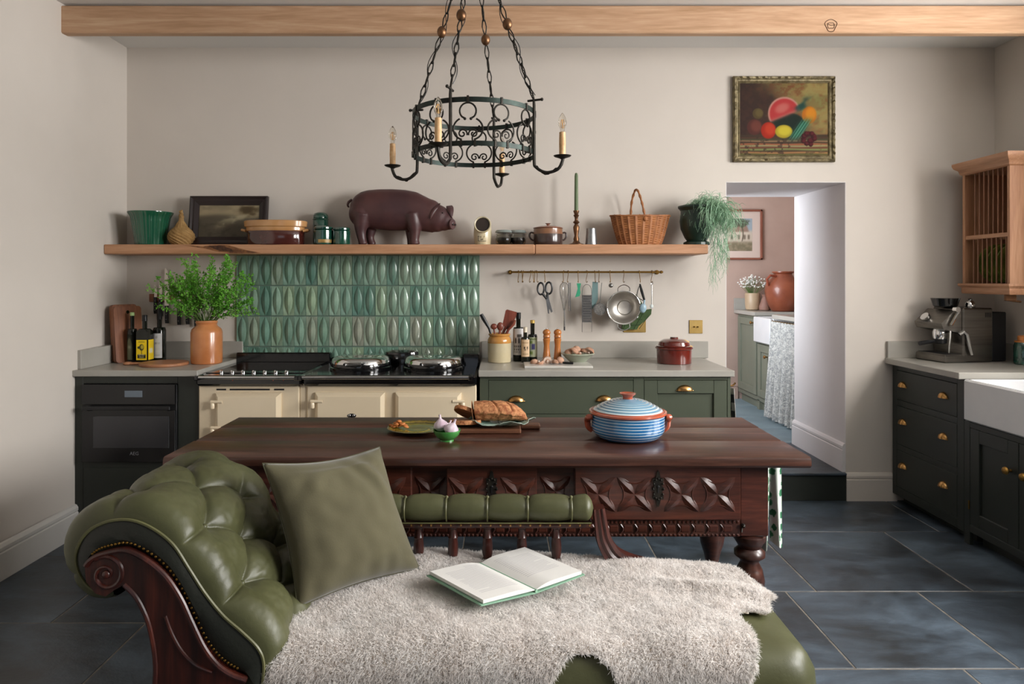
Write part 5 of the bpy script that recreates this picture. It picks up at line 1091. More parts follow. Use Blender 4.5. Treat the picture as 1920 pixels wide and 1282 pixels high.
spat('wooden_spatula', 'broad reddish wooden spatula leaning right out of the crock', [kp(938, 645, 4.13), kp(944, 622, 4.13), kp(949, 612, 4.13)], [.008, .008, .010], red_ut, B().prism([(X(a, 4.13), Z(c, 4.13)) for a, c in ((942, 609), (948, 582), (951, 580), (969, 585), (968, 592), (960, 612), (951, 618))], 4.125, 4.135), red_ut)
spat('wooden_spoon', 'round-bowled wooden spoon in the middle of the crock', [kp(935, 645), kp(937, 622), kp(938, 615)], .007, red_ut, B().ball(kp(938, 612), .020, .012, .026, 16, 10), red_ut)
spat('wooden_ladle', 'small wooden ladle at the left of the round spoon in the crock', [kp(929, 645), kp(927, 622), kp(926, 615)], .006, red_ut, B().ball(kp(926, 612), .020, .014, .018, 16, 10), red_ut)
spat('serving_fork', 'dark wooden serving fork leaning far right in the crock', [kp(941, 645, 4.11), kp(953, 618, 4.11), kp(963, 607, 4.11), kp(966, 600, 4.11)], [.007, .008, .010, .006], red_ut)
def pl3(base, spots):
    def f(U, V):
        img = np.ones(U.shape+(3,))*np.array(hexc(base))
        for (u, v, su, sv, c, st_) in spots: img = blend(img, sm(np.maximum(np.abs(U-u)/su, np.abs(V-v)/sv)-1, .05)*(1 if not st_ else (.5+.5*np.sign(np.sin(U*st_)))), hexc(c))
        return img
    return f
bx, by = X(972, 4.16), 4.16; t = bottle('tall_oil_bottle', 'tallest of the three dark bottles, black and white label, beside the crock', bx, by, 10.5*q, 92*q, 0, 4.3*q, bottle_dk, handle_blk, 12*q, False, .64)
label_wrap(t, bx, by, 10.7*q, ZT+12*q, ZT+62*q, -1.2, 1.0, pl3('#d4d0cf', [(.5, .55, .42, .10, '#3a3638', 25), (.5, .33, .40, .035, '#2c292b', 40), (.5, .22, .40, .03, '#2c292b', 36), (.5, .12, .40, .025, '#4c484a', 45), (.62, .72, .2, .06, '#5b5550', 0)]), lab_m)
bx, by = X(985, 4.09), 4.09; t = bottle('small_oil_bottle', 'shortest dark bottle with a cream and black label and white top', bx, by, 8.2*q, 66*q, 0, 3.2*q, bottle_dk, mat('cream_cap', '#d9cdb8', None, .5), 10*q, False, .66)
label_wrap(t, bx, by, 8.4*q, ZT+11*q, ZT+43*q, -1.1, 1.1, pl3('#cdb190', [(.5, .52, .25, .06, '#3a2d22', 20), (.5, .4, .18, .03, '#3a2d22', 30), (.5, .8, .35, .012, '#8a7050', 0), (.5, .15, .3, .012, '#8a7050', 0)]), lab_m)
bx, by = X(998.5, 4.14), 4.14; t = bottle('wine_vinegar_bottle', 'dark bottle with a gold cap and a green and purple label', bx, by, 9.2*q, 78*q, 0, 4*q, bottle_dk, mat('gold_cap', '#c8a95e', None, .35, .5), 6*q, False, .60)
label_wrap(t, bx, by, 9.4*q, ZT+9*q, ZT+46*q, -1.1, 1.1, pl3('#b9c0a0', [(.55, .52, .16, .14, '#4b4878', 0), (.5, .9, .42, .03, '#7f8d5c', 0), (.35, .2, .15, .08, '#7f9150', 0), (.35, .75, .12, .06, '#7f9150', 0)]), lab_m)
def mill(px, ds):
    cx_, cy_ = X(px, 4.07), 4.07; t = thing('pepper_mill', ds, 'pepper mill', (cx_, cy_, ZT), 0, 'turned wooden mills'); h = 62*q
    obj('base', B().lathe([(q*8.5, ZT), (q*9, ZT+.003), (q*8.6, ZT+h*.06), (q*7, ZT+h*.10), (q*7.6, ZT+h*.13), (q*7.2, ZT+h*.18), (q*6.0, ZT+h*.35), (q*5.2, ZT+h*.52), (q*6.2, ZT+h*.64), (q*6.9, ZT+h*.70), (q*5.8, ZT+h*.73), (q*6.9, ZT+h*.76)], (cx_, cy_, 0), 28), mill_m, t)
    hd_ = obj('head', B().lathe([(q*6.6, ZT+h*.77), (q*6.6, ZT+h*.81), (q*5.6, ZT+h*.84), (q*7, ZT+h*.87), (q*7.4, ZT+h*.92), (q*6, ZT+h*.97), (q*3, ZT+h), (0, ZT+h*1.0)], (cx_, cy_, 0), 28), mill_m, t)
    obj('knob', B().ball((cx_, cy_, ZT+h*1.02), .005, seg=10, rings=6), steel, hd_)
mill(1025, 'left turned wooden pepper mill on the worktop'); mill(1045.5, 'right turned wooden pepper mill, nearer the mushroom bowl')
# marble board
mx0, my = at(983, 690); mx1 = X(1111, my)
tag(obj('marble_board', B().box(X(983, 3.80), X(1112, 3.80), 3.80, 3.99, ZT, ZT+.014, .003), marble), 'thin pale marble board under the sliced mushrooms', 'board')
rm_ = random.Random(8); zb = ZT+.014
def mush_half(x, y, z, s, rz, tip, ds):
    t = thing('mushroom', ds, 'mushroom', (x, y, z), 0, 'brown mushrooms'); t.rotation_euler = (tip, .3*math.sin(rz*3), rz)
    prof = [(0, -.001), (.45*s, 0), (.95*s, .05*s), (1.0*s, .3*s), (.8*s, .65*s), (.4*s, .85*s), (0, .9*s)]
    obj('cap', B().lathe(prof, (0, 0, .25*s), 16), mush_m, t, local=True); obj('stalk', B().lathe([(.28*s, -.3*s), (.25*s, 0), (.32*s, .28*s), (0, .3*s)], (0, 0, .2*s), 12), mush_w, t, local=True)
    obj('gills', B().lathe([(.3*s, .245*s), (.92*s, .275*s), (0, .24*s)], (0, 0, 0), 18, fn=lambda a, z, k: 1+.06*math.cos(a*9)), mush_w, t, local=True)
i = 0
for px, yy_, s, tip, w0 in ((1002, 3.92, .024, 2.2, 'left'), (1010, 3.90, .026, 2.7, 'nearest left'), (1018, 3.95, .022, 1.9, 'rear left'), (1027, 3.90, .026, 1.3, 'middle'), (1036, 3.93, .024, 2.4, 'upturned'), (1043, 3.90, .021, 2.0, 'small right'), (1049, 3.92, .023, 1.1, 'rightmost')):
    mush_half(X(px, yy_), yy_, zb+s*.55, s, i*1.1, tip, 'brown mushroom on the marble board, the %s one of the heap' % w0); i += 1
kn = thing('paring_knife', 'small black-handled paring knife lying by the mushrooms', 'knife', (X(1062, 3.88), 3.88, zb))
obj('handle', B().tube([(X(1055, 3.88), 3.88, zb+.008), (X(1074, 3.88), 3.86, zb+.008)], [.007, .006], 8, flat=.7), handle_blk, kn); obj('blade', B().box(X(1030, 3.88), X(1056, 3.88), 3.875, 3.893, zb+.003, zb+.005), steel, kn)
cx_, cy_ = X(1083, 4.02), 4.02; q = 4.02/F
t = thing('mushroom_bowl', 'pale grey-green bowl heaped with brown mushrooms', 'bowl', (cx_, cy_, ZT))
obj('vessel', B().lathe([(q*13, ZT), (q*14, ZT+.003), (q*15, ZT+.012), (q*24, ZT+q*12), (q*29, ZT+q*18), (q*32, ZT+q*19), (q*31, ZT+q*20.5), (q*27, ZT+q*19), (q*20, ZT+q*11), (0, ZT+q*7)], (cx_, cy_, 0), 44), mat('celadon_bowl', '#a3a896', '#959b88', .35, scale=9, coat=.4), t)
for k, (dx, dy, dz, s, tip) in enumerate(((-17, 0, 20, .024, .3), (-9, -6, 23, .027, .6), (-2, 4, 26, .024, -.4), (5, -5, 23, .024, 2.4), (12, 3, 22, .023, .2), (20, -3, 22, .030, .7), (8, 10, 21, .024, 0), (-12, 9, 21, .024, .1))):
    mush_half(cx_+dx*q, cy_+dy*q, ZT+dz*q-.006, s, k*1.7, tip, ['leftmost mushroom heaped in the bowl', 'large front-left mushroom heaped in the bowl', 'topmost mushroom heaped in the bowl', 'upturned mushroom at the front of the bowl', 'mushroom right of the topmost one in the bowl', 'largest mushroom, at the right rim of the bowl', 'mushroom at the back of the bowl, right side', 'mushroom at the back of the bowl, left side'][k])
# red casserole
cx_, cy_ = X(1264, 4.05), 4.05; q = 4.05/F
t = thing('red_casserole', 'dark red glazed casserole with a lid on the right worktop', 'casserole', (cx_, cy_, ZT))
obj('vessel', B().lathe([(q*30, ZT), (q*31.5, ZT+.004), (q*32.5, ZT+q*26), (q*35, ZT+q*28), (q*35, ZT+q*31), (q*31, ZT+q*31)], (cx_, cy_, 0), 48), red_gl, t)
obj('lid', B().lathe([(q*33, ZT+q*31), (q*34, ZT+q*32.5), (q*30, ZT+q*34), (q*28, ZT+q*40), (q*20, ZT+q*44.5), (q*8, ZT+q*46), (q*7, ZT+q*48), (q*8, ZT+q*49), (0, ZT+q*49)], (cx_, cy_, 0), 44), red_gl, t)
# tea towel hanging on cabinet side
x_ = X(1370, FC)+.012; t = thing('checked_towel', 'black and white checked towel hanging on the end of the base cabinet', 'towel', (x_+.02, 3.8, .72))
def chk():
    m, nt, b_ = base_mat('checked_cloth'); mp = mapping(nt, (1, 1, 1)); ck = nt.nodes.new('ShaderNodeTexChecker'); ck.inputs['Scale'].default_value = 22
    ck.inputs[1].default_value = (*srgb('#c9c3bd'), 1); ck.inputs[2].default_value = (*srgb('#3a3c40'), 1); nt.links.new(mp.outputs[0], ck.inputs[0]); nt.links.new(ck.outputs[0], b_.inputs['Base Color']); b_.inputs['Roughness'].default_value = .9; return m
P = [[(x_+.008+.030*v/10+.007*math.sin(u*1.1+v*.2), 3.75+.12*u/14, .80-.62*v/10) for v in range(11)] for u in range(15)]
obj('cloth', B().quadmesh(P), chk(), t); obj('hook', B().tube([(x_-.012, 3.80, .81), (x_+.02, 3.80, .81), (x_+.035, 3.80, .825)], .005, 8), brass_cup, t)
# ================================================================== FRUIT PAINTING
px0, px1, pz1, pz0 = X(1376, 4.30), X(1567, 4.30), Z(142, 4.30), Z(303, 4.30); wd, hh = px1-px0, pz1-pz0
pa = thing('fruit_painting', 'still life of fruit in an ornate gilt frame above the doorway', 'picture', ((px0+px1)/2, YW-.002, pz0))
fb_ = B(); e = 13*4.3/F; rings = []; n = 44
def ornate(w, h):
    pr = [(0, 0), (0, -.022), (.006, -.034), (.016, -.030), (.022, -.020), (.030, -.018), (.036, -.022), (e, -.012), (e, 0)]
    path = []
    for (ax, az), (bx_, bz_) in (((-1, 0), (1, 0)), ((1, 0), (1, 1)), ((1, 1), (-1, 1)), ((-1, 1), (-1, 0))):
        for k in range(n): f = k/n; path.append((ax+(bx_-ax)*f, az+(bz_-az)*f, k))
    for sx, sz, k in path:
        row = []
        bumpy = 0 if k == 0 else .004*math.sin(k*1.9)+.003*math.sin(k*3.7)
        for i_, p in enumerate(pr):
            d = bumpy if i_ in (2, 3) else 0
            row.append((sx*(w/2-p[0]), p[1]-d, p[0]+(h-2*p[0])*sz))
        rings.append(row)
    return B().quadmesh(rings, True, False)
pa_off = Vector(WL[pa.name])
fo = ornate(wd, hh); fo.v = [(a+pa_off.x, b_+pa_off.y, c+pa_off.z) for a, b_, c in fo.v]; obj('frame', fo, gilt, pa, smooth=30)
def fruit(U, V):
    n = vnoise(U, V, 6, 1); n2 = vnoise(U, V, 22, 2); img = np.ones(U.shape+(3,))*np.array(hexc('#3c2b26'))
    w_ = sm(.62-U-.5*(V-.5)+.5*(n-.5), .08); img = blend(img, w_, hexc('#8f7a48')); img = blend(img, w_*sm(.52-n2, .05), hexc('#8f5a34')); img = blend(img, w_*sm(.5-n, .04)*sm(.3-V, .1)*.7, hexc('#b9a765')); img = blend(img, sm(np.abs(U-.85)-.12, .04)*sm(np.abs(V-.72)-.1, .05)*.7, hexc('#8f9a5a'))
    img = blend(img, sm(U-.55, .1)*sm(.5-n2, .04)*.4, hexc('#54352a'))
    tb = V < .285
    cols = ['#6a6a3a', '#b98455', '#5c4a33', '#8c9a5c', '#7b4a35', '#a9a070', '#b06a48', '#4b3a2c', '#c29a70', '#6f7d4a', '#a5583f', '#5f4a38']
    for k, c in enumerate(cols): img = blend(img, sm(np.abs(V-(.012+k*.0235)-.004*np.sin(U*9+k))-.012, .003)*(.35+.65*(n2 > .35)), hexc(c))
    img = blend(img, sm(V-.285, .006)*sm(.20-V, .01)*.75, hexc('#3b3026'))
    def disc(img, u, v, ru, rv, c, c2, hl=True):
        d = ((U-u)/ru)**2+((V-v)/rv)**2; img = blend(img, sm(d-1, .05), hexc(c)); img = blend(img, sm(((U-u-ru*.25)/ru/.7)**2+((V-v-rv*.15)/rv/.7)**2-1, .25)*.8, hexc(c2)); return img
    img = disc(img, .205, .58, .06, .075, '#5a4a2c', '#6f6038'); img = disc(img, .165, .39, .085, .11, '#5a2f2a', '#7c4336')
    a = .38; x = (U-.50); y = (V-.60); xr_ = x*math.cos(a)+y*math.sin(a)*.8; yr_ = -x*math.sin(a)/.8+y*math.cos(a)
    img = blend(img, sm(((U-.55)/.20)**2+((V-.42)/.17)**2-1, .06), hexc('#1c2a22'))
    img = blend(img, sm((xr_/.185)**2+((yr_+.02)/.23)**2-1, .03)*sm(-.055-yr_, .01), hexc('#d59a8a')); img = blend(img, sm((xr_/.168)**2+((yr_+.02)/.205)**2-1, .04)*sm(-.045-yr_, .012), hexc('#c23c3c')); img = blend(img, sm((xr_/.08)**2+((yr_-.06)/.06)**2-1, .3)*.7, hexc('#df8a7c'))
    img = disc(img, .325, .345, .085, .115, '#b02a18', '#d8482a'); img = blend(img, sm(((U-.5+.0)/.098)**2+((V-.33)/.092)**2-1, .05), hexc('#b9a52c')); img = blend(img, sm(((U-.51)/.075)**2+((V-.34)/.066)**2-1, .2), hexc('#dccb3c'))
    img = disc(img, .79, .56, .082, .12, '#c9741e', '#ef9a22')
    img = blend(img, sm(np.abs((U-.72)+.55*(V-.72)*-1)-.035-.02*np.sin(V*40), .012)*sm(np.abs(V-.70)-.09, .02), hexc('#1f4a44'))
    g_ = sm(np.abs((U-.69)-.55*(V-.36))-.055, .012)*sm(np.abs(V-.36)-.13, .02); img = blend(img, g_, hexc('#2d6f58')); img = blend(img, g_*(np.sin((U-.55*V)*190) > .5)*.8, hexc('#6fae90'))
    for k in range(16):
        aa = k*2.4; r = .035+.055*((k*7) % 5)/5; img = disc(img, .80+r*math.cos(aa)*1.1, .24+r*math.sin(aa)*1.1, .028, .034, '#3a1418', '#6a2228')
    return img*.82
panel('canvas', (px0+e, YW-.014, pz0+e), (1, 0, 0), (0, 0, 1), wd-2*e, hh-2*e, fruit, vcol('oil_paint', .8, bmp=.3), pa, 170, 140)
# ================================================================== TABLE
ZTT, TYF, TYB = .765, 2.44, 3.15
tb = thing('refectory_table', 'long dark antique carved table with drawers in the middle of the kitchen', 'table', (-.05, 2.8, 0))
tx0_, tx1_, tth = -1.21, X(1521, TYF), .040
def plank(y0, y1, x0, x1, nm='tabletop_board'):
    b = B(); ny, nx, r = 8, 60, .012; P = []
    for i in range(nx+1):
        x = x0+(x1-x0)*i/nx; w1 = .0022*math.sin(x*7.3)+.0015*math.sin(x*19); row = []
        ya = y0-(w1 if y0 < TYF+.01 else 0)
        for (dy, dz) in ((0, -tth+r*.8), (0, -r), (.004, -.004), (r, 0)): row.append((x, ya+dy, ZTT+dz))
        row += [(x, y1-.003, ZTT), (x, y1, ZTT-.003), (x, y1, ZTT-tth), (x, ya+r*.8, ZTT-tth)]
        P.append(row)
    b.quadmesh(P, False, True); b.poly(P[0]); b.poly(P[-1]); return obj(nm, b, dark_wood_top, tb)
plank(TYF, 2.69, tx0_, tx1_); plank(2.691, 2.93, tx0_+.004, tx1_-.003); plank(2.931, TYB, tx0_+.001, tx1_-.001)
PY = 2.52; zu_ = ZTT-tth; za, zb2 = Z(975, PY), Z(1006, PY)
fx0, fx1 = X(400, PY)-.02, X(1441, PY)
dl = [(X(463, PY), X(773, PY)), (X(838, PY), X(1006, PY)), (X(1077, PY), X(1386, PY))]
bf = B().box(fx0, fx1, PY+.02, PY+.045, zb2, zu_, .002).box(fx0, fx1, 3.06, 3.085, zb2, zu_, .002)
for x0, x1 in ((fx0, fx0+.10), (fx1-.105, fx1)):
    for y0_ in (PY, 2.99): bf.box(x0, x1, y0_, y0_+.10, zb2, zu_, .004)
for x in (fx0, fx1-.025): bf.box(x, x+.025, PY+.05, 3.05, zb2+.03, zu_)
obj('frieze', bf, carve_wood, tb)
def petal(b, cx, cz, L, w_, ang, y):
    c, s = math.cos(ang), math.sin(ang); n = 8; rows = []
    for i in range(n+1):
        t_ = -1+2*i/n; wv = w_*(1-t_*t_)**.85; r = []
        for k in (-1, 0, 1):
            u, v = t_*L, k*wv; r.append((cx+u*c-v*s, y-(.008*(1-t_*t_)**.6 if k == 0 else .0), cz+u*s+v*c))
        rows.append(r)
    return b.quadmesh(rows)
def arc(b, x, z, R, a0_, a1_, y): b.tube([(x+R*math.cos(a), y, z+R*math.sin(a)) for a in LS(a0_, a1_, 9)], .0022, 5)
def motif(parent, cx, cz, s, y):
    for a in (PI/4, 3*PI/4, 5*PI/4, 7*PI/4):
        obj('carved_petal', petal(B(), cx+.74*s*math.cos(a), cz+.74*s*math.sin(a), .72*s, .30*s, a, y), carve_wood, parent, smooth=20)
    ab = B()
    for k in range(4): a = k*PI/2; arc(ab, cx+s*math.cos(a)*1.62, cz+s*math.sin(a)*1.62, s*.98, a+PI-.62, a+PI+.62, y-.001)
    return obj('carved_arcs', ab, carve_wood, parent)
def lockplate(parent, cx, cz, y, k=1.0):
    pts = []
    for i in range(44):
        a = 2*PI*i/44; r = (.021+.004*math.cos(8*a))*(1+.75*abs(math.sin(a))**3); pts.append((cx+r*k*math.cos(a)*.9, cz+r*k*math.sin(a)*1.55))
    o = obj('lock_plate', B().prism(pts, y-.006, y), iron, parent); ho = B().ball((cx, y-.007, cz+.008*k), .0055, .002, .0055, 12, 6).box(cx-.0028, cx+.0028, y-.0085, y-.005, cz-.014, cz+.006)
    obj('keyhole', ho, black_mat, o); rs_ = B()
    for i in range(12): a = 2*PI*i/12; rs_.ball((cx+.019*k*math.cos(a), y-.008, cz+.038*k*math.sin(a)), .004*k, seg=8, rings=5)
    obj('raised_studs', rs_, iron, o)
for k, (x0, x1) in enumerate(dl):
    y = PY-.018
    d = obj('drawer', B().box(x0, x1, y, PY+.03, za+.006, zu_-.004, .003), carve_wood, tb)
    zc2 = (za+zu_)/2-.006; s = .062; step = .1335 if k != 1 else .126
    xs = [x0+.085, x0+.085+step, x1-.085-step, x1-.085] if k != 1 else [x0+.07, x1-.07]
    for xc in xs: motif(d, xc, zc2, s, y)
    lockplate(d, (x0+x1)/2, zc2+.022, y, 1.0)
for x0, x1 in ((dl[0][1], dl[1][0]), (dl[1][1], dl[2][0])):
    motif(tb, (x0+x1)/2, (za+zu_)/2-.006, .055, PY+.0195)
ap = obj('apron', B().box(fx0+.10, fx1-.105, PY-.002, PY+.03, zb2, za+.003, .002), dark_wood, tb)
cv = B(); x = fx0+.105
while x < fx1-.11:
    cv.box(x, x+.010, PY-.006, PY, za-.012, za, .004); cv.box(x, x+.010, PY-.006, PY, zb2+.001, zb2+.012, .004); x += .0155
x = fx0+.105
while x < fx1-.15: cv.tube(catmull([(x, PY-.003, za-.014), (x+.010, PY-.007, (za+zb2)/2), (x, PY-.003, zb2+.014)], 6), .003, 5); cv.box(x+.012, x+.044, PY-.005, PY, zb2+.018, za-.018, .004); x += .0525
obj('apron_carving', cv, carve_wood, ap)['kind'] = 'stuff'
for x, y, nm in ((fx0+.05, PY+.05, 0), (fx1-.052, PY+.05, 1), (fx0+.06, 3.02, 0), (fx1-.055, 3.02, 1)):
    q_ = zb2; pr2 = [(.030, 0), (.046, .006), (.050, .03), (.040, .05), (.034, .06), (.047, .075), (.047, .105), (.03, .12), (.027, .15), (.036, .19), (.05, .235), (.055, .27), (.046, .31), (.033, .335), (.036, .345), (.056, .36), (.056, .375), (.040, .39), (.048, .405), (.058, .42), (.058, .435), (.044, q_)] if True else None
    obj('leg', B().lathe([(r, z*q_/.445 if z != q_ else z) for r, z in pr2], (x, y, 0), 28), dark_wood, tb, smooth=50)
obj('iron_stud', B().ball((X(1392, PY), PY-.008, Z(984, PY)), .008, .012, .008, 10, 6).tube([(X(1392, PY), PY, Z(984, PY)), (X(1389, PY), PY-.01, Z(996, PY))], .003, 5), iron, tb)
# towel on the table end
t = thing('flowered_towel', 'white tea towel with green flowers hanging at the right end of the table', 'towel', (1.02, 2.6, .70))
def flor():
    m, nt, b_ = base_mat('green_flower_print'); mp = mapping(nt, (1, 1, 1)); v = nt.nodes.new('ShaderNodeTexVoronoi'); v.inputs['Scale'].default_value = 24; v.inputs['Randomness'].default_value = .55
    n = noise(nt, mp, 90, 3, .6); nt.links.new(mp.outputs[0], v.inputs['Vector']); ad = nt.nodes.new('ShaderNodeMath'); ad.operation = 'MULTIPLY_ADD'; ad.inputs[1].default_value = .5; nt.links.new(n.outputs[0], ad.inputs[0]); nt.links.new(v.outputs['Distance'], ad.inputs[2])
    r = ramp(nt, ad.outputs[0], [(.50, srgb('#2d6b48')), (.56, srgb('#4f8a66')), (.60, srgb('#c3ccc3')), (1, srgb('#cbd0c9'))]); nt.links.new(r.outputs[0], b_.inputs['Base Color']); b_.inputs['Roughness'].default_value = .9; return m
fm = flor(); ye = 2.60
def fold(x0t, x1t, x0b, x1b, zt, zbL, zbR, y, nm):
    P = []
    for i in range(15):
        u = i/14; P.append([(x0t+(x1t-x0t)*u+((x0b-x0t)+(x1b-x0b-x1t+x0t)*u)*v, y+.012*math.sin(u*7+1)*(0.4+v), zt-(zt-(zbL+(zbR-zbL)*u))*v) for v in LS(0, 1, 14)])
    return obj(nm, B().quadmesh(P), fm, t)
fold(X(1442, ye), X(1466, ye), X(1446, ye), X(1470, ye), .717, .40, .372, ye, 'front_fold'); fold(X(1442, ye), X(1455, ye), X(1434, ye), X(1452, ye), .712, .345, .36, ye+.05, 'back_fold')
tag(obj('towel_hook', B().ball((X(1457, 2.58), 2.575, .716), .011, seg=14, rings=8).tube([(fx1-.002, 2.59, .712), (X(1457, 2.58), 2.575, .716)], .004, 8), brass_cup), 'small brass knob on the table end holding the towel', 'hook')
# ================================================================== THINGS ON THE TABLE
def tt_(px, py): return at(px, py, ZTT)
# striped casserole
cx_, cy_ = X(1177, 2.745), 2.745; q = 2.745/F
t = thing('striped_casserole', 'blue and white striped casserole with terracotta rim and knob on the table', 'casserole', (cx_, cy_, ZTT))
blue = mat('blue_slip_glaze', '#3f86b8', '#2a679c', .12, scale=4, coat=1.0); wht = mat('white_slip_line', '#c9dbe0', None, .2, coat=.8)
pr_, mi_ = [(q*42, ZTT)], []; hb = q*45
body = lambda f: q*(44+23.5*(1-(1-f)**2.6)**.5) if f < 1 else q*67.5
fs = [0.02]; ms_ = []
for k in range(7): c_ = .16+.115*k; fs += [c_-.0, c_+.032]; ms_ += [0, 1]
pr_ = [(q*44, ZTT+.001), (q*50, ZTT+.003)]; mi_ = [0, 0]
fine = LS(.05, 1, 110)
for f in fine:
    pr_.append((q*(52+16*(1-(1-min(1, f*1.9))**2.4)), ZTT+hb*f)); mi_.append(1 if ((f-.13) % .118) < .026 and f > .12 else 0)
pr_ += [(q*70, ZTT+hb+q*1), (q*72, ZTT+hb+q*3), (q*71.5, ZTT+hb+q*6), (q*68, ZTT+hb+q*7), (q*64, ZTT+hb+q*3)]; mi_ += [2]*6
obj('vessel', B().lathe(pr_, (cx_, cy_, 0), 72, mis=mi_[:len(pr_)-1]), [blue, wht, terra_gl], t)
lp, lm = [], []; z0 = ZTT+hb+q*4
for i in range(60):
    f = i/59; lp.append((q*64*(1-f)+q*9*f, z0+q*4+q*20*math.sin(f*PI/2)**.9+.0009*math.sin(f*9*2*PI))); lm.append(1 if (f*8.5) % 1 < .30 else 0)
lp = [(q*66, z0), (q*67, z0+q*3), (q*65.5, z0+q*4.5)]+lp; lm = [2, 2, 2]+lm
ld = obj('lid', B().lathe(lp, (cx_, cy_, 0), 72, mis=lm[:len(lp)-1]), [mat('lid_blue_glaze', '#6f98ae', '#5b87a6', .12, scale=5, coat=1), wht, terra_gl], t)
obj('knob', B().lathe([(q*9, z0+q*23), (q*9, z0+q*27), (q*11, z0+q*30), (q*15, z0+q*33), (q*15.5, z0+q*34.5), (q*12, z0+q*34), (0, z0+q*31)], (cx_, cy_, 0), 32), terra_gl, ld)
for s in (-1, 1): obj('handle', B().tube(catmull([(cx_+s*q*68, cy_-.030, ZTT+hb*.92), (cx_+s*q*75, cy_-.026, ZTT+hb*.90), (cx_+s*q*75.5, cy_, ZTT+hb*.75), (cx_+s*q*74, cy_+.0, ZTT+hb*.45), (cx_+s*q*67, cy_+.0, ZTT+hb*.28)], 14), [.010, .011, .012, .013, .013, .013, .013, .013, .012, .012, .011, .010, .009, .008], 10), terra_gl, t)
# plate with almonds
cx_, cy_ = tt_(783, 808); t = thing('patterned_plate', 'mustard and green patterned plate on the table, left of the garlic bowl', 'plate', (cx_, cy_, ZTT)); R = .127
def plate_mat():
    m, nt, b_ = base_mat('mustard_relief_glaze'); tc = nt.nodes.new('ShaderNodeTexCoord'); sp_ = nt.nodes.new('ShaderNodeVectorMath'); sp_.operation = 'LENGTH'; mp = nt.nodes.new('ShaderNodeMapping'); mp.inputs['Scale'].default_value = (1, 1, 0); nt.links.new(tc.outputs['Object'], mp.inputs[0]); nt.links.new(mp.outputs[0], sp_.inputs[0])
    n = noise(nt, mp, 70, 3); ma = nt.nodes.new('ShaderNodeMath'); ma.operation = 'MULTIPLY_ADD'; ma.inputs[1].default_value = .02; nt.links.new(n.outputs[0], ma.inputs[0]); nt.links.new(sp_.outputs['Value'], ma.inputs[2]); sc2 = nt.nodes.new('ShaderNodeMath'); sc2.operation = 'MULTIPLY'; sc2.inputs[1].default_value = 1/.13; nt.links.new(ma.outputs[0], sc2.inputs[0])
    r = ramp(nt, sc2.outputs[0], [(.0, srgb('#8b7a24')), (.38, srgb('#5d5a1c')), (.46, srgb('#a9922c')), (.52, srgb('#6b6a22')), (.75, srgb('#8a7c28')), (.84, srgb('#49461b')), (.93, srgb('#a08a34')), (1, srgb('#5e5422'))]); nt.links.new(r.outputs[0], b_.inputs['Base Color']); b_.inputs['Roughness'].default_value = .25; b_.inputs['Coat Weight'].default_value = .6
    bump(nt, b_, n.outputs[0], .4, .004); return m
obj('dish', B().lathe([(.05, ZTT), (.056, ZTT+.001), (R*.85, ZTT+.012), (R, ZTT+.018), (R*.99, ZTT+.0205), (R*.8, ZTT+.014), (.055, ZTT+.006), (.05, ZTT+.0075), (0, ZTT+.006)], (cx_, cy_, 0), 56), plate_mat(), t)
rn = random.Random(4)
for i in range(22):
    a = rn.uniform(0, 2*PI); r = rn.uniform(.006, .044); lay = 0 if i < 12 else (1 if i < 19 else 2); r *= (1, .65, .25)[lay]
    p = (cx_-.080+r*math.cos(a), cy_+.004+r*math.sin(a)*.8, ZTT+.020+.010*lay)
    M = Euler((rn.uniform(-.4, .4), rn.uniform(-.4, .4), rn.uniform(0, PI))).to_matrix().to_4x4()
    o = obj('almond', B().ball((0, 0, 0), .0125, .0075, .0055, 12, 8), nut_m) if i == 0 else alm0.copy()
    if i == 0: alm0 = o
    else: C.objects.link(o)
    o.location = p; o.rotation_euler = M.to_euler(); tag(o, 'brown almond in the small heap on the patterned plate', 'nut', 'almonds heaped on the patterned plate')
# garlic bowl
cx_, cy_ = tt_(838, 828); cy_ += .02; cx_ = X(838, cy_); q = cy_/F; t = thing('garlic_bowl', 'small bright green bowl of garlic on the table', 'bowl', (cx_, cy_, ZTT))
obj('vessel', B().lathe([(q*13, ZTT), (q*13, ZTT+q*3), (q*17, ZTT+q*5), (q*23, ZTT+q*12), (q*26, ZTT+q*20), (q*26, ZTT+q*21), (q*24.5, ZTT+q*20), (q*20, ZTT+q*11), (0, ZTT+q*6)], (cx_, cy_, 0), 44), lgreen_gl, t)
for k, (dx, dy, dz, r, tip, ds) in enumerate(((-12, .015, 27, .028, -.1, 'garlic bulb at the left of the green bowl, standing higher'), (9, -.015, 22, .029, .25, 'garlic bulb at the front right of the green bowl'), (2, .03, 21, .022, .5, 'garlic bulb at the back of the green bowl'))):
    g_ = thing('garlic_bulb', ds, 'garlic', (cx_+dx*q, cy_+dy, ZTT+dz*q), 0, 'garlic bulbs'); g_.rotation_euler = (tip, tip*1.2, k)
    prof = [(0, -r*.75), (r*.5, -r*.74), (r*.95, -r*.3), (r, 0), (r*.85, r*.38), (r*.45, r*.72), (r*.2, r*.95), (r*.13, r*1.3), (r*.16, r*1.5), (0, r*1.5)]
    obj('bulb', B().lathe(prof, (0, 0, 0), 32, fn=lambda a, z, k_: 1+.055*abs(math.cos(a*4.5))), garlic_m, g_, local=True)
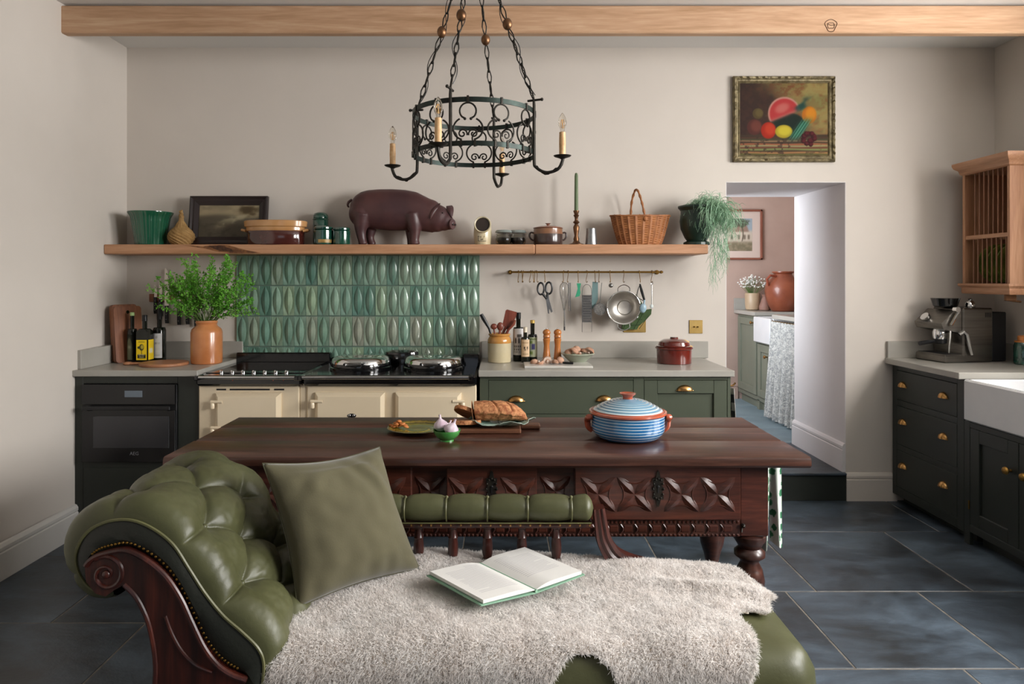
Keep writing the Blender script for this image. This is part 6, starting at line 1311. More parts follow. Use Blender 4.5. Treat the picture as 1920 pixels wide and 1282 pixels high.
# bread board
zB = ZTT; bt = thing('bread_board', 'dark wooden bread board with a short handle under the loaf', 'bread board', (X(925, 2.93), 2.93, ZTT))
obj('board', B().box(X(842, 2.9), X(977, 2.82), 2.80, 3.02, ZTT+.001, ZTT+.021, .005), board_m if False else wood('bread_board_wood', '#4a2a1c', '#65402c', '#7a5038', 'x', 4, .45), bt)
obj('handle', B().box(X(977, 2.82)-.002, X(1012, 2.94), 2.885, 2.945, ZTT+.002, ZTT+.020, .005), bpy.data.materials['bread_board_wood'], bt)
zL = ZTT+.021
# leaf dish
ld_ = thing('leaf_dish', 'grey-green cabbage-leaf ceramic dish under the loaf', 'dish', (X(940, 2.86), 2.86, zL)); lcx, lcy = X(938, 2.87), 2.87; P = []
for i in range(61):
    a = 2*PI*i/60; R = .118*(1+.10*math.sin(a*5+.6)+.05*math.sin(a*11)); row = []
    for j in range(9): s = j/8; row.append((lcx+R*1.12*s*math.cos(a), lcy+R*.72*s*math.sin(a), zL+.004+.020*s**3+.009*s*s*math.sin(a*5+.6+1)+.0015*math.cos(a*26)*s))
    P.append(row)
obj('leaf', B().quadmesh(P), celadon, ld_, smooth=60); vb = B()
for a in LS(.3, 2*PI+.3, 10)[:-1]:
    i = int((a % (2*PI))/(2*PI)*60); vb.tube([(p[0], p[1], p[2]+.001) for p in P[i]], .0016, 5)
vb.tube([(p[-1][0], p[-1][1], p[-1][2]+.0005) for p in P[:-1]], .0014, 5, True)
obj('veins', vb, mat('pale_vein_glaze', '#a9bcae', None, .3), ld_)
# loaf
lo_ = thing('bread_loaf', 'crusty cut loaf of bread on the leaf dish', 'bread', (X(937, 2.90), 2.90, zL)); q = 2.90/F; b = B()
ls_ = [(886, .060, .078), (897, .064, .082), (912, .066, .082), (930, .067, .084), (945, .066, .081), (958, .062, .073), (970, .053, .060), (979, .042, .045), (986, .025, .028), (989, .008, .012)]
ipl = lambda k, u: float(np.interp(u, [s_[0] for s_ in ls_], [s_[k] for s_ in ls_])); Pl = []
for u in LS(886, 989, 30):
    r_, h_ = ipl(1, u), ipl(2, u); Pl.append([(X(u, 2.90), 2.90+r_*math.cos(t_)*(1 if math.sin(t_) > 0 else .86), zL+.016+h_*.5+(h_*.5)*math.sin(t_)) for t_ in LS(0, 2*PI, 37)[:-1]])
b.quadmesh(Pl, False, True).poly(Pl[0]).poly(Pl[-1])
rm = remesh(b, .0035, 5); cut = X(894, 2.90)
nv_ = []
for x, y, z in rm.v:
    n_ = mnoise.noise(Vector((x*38, y*38, z*38)))*.0025+mnoise.noise(Vector((x*110, y*110, z*110)))*.0012
    sc1 = -.007*math.exp(-((x-X(921, 2.9)+(y-2.9)*.45)/.005)**2)*(z > zL+.045); sc3 = -.006*math.exp(-((x-X(950, 2.9)+(y-2.9)*.45)/.005)**2)*(z > zL+.045)
    tz = z+n_+sc1+sc3; xx = max(x+n_, cut-.13*(z-zL)); nv_.append((xx, y+n_, max(tz, zL+.012)))
rm.v = nv_; obj('crust', rm, bread_c, lo_, smooth=60)
obj('cut_face', B().lathe([(.001, 0), (.052, 0), (.054, .001), (0, .001)], (cut-.0165, 2.90, zL+.057), 28, sx=.78, sy=1.16, M=Matrix.Rotation(-PI/2-.13, 4, 'Y')), bread_i, lo_)
def slice_(c, rot, ds):
    t = thing('bread_slice', ds, 'bread', c, 0, 'cut bread slices'); t.rotation_euler = rot
    pts = [(.066*math.cos(a)*(1 if math.sin(a) < .2 else 1.04), .047*math.sin(a)+(.004 if math.sin(a) > 0 else 0)) for a in LS(0, 2*PI, 26, endpoint=False)]
    obj('crumb', B().prism([(x*.95, z*.95) for x, z in pts], -.0085, .0085), bread_i, t, local=True)
    b = B().quadmesh([[(x, -.008, z), (x*1.02, 0, z*1.02), (x, .008, z), (x*.95, .0086, z*.95), (x*.95, -.0086, z*.95)] for x, z in pts], True, True); obj('crust', b, bread_c, t, local=True)
slice_((X(872, 2.88), 2.86, zL+.018), (PI/2-.12, .0, .1), 'bread slice lying flat on the board'); slice_((X(878, 2.92), 2.91, zL+.045), (PI/2-.3, .5, .5), 'bread slice leaning up on the flat slice')
# ================================================================== CHANDELIER
KX, KY, KR = -.108, 2.70, .240; z1_, z2_ = 2.050, 1.892
ch = thing('chandelier', 'round wrought iron chandelier with four candle lamps hanging over the table', 'chandelier', (KX, KY, 2.0))
def kp_(a, r, z): return (KX+r*math.sin(a), KY-r*math.cos(a), z)       # a = 0 towards the camera, + to the right
def band(z):
    P = []
    for i in range(72):
        a = 2*PI*i/72; P.append([kp_(a, KR+.002, z-.009), kp_(a, KR+.002, z+.009), kp_(a, KR-.002, z+.009), kp_(a, KR-.002, z-.009)])
    return obj('ring', B().quadmesh(P, True, True), iron_band, ch)
band(z1_); band(z2_)
NM = 12; mot = 2*PI/NM
def scroll(a0_, pts): return [kp_(a0_+x/KR, KR, z) for x, z in pts]
mid = (z1_+z2_)/2
for k in range(NM):
    a = mot*(k+.5)-math.radians(18); b = B()
    # upper omega
    om = [(.030*math.cos(t_), z1_-.042+.030*math.sin(t_)) for t_ in LS(-.75, PI+.75, 18)]
    om = [(.012, z1_-.068)]+om+[(-.012, z1_-.068)]
    b.tube(scroll(a, om), .0034, 6)
    for s in (-1, 1):
        b.ball(kp_(a+s*.011/KR, KR, z1_-.070), .0055, seg=8, rings=6)
        # lower C scroll ending in a spiral
        sp_ = [(s*(.012+.0*t_), 0) for t_ in ()]
        c0 = (s*.020, z2_+.034)
        spi = [(c0[0]+s*-1*(.004+.014*f)*math.cos(PI*.5+f*2.6*PI)*-1, c0[1]+(.004+.014*f)*math.sin(PI*.5+f*2.6*PI)) for f in LS(0, 1, 22)]
        arcp = [(s*(.012+.042*math.sin(t_)), z2_+.012+.040*(1-math.cos(t_))) for t_ in LS(.25, 2.7, 12)]
        b.tube(scroll(a, spi), .003, 6); b.tube(scroll(a, arcp), .0034, 6)
        b.box(-.004, .004, -.005, .005, -.012, .012, 0, M=Matrix.Translation(kp_(a+s*.025/KR, KR, z2_)) @ Matrix.Rotation(a, 4, 'Z'))
    b.box(-.004, .004, -.005, .005, -.013, .013, 0, M=Matrix.Translation(kp_(a, KR, z1_)) @ Matrix.Rotation(a, 4, 'Z'))
    obj('scrollwork', b, iron, ch)
hookz = 2.86
for k in range(4):
    a = math.radians(-18)+k*PI/2 if False else math.radians((-18, 72, 162, 252)[k])
    up = obj('upright', B().tube([kp_(a, KR+.006, z2_-.02), kp_(a, KR+.006, z1_+.02), kp_(a, KR+.004, z1_+.05)], [.006, .006, .004], 8).tube([kp_(a, KR-.02, z1_+.038), kp_(a, KR+.035, z1_+.040)], .0045, 8).ball(kp_(a, KR+.037, z1_+.040), .0065, seg=10, rings=6), iron, ch)
    arm = catmull([kp_(a, KR+.006, z1_-.02), kp_(a, KR+.006, z2_-.03), kp_(a, KR+.015, z2_-.062), kp_(a, KR+.055, z2_-.083), kp_(a, KR+.10, z2_-.072), kp_(a, KR+.118, z2_-.04), kp_(a, KR+.117, z2_-.026)], 28)
    ar = obj('arm', B().tube(arm, .0062, 8).tube([p+Vector((.0, 0, .0085*math.sin(i*.9))) +Vector((.004*math.cos(i*.9), 0, 0)) for i, p in enumerate(arm[8:])], .0022, 5), iron, ch)
    d = Vector(kp_(a, KR+.117, z2_-.026)); 
    obj('drip_dish', B().lathe([(.006, -.010), (.012, -.006), (.030, .000), (.034, .004), (.030, .003), (.012, .001), (0, .002)], d, 28), iron, ar)
    obj('candle_sleeve', B().lathe([(.0125, .002), (.0120, .03), (.0128, .05), (.0115, .088), (.012, .092), (.008, .094), (0, .093)], d, 16), candle_m, ar)
    bl = obj('bulb', B().lathe([(.007, .094), (.008, .104), (.0145, .118), (.0165, .130), (.0135, .145), (.006, .160), (.001, .166), (0, .1665)], d, 20), bulb_glass, ar)
    fb2 = B()
    for s in range(4):
        aa = s*PI/2; fb2.tube([(d.x+.003*math.cos(aa), d.y+.003*math.sin(aa), d.z+.108), (d.x+.007*math.cos(aa), d.y+.007*math.sin(aa), d.z+.124), (d.x+.003*math.cos(aa+.5), d.y+.003*math.sin(aa+.5), d.z+.140)], .0008, 4)
    obj('filament', fb2, filament, bl)
    # chain
    p0 = Vector(kp_(a, KR+.004, z1_+.045)); p1 = Vector((KX, KY, hookz-.03))
    bow = lambda f: p0.lerp(p1, f)+Vector((0, 0, -.020*math.sin(PI*f)))
    n = 15; prev = None; L = (p1-p0).length/n
    cn = bpy.data.objects.new('x', None)
    for i in range(n):
        c0, c1 = bow(i/n), bow((i+1)/n); dd = (c1-c0).normalized(); c = (c0+c1)/2
        if i == 6: 
            obj('bronze_ball', B().ball(c, .019, .019, .0235, 18, 12), bronze, ch); continue
        side = dd.cross(Vector((0, 1, 0)) if i % 2 else Vector((1, .4, 0))).normalized(); hl = L*.60; wl2 = .0085
        pts = [c+dd*hl*math.sin(t_)*1.0+side*wl2*math.cos(t_)*(1-.35*abs(math.sin(t_))) for t_ in LS(0, 2*PI, 14, endpoint=False)]
        cb2 = B(); cb2.tube(pts, .0026, 6, True)
        if i % 2 == 0: cb2.tube([c+dd*hl*.9*f+side*.004*math.sin(f*9) for f in LS(-1, 1, 9)], .0018, 5)
        obj('chain_link', cb2, iron, ch)
    if k != 2: obj('flex', B().tube([bow(f)+Vector((.016*math.sin(f*19+k*2), .006*math.cos(f*13+k), .006*math.sin(f*9))) for f in LS(.02, 1, 40)], .0017, 5), black_mat, ch)
    bpy.data.objects.remove(cn)
obj('ceiling_hook', B().lathe([(.045, 2.87), (.045, 2.862), (.02, 2.845), (.008, 2.835), (.008, 2.82), (0, 2.82)], (KX, KY, 0), 24), iron, ch)
# ================================================================== CHAISE LONGUE
cl = thing('chaise_longue', 'green leather buttoned chaise longue with carved mahogany frame in the foreground', 'sofa', (-.2, 2.0, 0))
HF, HB = 1.725, 2.25
prof = [(-.980, .612), (-1.030, .618), (-1.064, .655), (-1.074, .705), (-1.052, .756), (-1.005, .786), (-.942, .794), (-.885, .775), (-.830, .733), (-.788, .670), (-.749, .610), (-.703, .553), (-.653, .509), (-.614, .469), (-.600, .430), (-.605, .37)]
NU, NVv = 300, 200; pc = [Vector((p[0], 0, p[1])) for p in catmull([(x, z, 0) for x, z in prof], NU)]
pc = [Vector((p[0], 0, p[1])) for p in [(q_.x, q_.y) if False else (q_[0], q_[1]) for q_ in catmull([(x, z, 0) for x, z in prof], NU)]]
ul = [0]
for i in range(1, NU): ul.append(ul[-1]+(pc[i]-pc[i-1]).length)
U0 = None
# arc length at the button (-.82,.706)
iu = min(range(NU), key=lambda i: (pc[i]-Vector((-.822, 0, .716))).length); U0 = ul[iu]
DU, DV, V0 = .185, .25, 1.85
def tuft(u, v):
    a = (u-U0)/DU; c = (v-V0)/DV; fa, fb = a+c, a-c; sp_ = 1/math.hypot(1/DU, 1/DV)
    ta, tb_ = abs(fa-round(fa))*sp_, abs(fb-round(fb))*sp_; dl = min(ta, tb_)
    ra, rb_ = round(fa), round(fb); du, dv = ((ra+rb_)/2-a)*DU, ((ra-rb_)/2-c)*DV; dd = math.hypot(du, dv)
    dome = (abs(math.sin(PI*fa))*abs(math.sin(PI*fb)))**.5
    if v < V0:
        t_ = min(1, (V0-v)/.05); d1 = abs(a-round(a))*DU; dl = dl*(1-t_)+d1*t_; dome = dome*(1-t_)+abs(math.sin(PI*a))**.6*t_; dd = dd*(1-t_)+math.hypot(d1, V0-v)*t_
    if v > V0+DV+.02: t_ = min(1, (v-V0-DV-.02)/.04); dl = dl*(1-t_)+.03*t_; dome = dome*(1-t_)+.8*t_
    crease = 1-math.exp(-(dl/.0085)); near = math.exp(-(dd/.05)**2)
    return .40*dome+.16*crease+.44*(1-math.exp(-(dd/.036)**1.5))-.0*near
P = []
for i in range(NU):
    u = ul[i]; tan = (pc[min(NU-1, i+1)]-pc[max(0, i-1)]).normalized(); n_ = Vector((-tan.z, 0, tan.x)); 
    endf = min(1, u/.10)*min(1, (ul[-1]-u)/.08); row = []
    for j in range(NVv):
        v = HF+(HB-HF)*j/(NVv-1); e1, e2 = min(1, (v-HF)/.055), min(1, (HB-v)/.05); ed = math.sqrt(max(0, 1-(1-e1)**2))*math.sqrt(max(0, 1-(1-e2)**2))
        hh_ = (.012+.048*tuft(u, v)*(.25+.75*endf))*ed
        wr = .0034*mnoise.noise(Vector((u*20, v*20, 0)))+.0016*mnoise.noise(Vector((u*62, v*44, 3)))
        p = pc[i]+n_*(hh_+wr*ed); row.append((p.x, v-.006*ed*0, p.z))
    P.append(row)
hr = obj('headrest', B().quadmesh(P), leather, cl, smooth=180)
bt_ = B(); bl_ = []
for a2 in range(-14, 15):
    for c2 in range(-4, 8):
        if (a2+c2) % 2: continue
        u, v = U0+a2*DU/2, V0+c2*DV/2
        if not (.08 < u < ul[-1]-.03 and HF+.03 < v < HB-.03): continue
        i = min(range(NU), key=lambda i: abs(ul[i]-u)); j = int((v-HF)/(HB-HF)*(NVv-1)); tan = (pc[min(NU-1, i+1)]-pc[max(0, i-1)]).normalized(); n_ = Vector((-tan.z, 0, tan.x)); p = Vector(P[i][j])+n_*.004
        obj('button', B().ball(p, .0085, .0085, .0085, 12, 8), leather, hr)
# leather side panels with shade put into their colour, piping, carved wooden scroll
inner = [(170, 1085), (168, 1055), (183, 1036), (210, 1026), (245, 1022), (283, 1040), (318, 1070), (345, 1110), (366, 1155), (388, 1200), (412, 1232), (440, 1252), (468, 1262)]
inn = [(X(a, HF), Z(c, HF)) for a, c in inner]
ip = [Vector((p[0], 0, p[1])) for p in catmull([(x, z, 0) for x, z in inn], 60)]
for side, yy in ((0, HF), (1, HB)):
    oi_ = [pc[int(i*(NU-1)/59)] for i in range(60)]
    s = -1 if side == 0 else 1
    b = B().quadmesh([[ (o_.x, yy, o_.z), (o_.x*.66+q_.x*.34, yy+s*.012, o_.z*.66+q_.z*.34), (o_.x*.33+q_.x*.67, yy+s*.014, o_.z*.33+q_.z*.67), (q_.x, yy+s*.004, q_.z)] for o_, q_ in zip(oi_, ip)])
    obj('side_panel', b, leather_shaded, cl); obj('piping', B().tube([Vector((p.x, yy+s*.002, p.z)) for p in pc[4:]], .0042, 6), piping_m, cl)
    wood_poly = [(p.x, p.z) for p in ip]+[(X(a, HF), Z(c, HF)) for a, c in ((455, 1290), (430, 1330), (300, 1330), (292, 1290), (297, 1240), (293, 1195), (282, 1152), (262, 1112), (240, 1090), (222, 1100), (205, 1112), (186, 1106))]
    y0_, y1_ = (yy-.018, yy+.03) if side == 0 else (yy-.03, yy+.018)
    sc_ = obj('scroll_frame', B().prism(wood_poly, y0_, y1_), mahog, cl, smooth=25); yf_ = y0_ if side == 0 else y1_; mb = B()
    mb.tube([Vector((p.x-.0, yf_-s*-.002, p.z-.006)) for p in ip[6:]], .007, 8)
    mb.tube(catmull([(X(a, HF), yf_, Z(c, HF)) for a, c in ((240, 1090), (262, 1113), (282, 1153), (293, 1196), (298, 1240), (296, 1290))], 20), .006, 8)
    mb.tube(catmull([(X(a, HF), yf_, Z(c, HF)) for a, c in ((316, 1148), (328, 1180), (346, 1212), (372, 1238), (404, 1252))], 20), .0045, 8)
    cc = (X(207, HF), Z(1071, HF)); mb.tube([(cc[0]+.048*(1-f*.8)*math.cos(2.2-f*9), yf_-.004*0, cc[1]+.048*(1-f*.8)*math.sin(2.2-f*9)) for f in LS(0, 1, 50)], [.007*(1-.5*f) for f in LS(0, 1, 50)], 8)
    mb.ball((cc[0], yf_, cc[1]), .011, .008, .011); obj('carved_moulding', mb, mahog, sc_)
nb = B()
for i in range(8, 56, 1): p = ip[i]; nb.ball((p.x+.004, HF-.012, p.z+.010), .0035, .003, .0035, 8, 5)
obj('studs', nb, brass_dk, cl)['kind'] = 'stuff'
# fabric back of the roll
obj('roll_underside', B().quadmesh([[(p.x+ (0), v, p.z) for v in (HF, HB)] for p in [Vector((x, 0, z)) for x, z in ((-.985, .60), (-.93, .63), (-.88, .60), (-.84, .54), (-.81, .48), (-.79, .40), (-.79, .25))]]), leather_shaded, cl)
obj('headrest_base', B().box(-.81, -.60, HF+.02, HB-.02, .22, .40, .01), leather_shaded, cl)
# seat
SX0, SX1, SY0, SY1, SZ1, SZ0 = -.66, .815, 1.745, 2.335, .435, .235
P = []; nx, ny = 90, 40
def seat_pt(u, v, top=True):
    x = SX0+(SX1-SX0)*u; y = SY0+(SY1-SY0)*v; r = .075
    dx = max(0, x-(SX1-r))/r; dy = max(max(0, (SY0+r)-y), max(0, y-(SY1-r)))/r
    d = min(1, math.hypot(dx, dy)); z = SZ1-r+r*math.sqrt(max(0, 1-d*d))+.010*math.sin(PI*u)*math.sin(PI*v)
    return x, y, z
ring = []
def sring(off, z, bulge=0):
    pts = []; r = .085; x0, x1, y0, y1 = SX0, SX1-off, SY0+off, SY1-off; r2 = max(.01, r-off)
    def arcp(cx, cy, a0): return [(cx+r2*math.cos(a0+t_*PI/2/10), cy+r2*math.sin(a0+t_*PI/2/10)) for t_ in range(11)]
    n_ = 46; pts += [(x0+(x1-r2-x0)*k/n_, y0) for k in range(n_)]; pts += arcp(x1-r2, y0+r2, -PI/2); pts += arcp(x1-r2, y1-r2, 0); pts += [(x1-r2-(x1-r2-x0)*k/n_, y1) for k in range(1, n_+1)]
    out = []
    for x, y in pts:
        w_ = 0
        if x > SX1-.12 and bulge: w_ = .0035*math.sin(math.atan2(y-(y0+r2), x-(x1-r2))*34)*bulge
        out.append((x+w_, y+w_*.7, z+.0015*mnoise.noise(Vector((x*14, y*14, z*9)))))
    return out
secs = [(-.004, SZ0, 0), (-.012, SZ0+.02, 1), (-.018, .33, 1), (-.014, .375, .8), (.0, .405, .3), (.012, .422, 0), (.03, .433, 0), (.06, .440, 0), (.11, .445, 0), (.17, .449, 0), (.24, .450, 0), (.29, .450, 0)]
R_ = [sring(*s_) for s_ in secs]; sb = B().quadmesh(R_, False, True); obj('seat', sb, leather, cl, smooth=80)
obj('seat_piping', B().tube([(x, y, z) for x, y, z in sring(-.016, .262)], .005, 6), piping_m, cl)
obj('seat_rail', B().box(-.80, SX1-.01, SY0+.005, SY0+.045, .165, SZ0+.01, .006).box(-.80, SX1-.01, SY1-.04, SY1, .165, SZ0+.01, .006).box(SX1-.05, SX1-.005, SY0+.005, SY1, .165, SZ0+.01, .006).box(-.82, -.78, SY0, SY1, .165, SZ0+.01, .006), mahog, cl)
for x, y in ((-.76, SY0+.04), (SX1-.05, SY0+.045), (-.76, SY1-.05), (SX1-.05, SY1-.045)):
    obj('leg', B().lathe([(.012, 0), (.016, .006), (.020, .03), (.014, .045), (.022, .07), (.030, .12), (.034, .15), (.026, .16), (.034, .172)], (x, y, 0), 20), mahog, cl, smooth=60)
# back gallery
GY = 2.28; gz = Z(979, GY); gx0_, gx1_ = -.64, X(1112, GY)
rb = B(); P = []; n = 200; sec_w = .0; cy0 = gz+.048
creases = [X(p_, GY) for p_ in (761, 838, 914, 989, 1070)]
step_ = creases[1]-creases[0]; creases = [creases[0]-step_*k for k in (3, 2, 1)]+creases
for i in range(n):
    x = gx0_+(gx1_-gx0_)*i/(n-1); d = min(abs(x-c_) for c_ in creases); e1 = min(1, (gx1_-x)/.03, (x-gx0_)/.03); ed = math.sqrt(max(0.02, 1-(1-e1)**2)); f = 1-.22*math.exp(-(d/.012)**1.2)
    bul = .92+.08*min(1, d/.05); row = []
    for k in range(24):
        a = 2*PI*k/24; s_ = math.sin(a); rz_ = .046*ed*bul*(f if s_ > 0 else 1-(1-f)*.3); ry_ = .048*ed*bul*(f*.4+.6); row.append((x, GY+ry_*math.cos(a), cy0+rz_*s_*(1 if s_ > 0 else .9)))
    P.append(row)
obj('back_roll', rb.quadmesh(P, False, True).poly(P[0]).poly(P[-1]), leather, cl, smooth=180)
pb = B()
for c_ in creases:
    if c_ > gx0_+.02: pb.tube([(c_, GY+.046*math.cos(a), cy0+.041*math.sin(a)) for a in LS(PI*.55, PI*1.42, 14)], .0028, 6); obj('button', B().ball((c_, GY-.012, cy0+.040), .006, seg=10, rings=6), piping_m, cl)
pb.tube([(gx0_, GY-.042, gz+.012), (gx1_-.01, GY-.042, gz+.012)], .0025, 6)
obj('roll_piping', pb, piping_m, cl)
st2 = B(); x = gx0_+.02
while x < gx1_-.005: st2.ball((x, GY-.0415, gz+.005), .0042, .0035, .0042, 8, 5); x += .0325
obj('brass_studs', st2, brass_cup, cl)['kind'] = 'stuff'
obj('back_rail', B().box(gx0_-.05, gx1_-.004, GY-.034, GY+.034, gz-.008, gz+.004, .003), mahog, cl)
sps = [785, 850, 915, 979, 1043]; stp = (X(1043, GY)-X(785, GY))/4
for k in range(7):
    x = X(785, GY)+stp*(4-k); z0_, zt2 = .42, gz-.006; hh_ = zt2-z0_; q = .0018
    obj('spindle', B().lathe([(.017, z0_), (.019, z0_+hh_*.08), (.012, z0_+hh_*.12), (.019, z0_+hh_*.2), (.0205, z0_+hh_*.28), (.0135, z0_+hh_*.33), (.0165, z0_+hh_*.40), (.0175, z0_+hh_*.5), (.0165, z0_+hh_*.62), (.0148, z0_+hh_*.72), (.0168, z0_+hh_*.74), (.0145, z0_+hh_*.76), (.0125, z0_+hh_*.88), (.0125, z0_+hh_*.91), (.0165, z0_+hh_*.93), (.0165, z0_+hh_*.975), (.014, zt2)], (x, GY, 0), 24), mahog, cl, smooth=40)
# scrolled bracket closing the gallery
cp = catmull([(X(1122, GY), 0, Z(950, GY)), (X(1127, GY), 0, Z(985, GY)), (X(1133, GY), 0, Z(1012, GY)), (X(1150, GY), 0, Z(1040, GY)), (X(1180, GY), 0, Z(1058, GY)), (X(1205, GY), 0, Z(1066, GY))], 30)
P = []
for i, p in enumerate(cp):
    f = i/29; w_ = .018+.016*f; t_ = (cp[min(29, i+1)]-cp[max(0, i-1)]).normalized(); n_ = Vector((t_.z, 0, -t_.x)); row = []
    for k, (a, dy) in enumerate(((-1, -.022), (-.55, -.027), (-.2, -.022), (.15, -.028), (.55, -.022), (1, -.026), (1.1, 0), (1, .026), (0, .028), (-1, .022), (-1.05, 0))): q_ = p+n_*a*w_; row.append((q_.x, GY+dy, q_.z))
    P.append(row)
obj('carved_bracket', B().quadmesh(P, False, True).poly(P[0]).poly(P[-1]), mahog, cl, smooth=30)
# ================================================================== CUSHION
BL, BR, TR, TL = Vector((-.575, 1.925, .475)), Vector((-.262, 2.19, .472)), Vector((-.403, 2.262, .846)), Vector((-.700, 2.00, .862))
cu_ = thing('velvet_cushion', 'square olive velvet cushion leaning on the headrest', 'cushion', (BL+BR)/2)
nrm = (BR-BL).cross(TL-BL).normalized()
if nrm.y > 0: nrm = -nrm
def cush(sgn):
    P = []; n = 48
    for i in range(n+1):
        u = i/n; row = []
        for j in range(n+1):
            v = j/n; inu = .085*math.sin(PI*v)**1.0*(1 if True else 0); inv = .075*math.sin(PI*u)
            uu = u+(.5-u)*2*inu*.5*(abs(2*u-1)**1.5); vv = v+(.5-v)*2*inv*.5*(abs(2*v-1)**1.5)
            p = BL*(1-uu)*(1-vv)+BR*uu*(1-vv)+TR*uu*vv+TL*(1-uu)*vv
            a, b_ = abs(2*u-1), abs(2*v-1); th_ = .085*(max(0, 1-a**2.6)*max(0, 1-b_**2.6))**.55
            r1 = math.hypot(u-1, v-1); r2 = math.hypot(u, v-1); r3 = math.hypot(u-1, v); edge = max(a, b_)
            wr = .010*math.sin((u*.8+v*.5)*34+math.sin(v*6)*2)*math.exp(-((r1-.30)/.16)**2)+.004*math.sin((u-v)*26+2)*math.exp(-((r2-.28)/.15)**2)+.005*math.sin((u*34+math.sin(u*9)))*math.exp(-(v/.14)**1.5)
            wr += .0035*mnoise.noise(Vector((u*5, v*5, sgn)))+.0045*mnoise.noise(Vector((u*9, v*9, 5)))
            row.append(p+nrm*sgn*(th_+wr*(1-edge**6))+Vector((0, 0, -.006*math.sin(PI*u)*(v > .9))))
        P.append(row)
    return P
A_, D_ = cush(1), cush(-1)
obj('cover', B().quadmesh(A_).quadmesh(D_), velvet, cu_, smooth=180)
n = 48; ed = [A_[i][0] for i in range(n+1)]+[A_[n][j] for j in range(1, n+1)]+[A_[i][n] for i in range(n-1, -1, -1)]+[A_[0][j] for j in range(n-1, 0, -1)]
obj('seam', B().tube(ed, .0018, 5, True), mat('olive_seam', '#4c4a35', None, .9), cu_)
# ================================================================== SHEEPSKIN
sk_ = thing('sheepskin', 'large cream sheepskin spread over the green leather seat', 'rug', (.1, 2.0, .46))
# outline in (x, s): s = distance measured from the back edge forward, past the front edge it hangs down
out = [(-.50, 2.325), (-.20, 2.33), (.05, 2.335), (.30, 2.30), (.42, 2.26), (.60, 2.28), (.735, 2.20), (.795, 2.10), (.805, 2.02), (.775, 1.98), (.755, 1.93), (.70, 1.93), (.66, 1.90), (.665, 1.80), (.64, 1.72), (.585, 1.66), (.50, 1.62), (.42, 1.61), (.335, 1.64), (.285, 1.72), (.245, 1.755), (.19, 1.755), (.14, 1.72), (.08, 1.60), (-.05, 1.52), (-.25, 1.50), (-.45, 1.51), (-.575, 1.55), (-.60, 1.75), (-.58, 1.92), (-.56, 2.10), (-.54, 2.25)]
oc = [Vector((p[0], p[1], 0)) for p in catmull([(x, y, 0) for x, y in out], 200, True)]
ox_, oy_ = np.array([p.x for p in oc]), np.array([p.y for p in oc])
def inside(x, y):
    x = np.asarray(x); y = np.asarray(y); r = np.zeros(x.shape, bool); j = len(ox_)-1
    for i in range(len(ox_)):
        c_ = ((oy_[i] > y) != (oy_[j] > y)) & (x < (ox_[j]-ox_[i])*(y-oy_[i])/(oy_[j]-oy_[i]+1e-12)+ox_[i]); r ^= c_; j = i
    return r
def edist(x, y):
    d = np.full(np.shape(x), 9.0)
    for i in range(0, len(ox_)): d = np.minimum(d, np.hypot(x-ox_[i], y-oy_[i]))
    return d
nz = vnoise
def nfield(x, y, s_, seed):
    g = np.random.RandomState(seed).rand(64, 64); u = (x+5)*s_ % 63; v = (y+5)*s_ % 63; i = u.astype(int); j = v.astype(int); fx = u-i; fy = v-j; fx = fx*fx*(3-2*fx); fy = fy*fy*(3-2*fy)
    return g[i, j]*(1-fx)*(1-fy)+g[(i+1) % 64, j]*fx*(1-fy)+g[i, (j+1) % 64]*(1-fx)*fy+g[(i+1) % 64, (j+1) % 64]*fx*fy-.5
def surf(x, s, lift):
    """maps flat sheepskin coordinates to its draped surface and normal"""
    e = SY0+.06; r = .062; zt = .450+lift
    z = np.full(x.shape, zt); y = s.copy(); ny = np.zeros_like(x); nz_ = np.ones_like(x)
    over = s < e; a = np.clip((e-s)/r, 0, PI/2); rr = r+lift
    y = np.where(over, e-rr*np.sin(a), y); z = np.where(over, .450-r+rr*np.cos(a), z); ny = np.where(over, -np.sin(a), ny); nz_ = np.where(over, np.cos(a), nz_)
    hang = (e-s)-r*PI/2; hv = hang > 0; z = np.where(hv, .450-r-hang, z); y = np.where(hv, e-rr, y)
    bend = np.clip(x-.77, 0, 1); z = z-bend*bend*6
    # soft folds towards the right tip
    fold_ = .022*np.exp(-((s-(2.07-.22*(x-.55)))/.035)**2)*np.clip((x-.38)/.2, 0, 1)*np.clip((.86-x)/.1, 0, 1)+.014*np.exp(-((s-2.20)/.05)**2)*np.clip((x-.3)/.2, 0, 1); z = z+np.where(over, 0, fold_)
    z = z+.005*np.sin(x*9+s*5)+.003*np.sin(x*17-s*11)+.004*nfield(x, s, 14, 21)+.0035*nfield(x, s, 34, 22)-.0*x
    z = z+np.clip((s-2.16)/.10, 0, 1)*.012*np.clip((.15-x)/.3, 0, 1)
    return np.stack([x, y, z], -1), np.stack([np.zeros_like(x), ny, nz_], -1)
gx = np.linspace(-.62, .88, 151); gs = np.linspace(1.48, 2.36, 89); GX, GS = np.meshgrid(gx, gs, indexing='ij'); Pp, _n = surf(GX, GS, .010)
ins = inside(GX, GS); b = B(); idx = -np.ones(GX.shape, int)
k = 0
for i in range(GX.shape[0]-1):
    for j in range(GX.shape[1]-1):
        if ins[i, j] and ins[i+1, j] and ins[i+1, j+1] and ins[i, j+1]:
            q4 = []
            for (a_, c_) in ((i, j), (i+1, j), (i+1, j+1), (i, j+1)):
                if idx[a_, c_] < 0: idx[a_, c_] = len(b.v); b.v.append(tuple(Pp[a_, c_]))
                q4.append(idx[a_, c_])
            b.f.append(tuple(q4)); b.m.append(0)
hd_ = obj('hide', b, hide, sk_, smooth=80)
sd_ = hd_.modifiers.new('thickness', 'SOLIDIFY'); sd_.thickness = .004
rg = np.random.RandomState(5); N = 400000
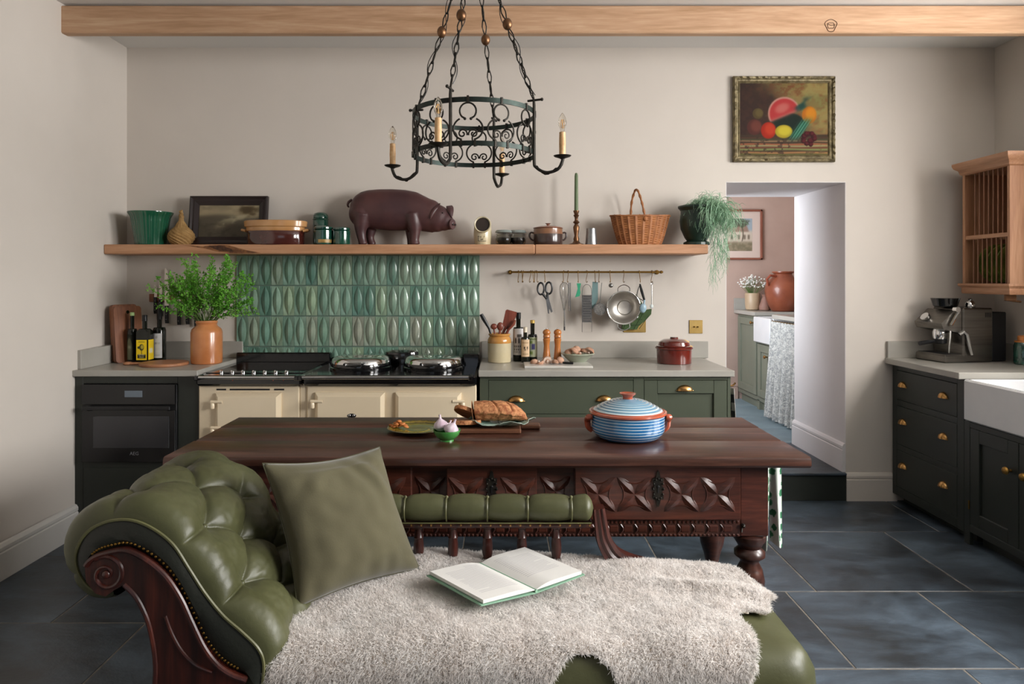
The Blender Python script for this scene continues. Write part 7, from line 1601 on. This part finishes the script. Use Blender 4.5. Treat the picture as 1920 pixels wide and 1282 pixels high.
xs = rg.uniform(-.62, .88, N); ss = rg.uniform(1.48, 2.36, N); m_ = inside(xs, ss); xs, ss = xs[m_], ss[m_]; N = len(xs)
base, nn = surf(xs, ss, .010)
ed_ = edist(xs, ss); L = (.012+.006*rg.rand(N))*(.8+.4*(nfield(xs, ss, 9, 1)+.5)); L *= np.where(ed_ < .03, 1.05, 1)
cxn = nfield(xs, ss, 42, 2)*1.1+nfield(xs, ss, 110, 4)*.9; cyn = nfield(xs, ss, 42, 3)*1.1+nfield(xs, ss, 110, 6)*.9
dirn = nn*1.0+np.stack([cxn, cyn-.12, 0*cxn-.05], -1)*.55+rg.normal(0, .20, (N, 3))
# outward at the edges
cenx, ceny = .1, 2.0
edge_push = np.clip((.03-ed_)/.03, 0, 1)[:, None]*np.stack([(xs-cenx)*.9, (ss-ceny)*1.0, -.25+0*xs], -1); dirn = dirn+edge_push
dirn /= np.linalg.norm(dirn, axis=1)[:, None]
t1 = np.cross(dirn, rg.normal(0, 1, (N, 3))); t1 /= np.linalg.norm(t1, axis=1)[:, None]
w0 = .00085; curl = np.cross(dirn, t1)
mid_ = base+dirn*L[:, None]*.55+curl*.0035*rg.normal(0, 1, (N, 1)); tip = base+dirn*L[:, None]+curl*.006*rg.normal(0, 1, (N, 1))+t1*.003*rg.normal(0, 1, (N, 1))-np.array([0, 0, .003])
V = np.stack([base-t1*w0, base+t1*w0, mid_+t1*w0*.9, mid_-t1*w0*.9, tip], 1).reshape(-1, 3)-np.array(WL[sk_.name])
o5 = np.arange(N)*5; me = bpy.data.meshes.new('wool'); me.vertices.add(N*5); me.vertices.foreach_set('co', V.astype(np.float32).ravel())
tri = np.stack([np.stack([o5, o5+1, o5+2], 1), np.stack([o5, o5+2, o5+3], 1), np.stack([o5+3, o5+2, o5+4], 1)], 1).reshape(-1)
me.loops.add(len(tri)); me.loops.foreach_set('vertex_index', tri.astype(np.int32)); nf = len(tri)//3; me.polygons.add(nf); me.polygons.foreach_set('loop_start', (np.arange(nf)*3).astype(np.int32)); me.update(calc_edges=True)
me.materials.append(fleece); wo = bpy.data.objects.new('wool', me); C.objects.link(wo); wo.parent = sk_; wo['kind'] = 'stuff'
# ================================================================== OPEN BOOK
S0 = Vector((.100, 1.990, .492)); Uu = Vector((-.151, -.104, 0)).normalized(); Vv = Vector((-.166, .185, .0)).normalized(); Lh = .249; Wp = .186
bo = thing('open_book', 'open book with green covers lying on the sheepskin', 'book', S0)
def page_side(sg, nm):
    d = Uu if sg > 0 else (Vector((.146, .086, 0))).normalized(); W = Wp if sg > 0 else .170
    cov = B(); blk = B()
    cover = [S0+d*W*f+Vector((0, 0, .002+(.0 if f > .1 else -.004)+.010*f)) for f in (0, 1.03)]
    cov.quadmesh([[c_+Vv*(-.004), c_+Vv*(Lh+.004)] for c_ in cover]); cov.quadmesh([[c_+Vv*(-.004)+Vector((0, 0, -.0035)), c_+Vv*(Lh+.004)+Vector((0, 0, -.0035))] for c_ in cover])
    e_ = [cover[0]-Vv*.004, cover[1]-Vv*.004, cover[1]+Vv*(Lh+.004), cover[0]+Vv*(Lh+.004)]; cov.quadmesh([e_, [p+Vector((0, 0, -.0035)) for p in e_]], False, True)
    obj('cover', cov, cover_g, bo, smooth=None)
    def hz(f): return .004+.011*f*0+.013*math.sin(min(1, f*2.6)*PI/2)*(1-.30*f) if True else 0
    pf_ = [S0+d*W*.98*f+Vector((0, 0, hz(f)+.010*f)) for f in LS(0, 1, 16)]; lo2 = [S0+d*W*.98*f+Vector((0, 0, .003+.010*f)) for f in LS(0, 1, 16)]
    blk.quadmesh([[p, p+Vv*Lh] for p in pf_]); blk.quadmesh([pf_, lo2]); blk.quadmesh([[p+Vv*Lh for p in pf_], [p+Vv*Lh for p in lo2]]); blk.quadmesh([[pf_[-1], pf_[-1]+Vv*Lh], [lo2[-1], lo2[-1]+Vv*Lh]])
    obj('page_block', blk, paper, bo, smooth=40)
    pr = B(); rr_ = random.Random(7+sg)
    for k in range(22 if sg > 0 else 18):
        v0 = .9-.035*k if sg > 0 else .88-.036*k
        a0_, a1_ = (.16, .86-.05*rr_.random()*(k % 5 == 4)*5)
        if k in (0, 1): a1_ = .45
        q0 = []
        for f in LS(a0_, a1_, 8):
            i = f*15; i0 = int(i); p = pf_[i0].lerp(pf_[min(15, i0+1)], i-i0)+Vector((0, 0, .0006)); q0.append([p+Vv*Lh*v0, p+Vv*(Lh*v0+.0022)])
        pr.quadmesh(q0)
    obj('printed_lines', pr, print_m, bo, smooth=None)['kind'] = 'stuff'
page_side(1, 'l'); page_side(-1, 'r')
obj('spine', B().tube([S0-Vv*.004+Vector((0, 0, .001)), S0+Vv*(Lh+.004)+Vector((0, 0, .001))], .005, 8), cover_g, bo)
for o in list(bpy.data.objects):
    if o.type == 'EMPTY' and o.users_collection == (): bpy.data.objects.remove(o)
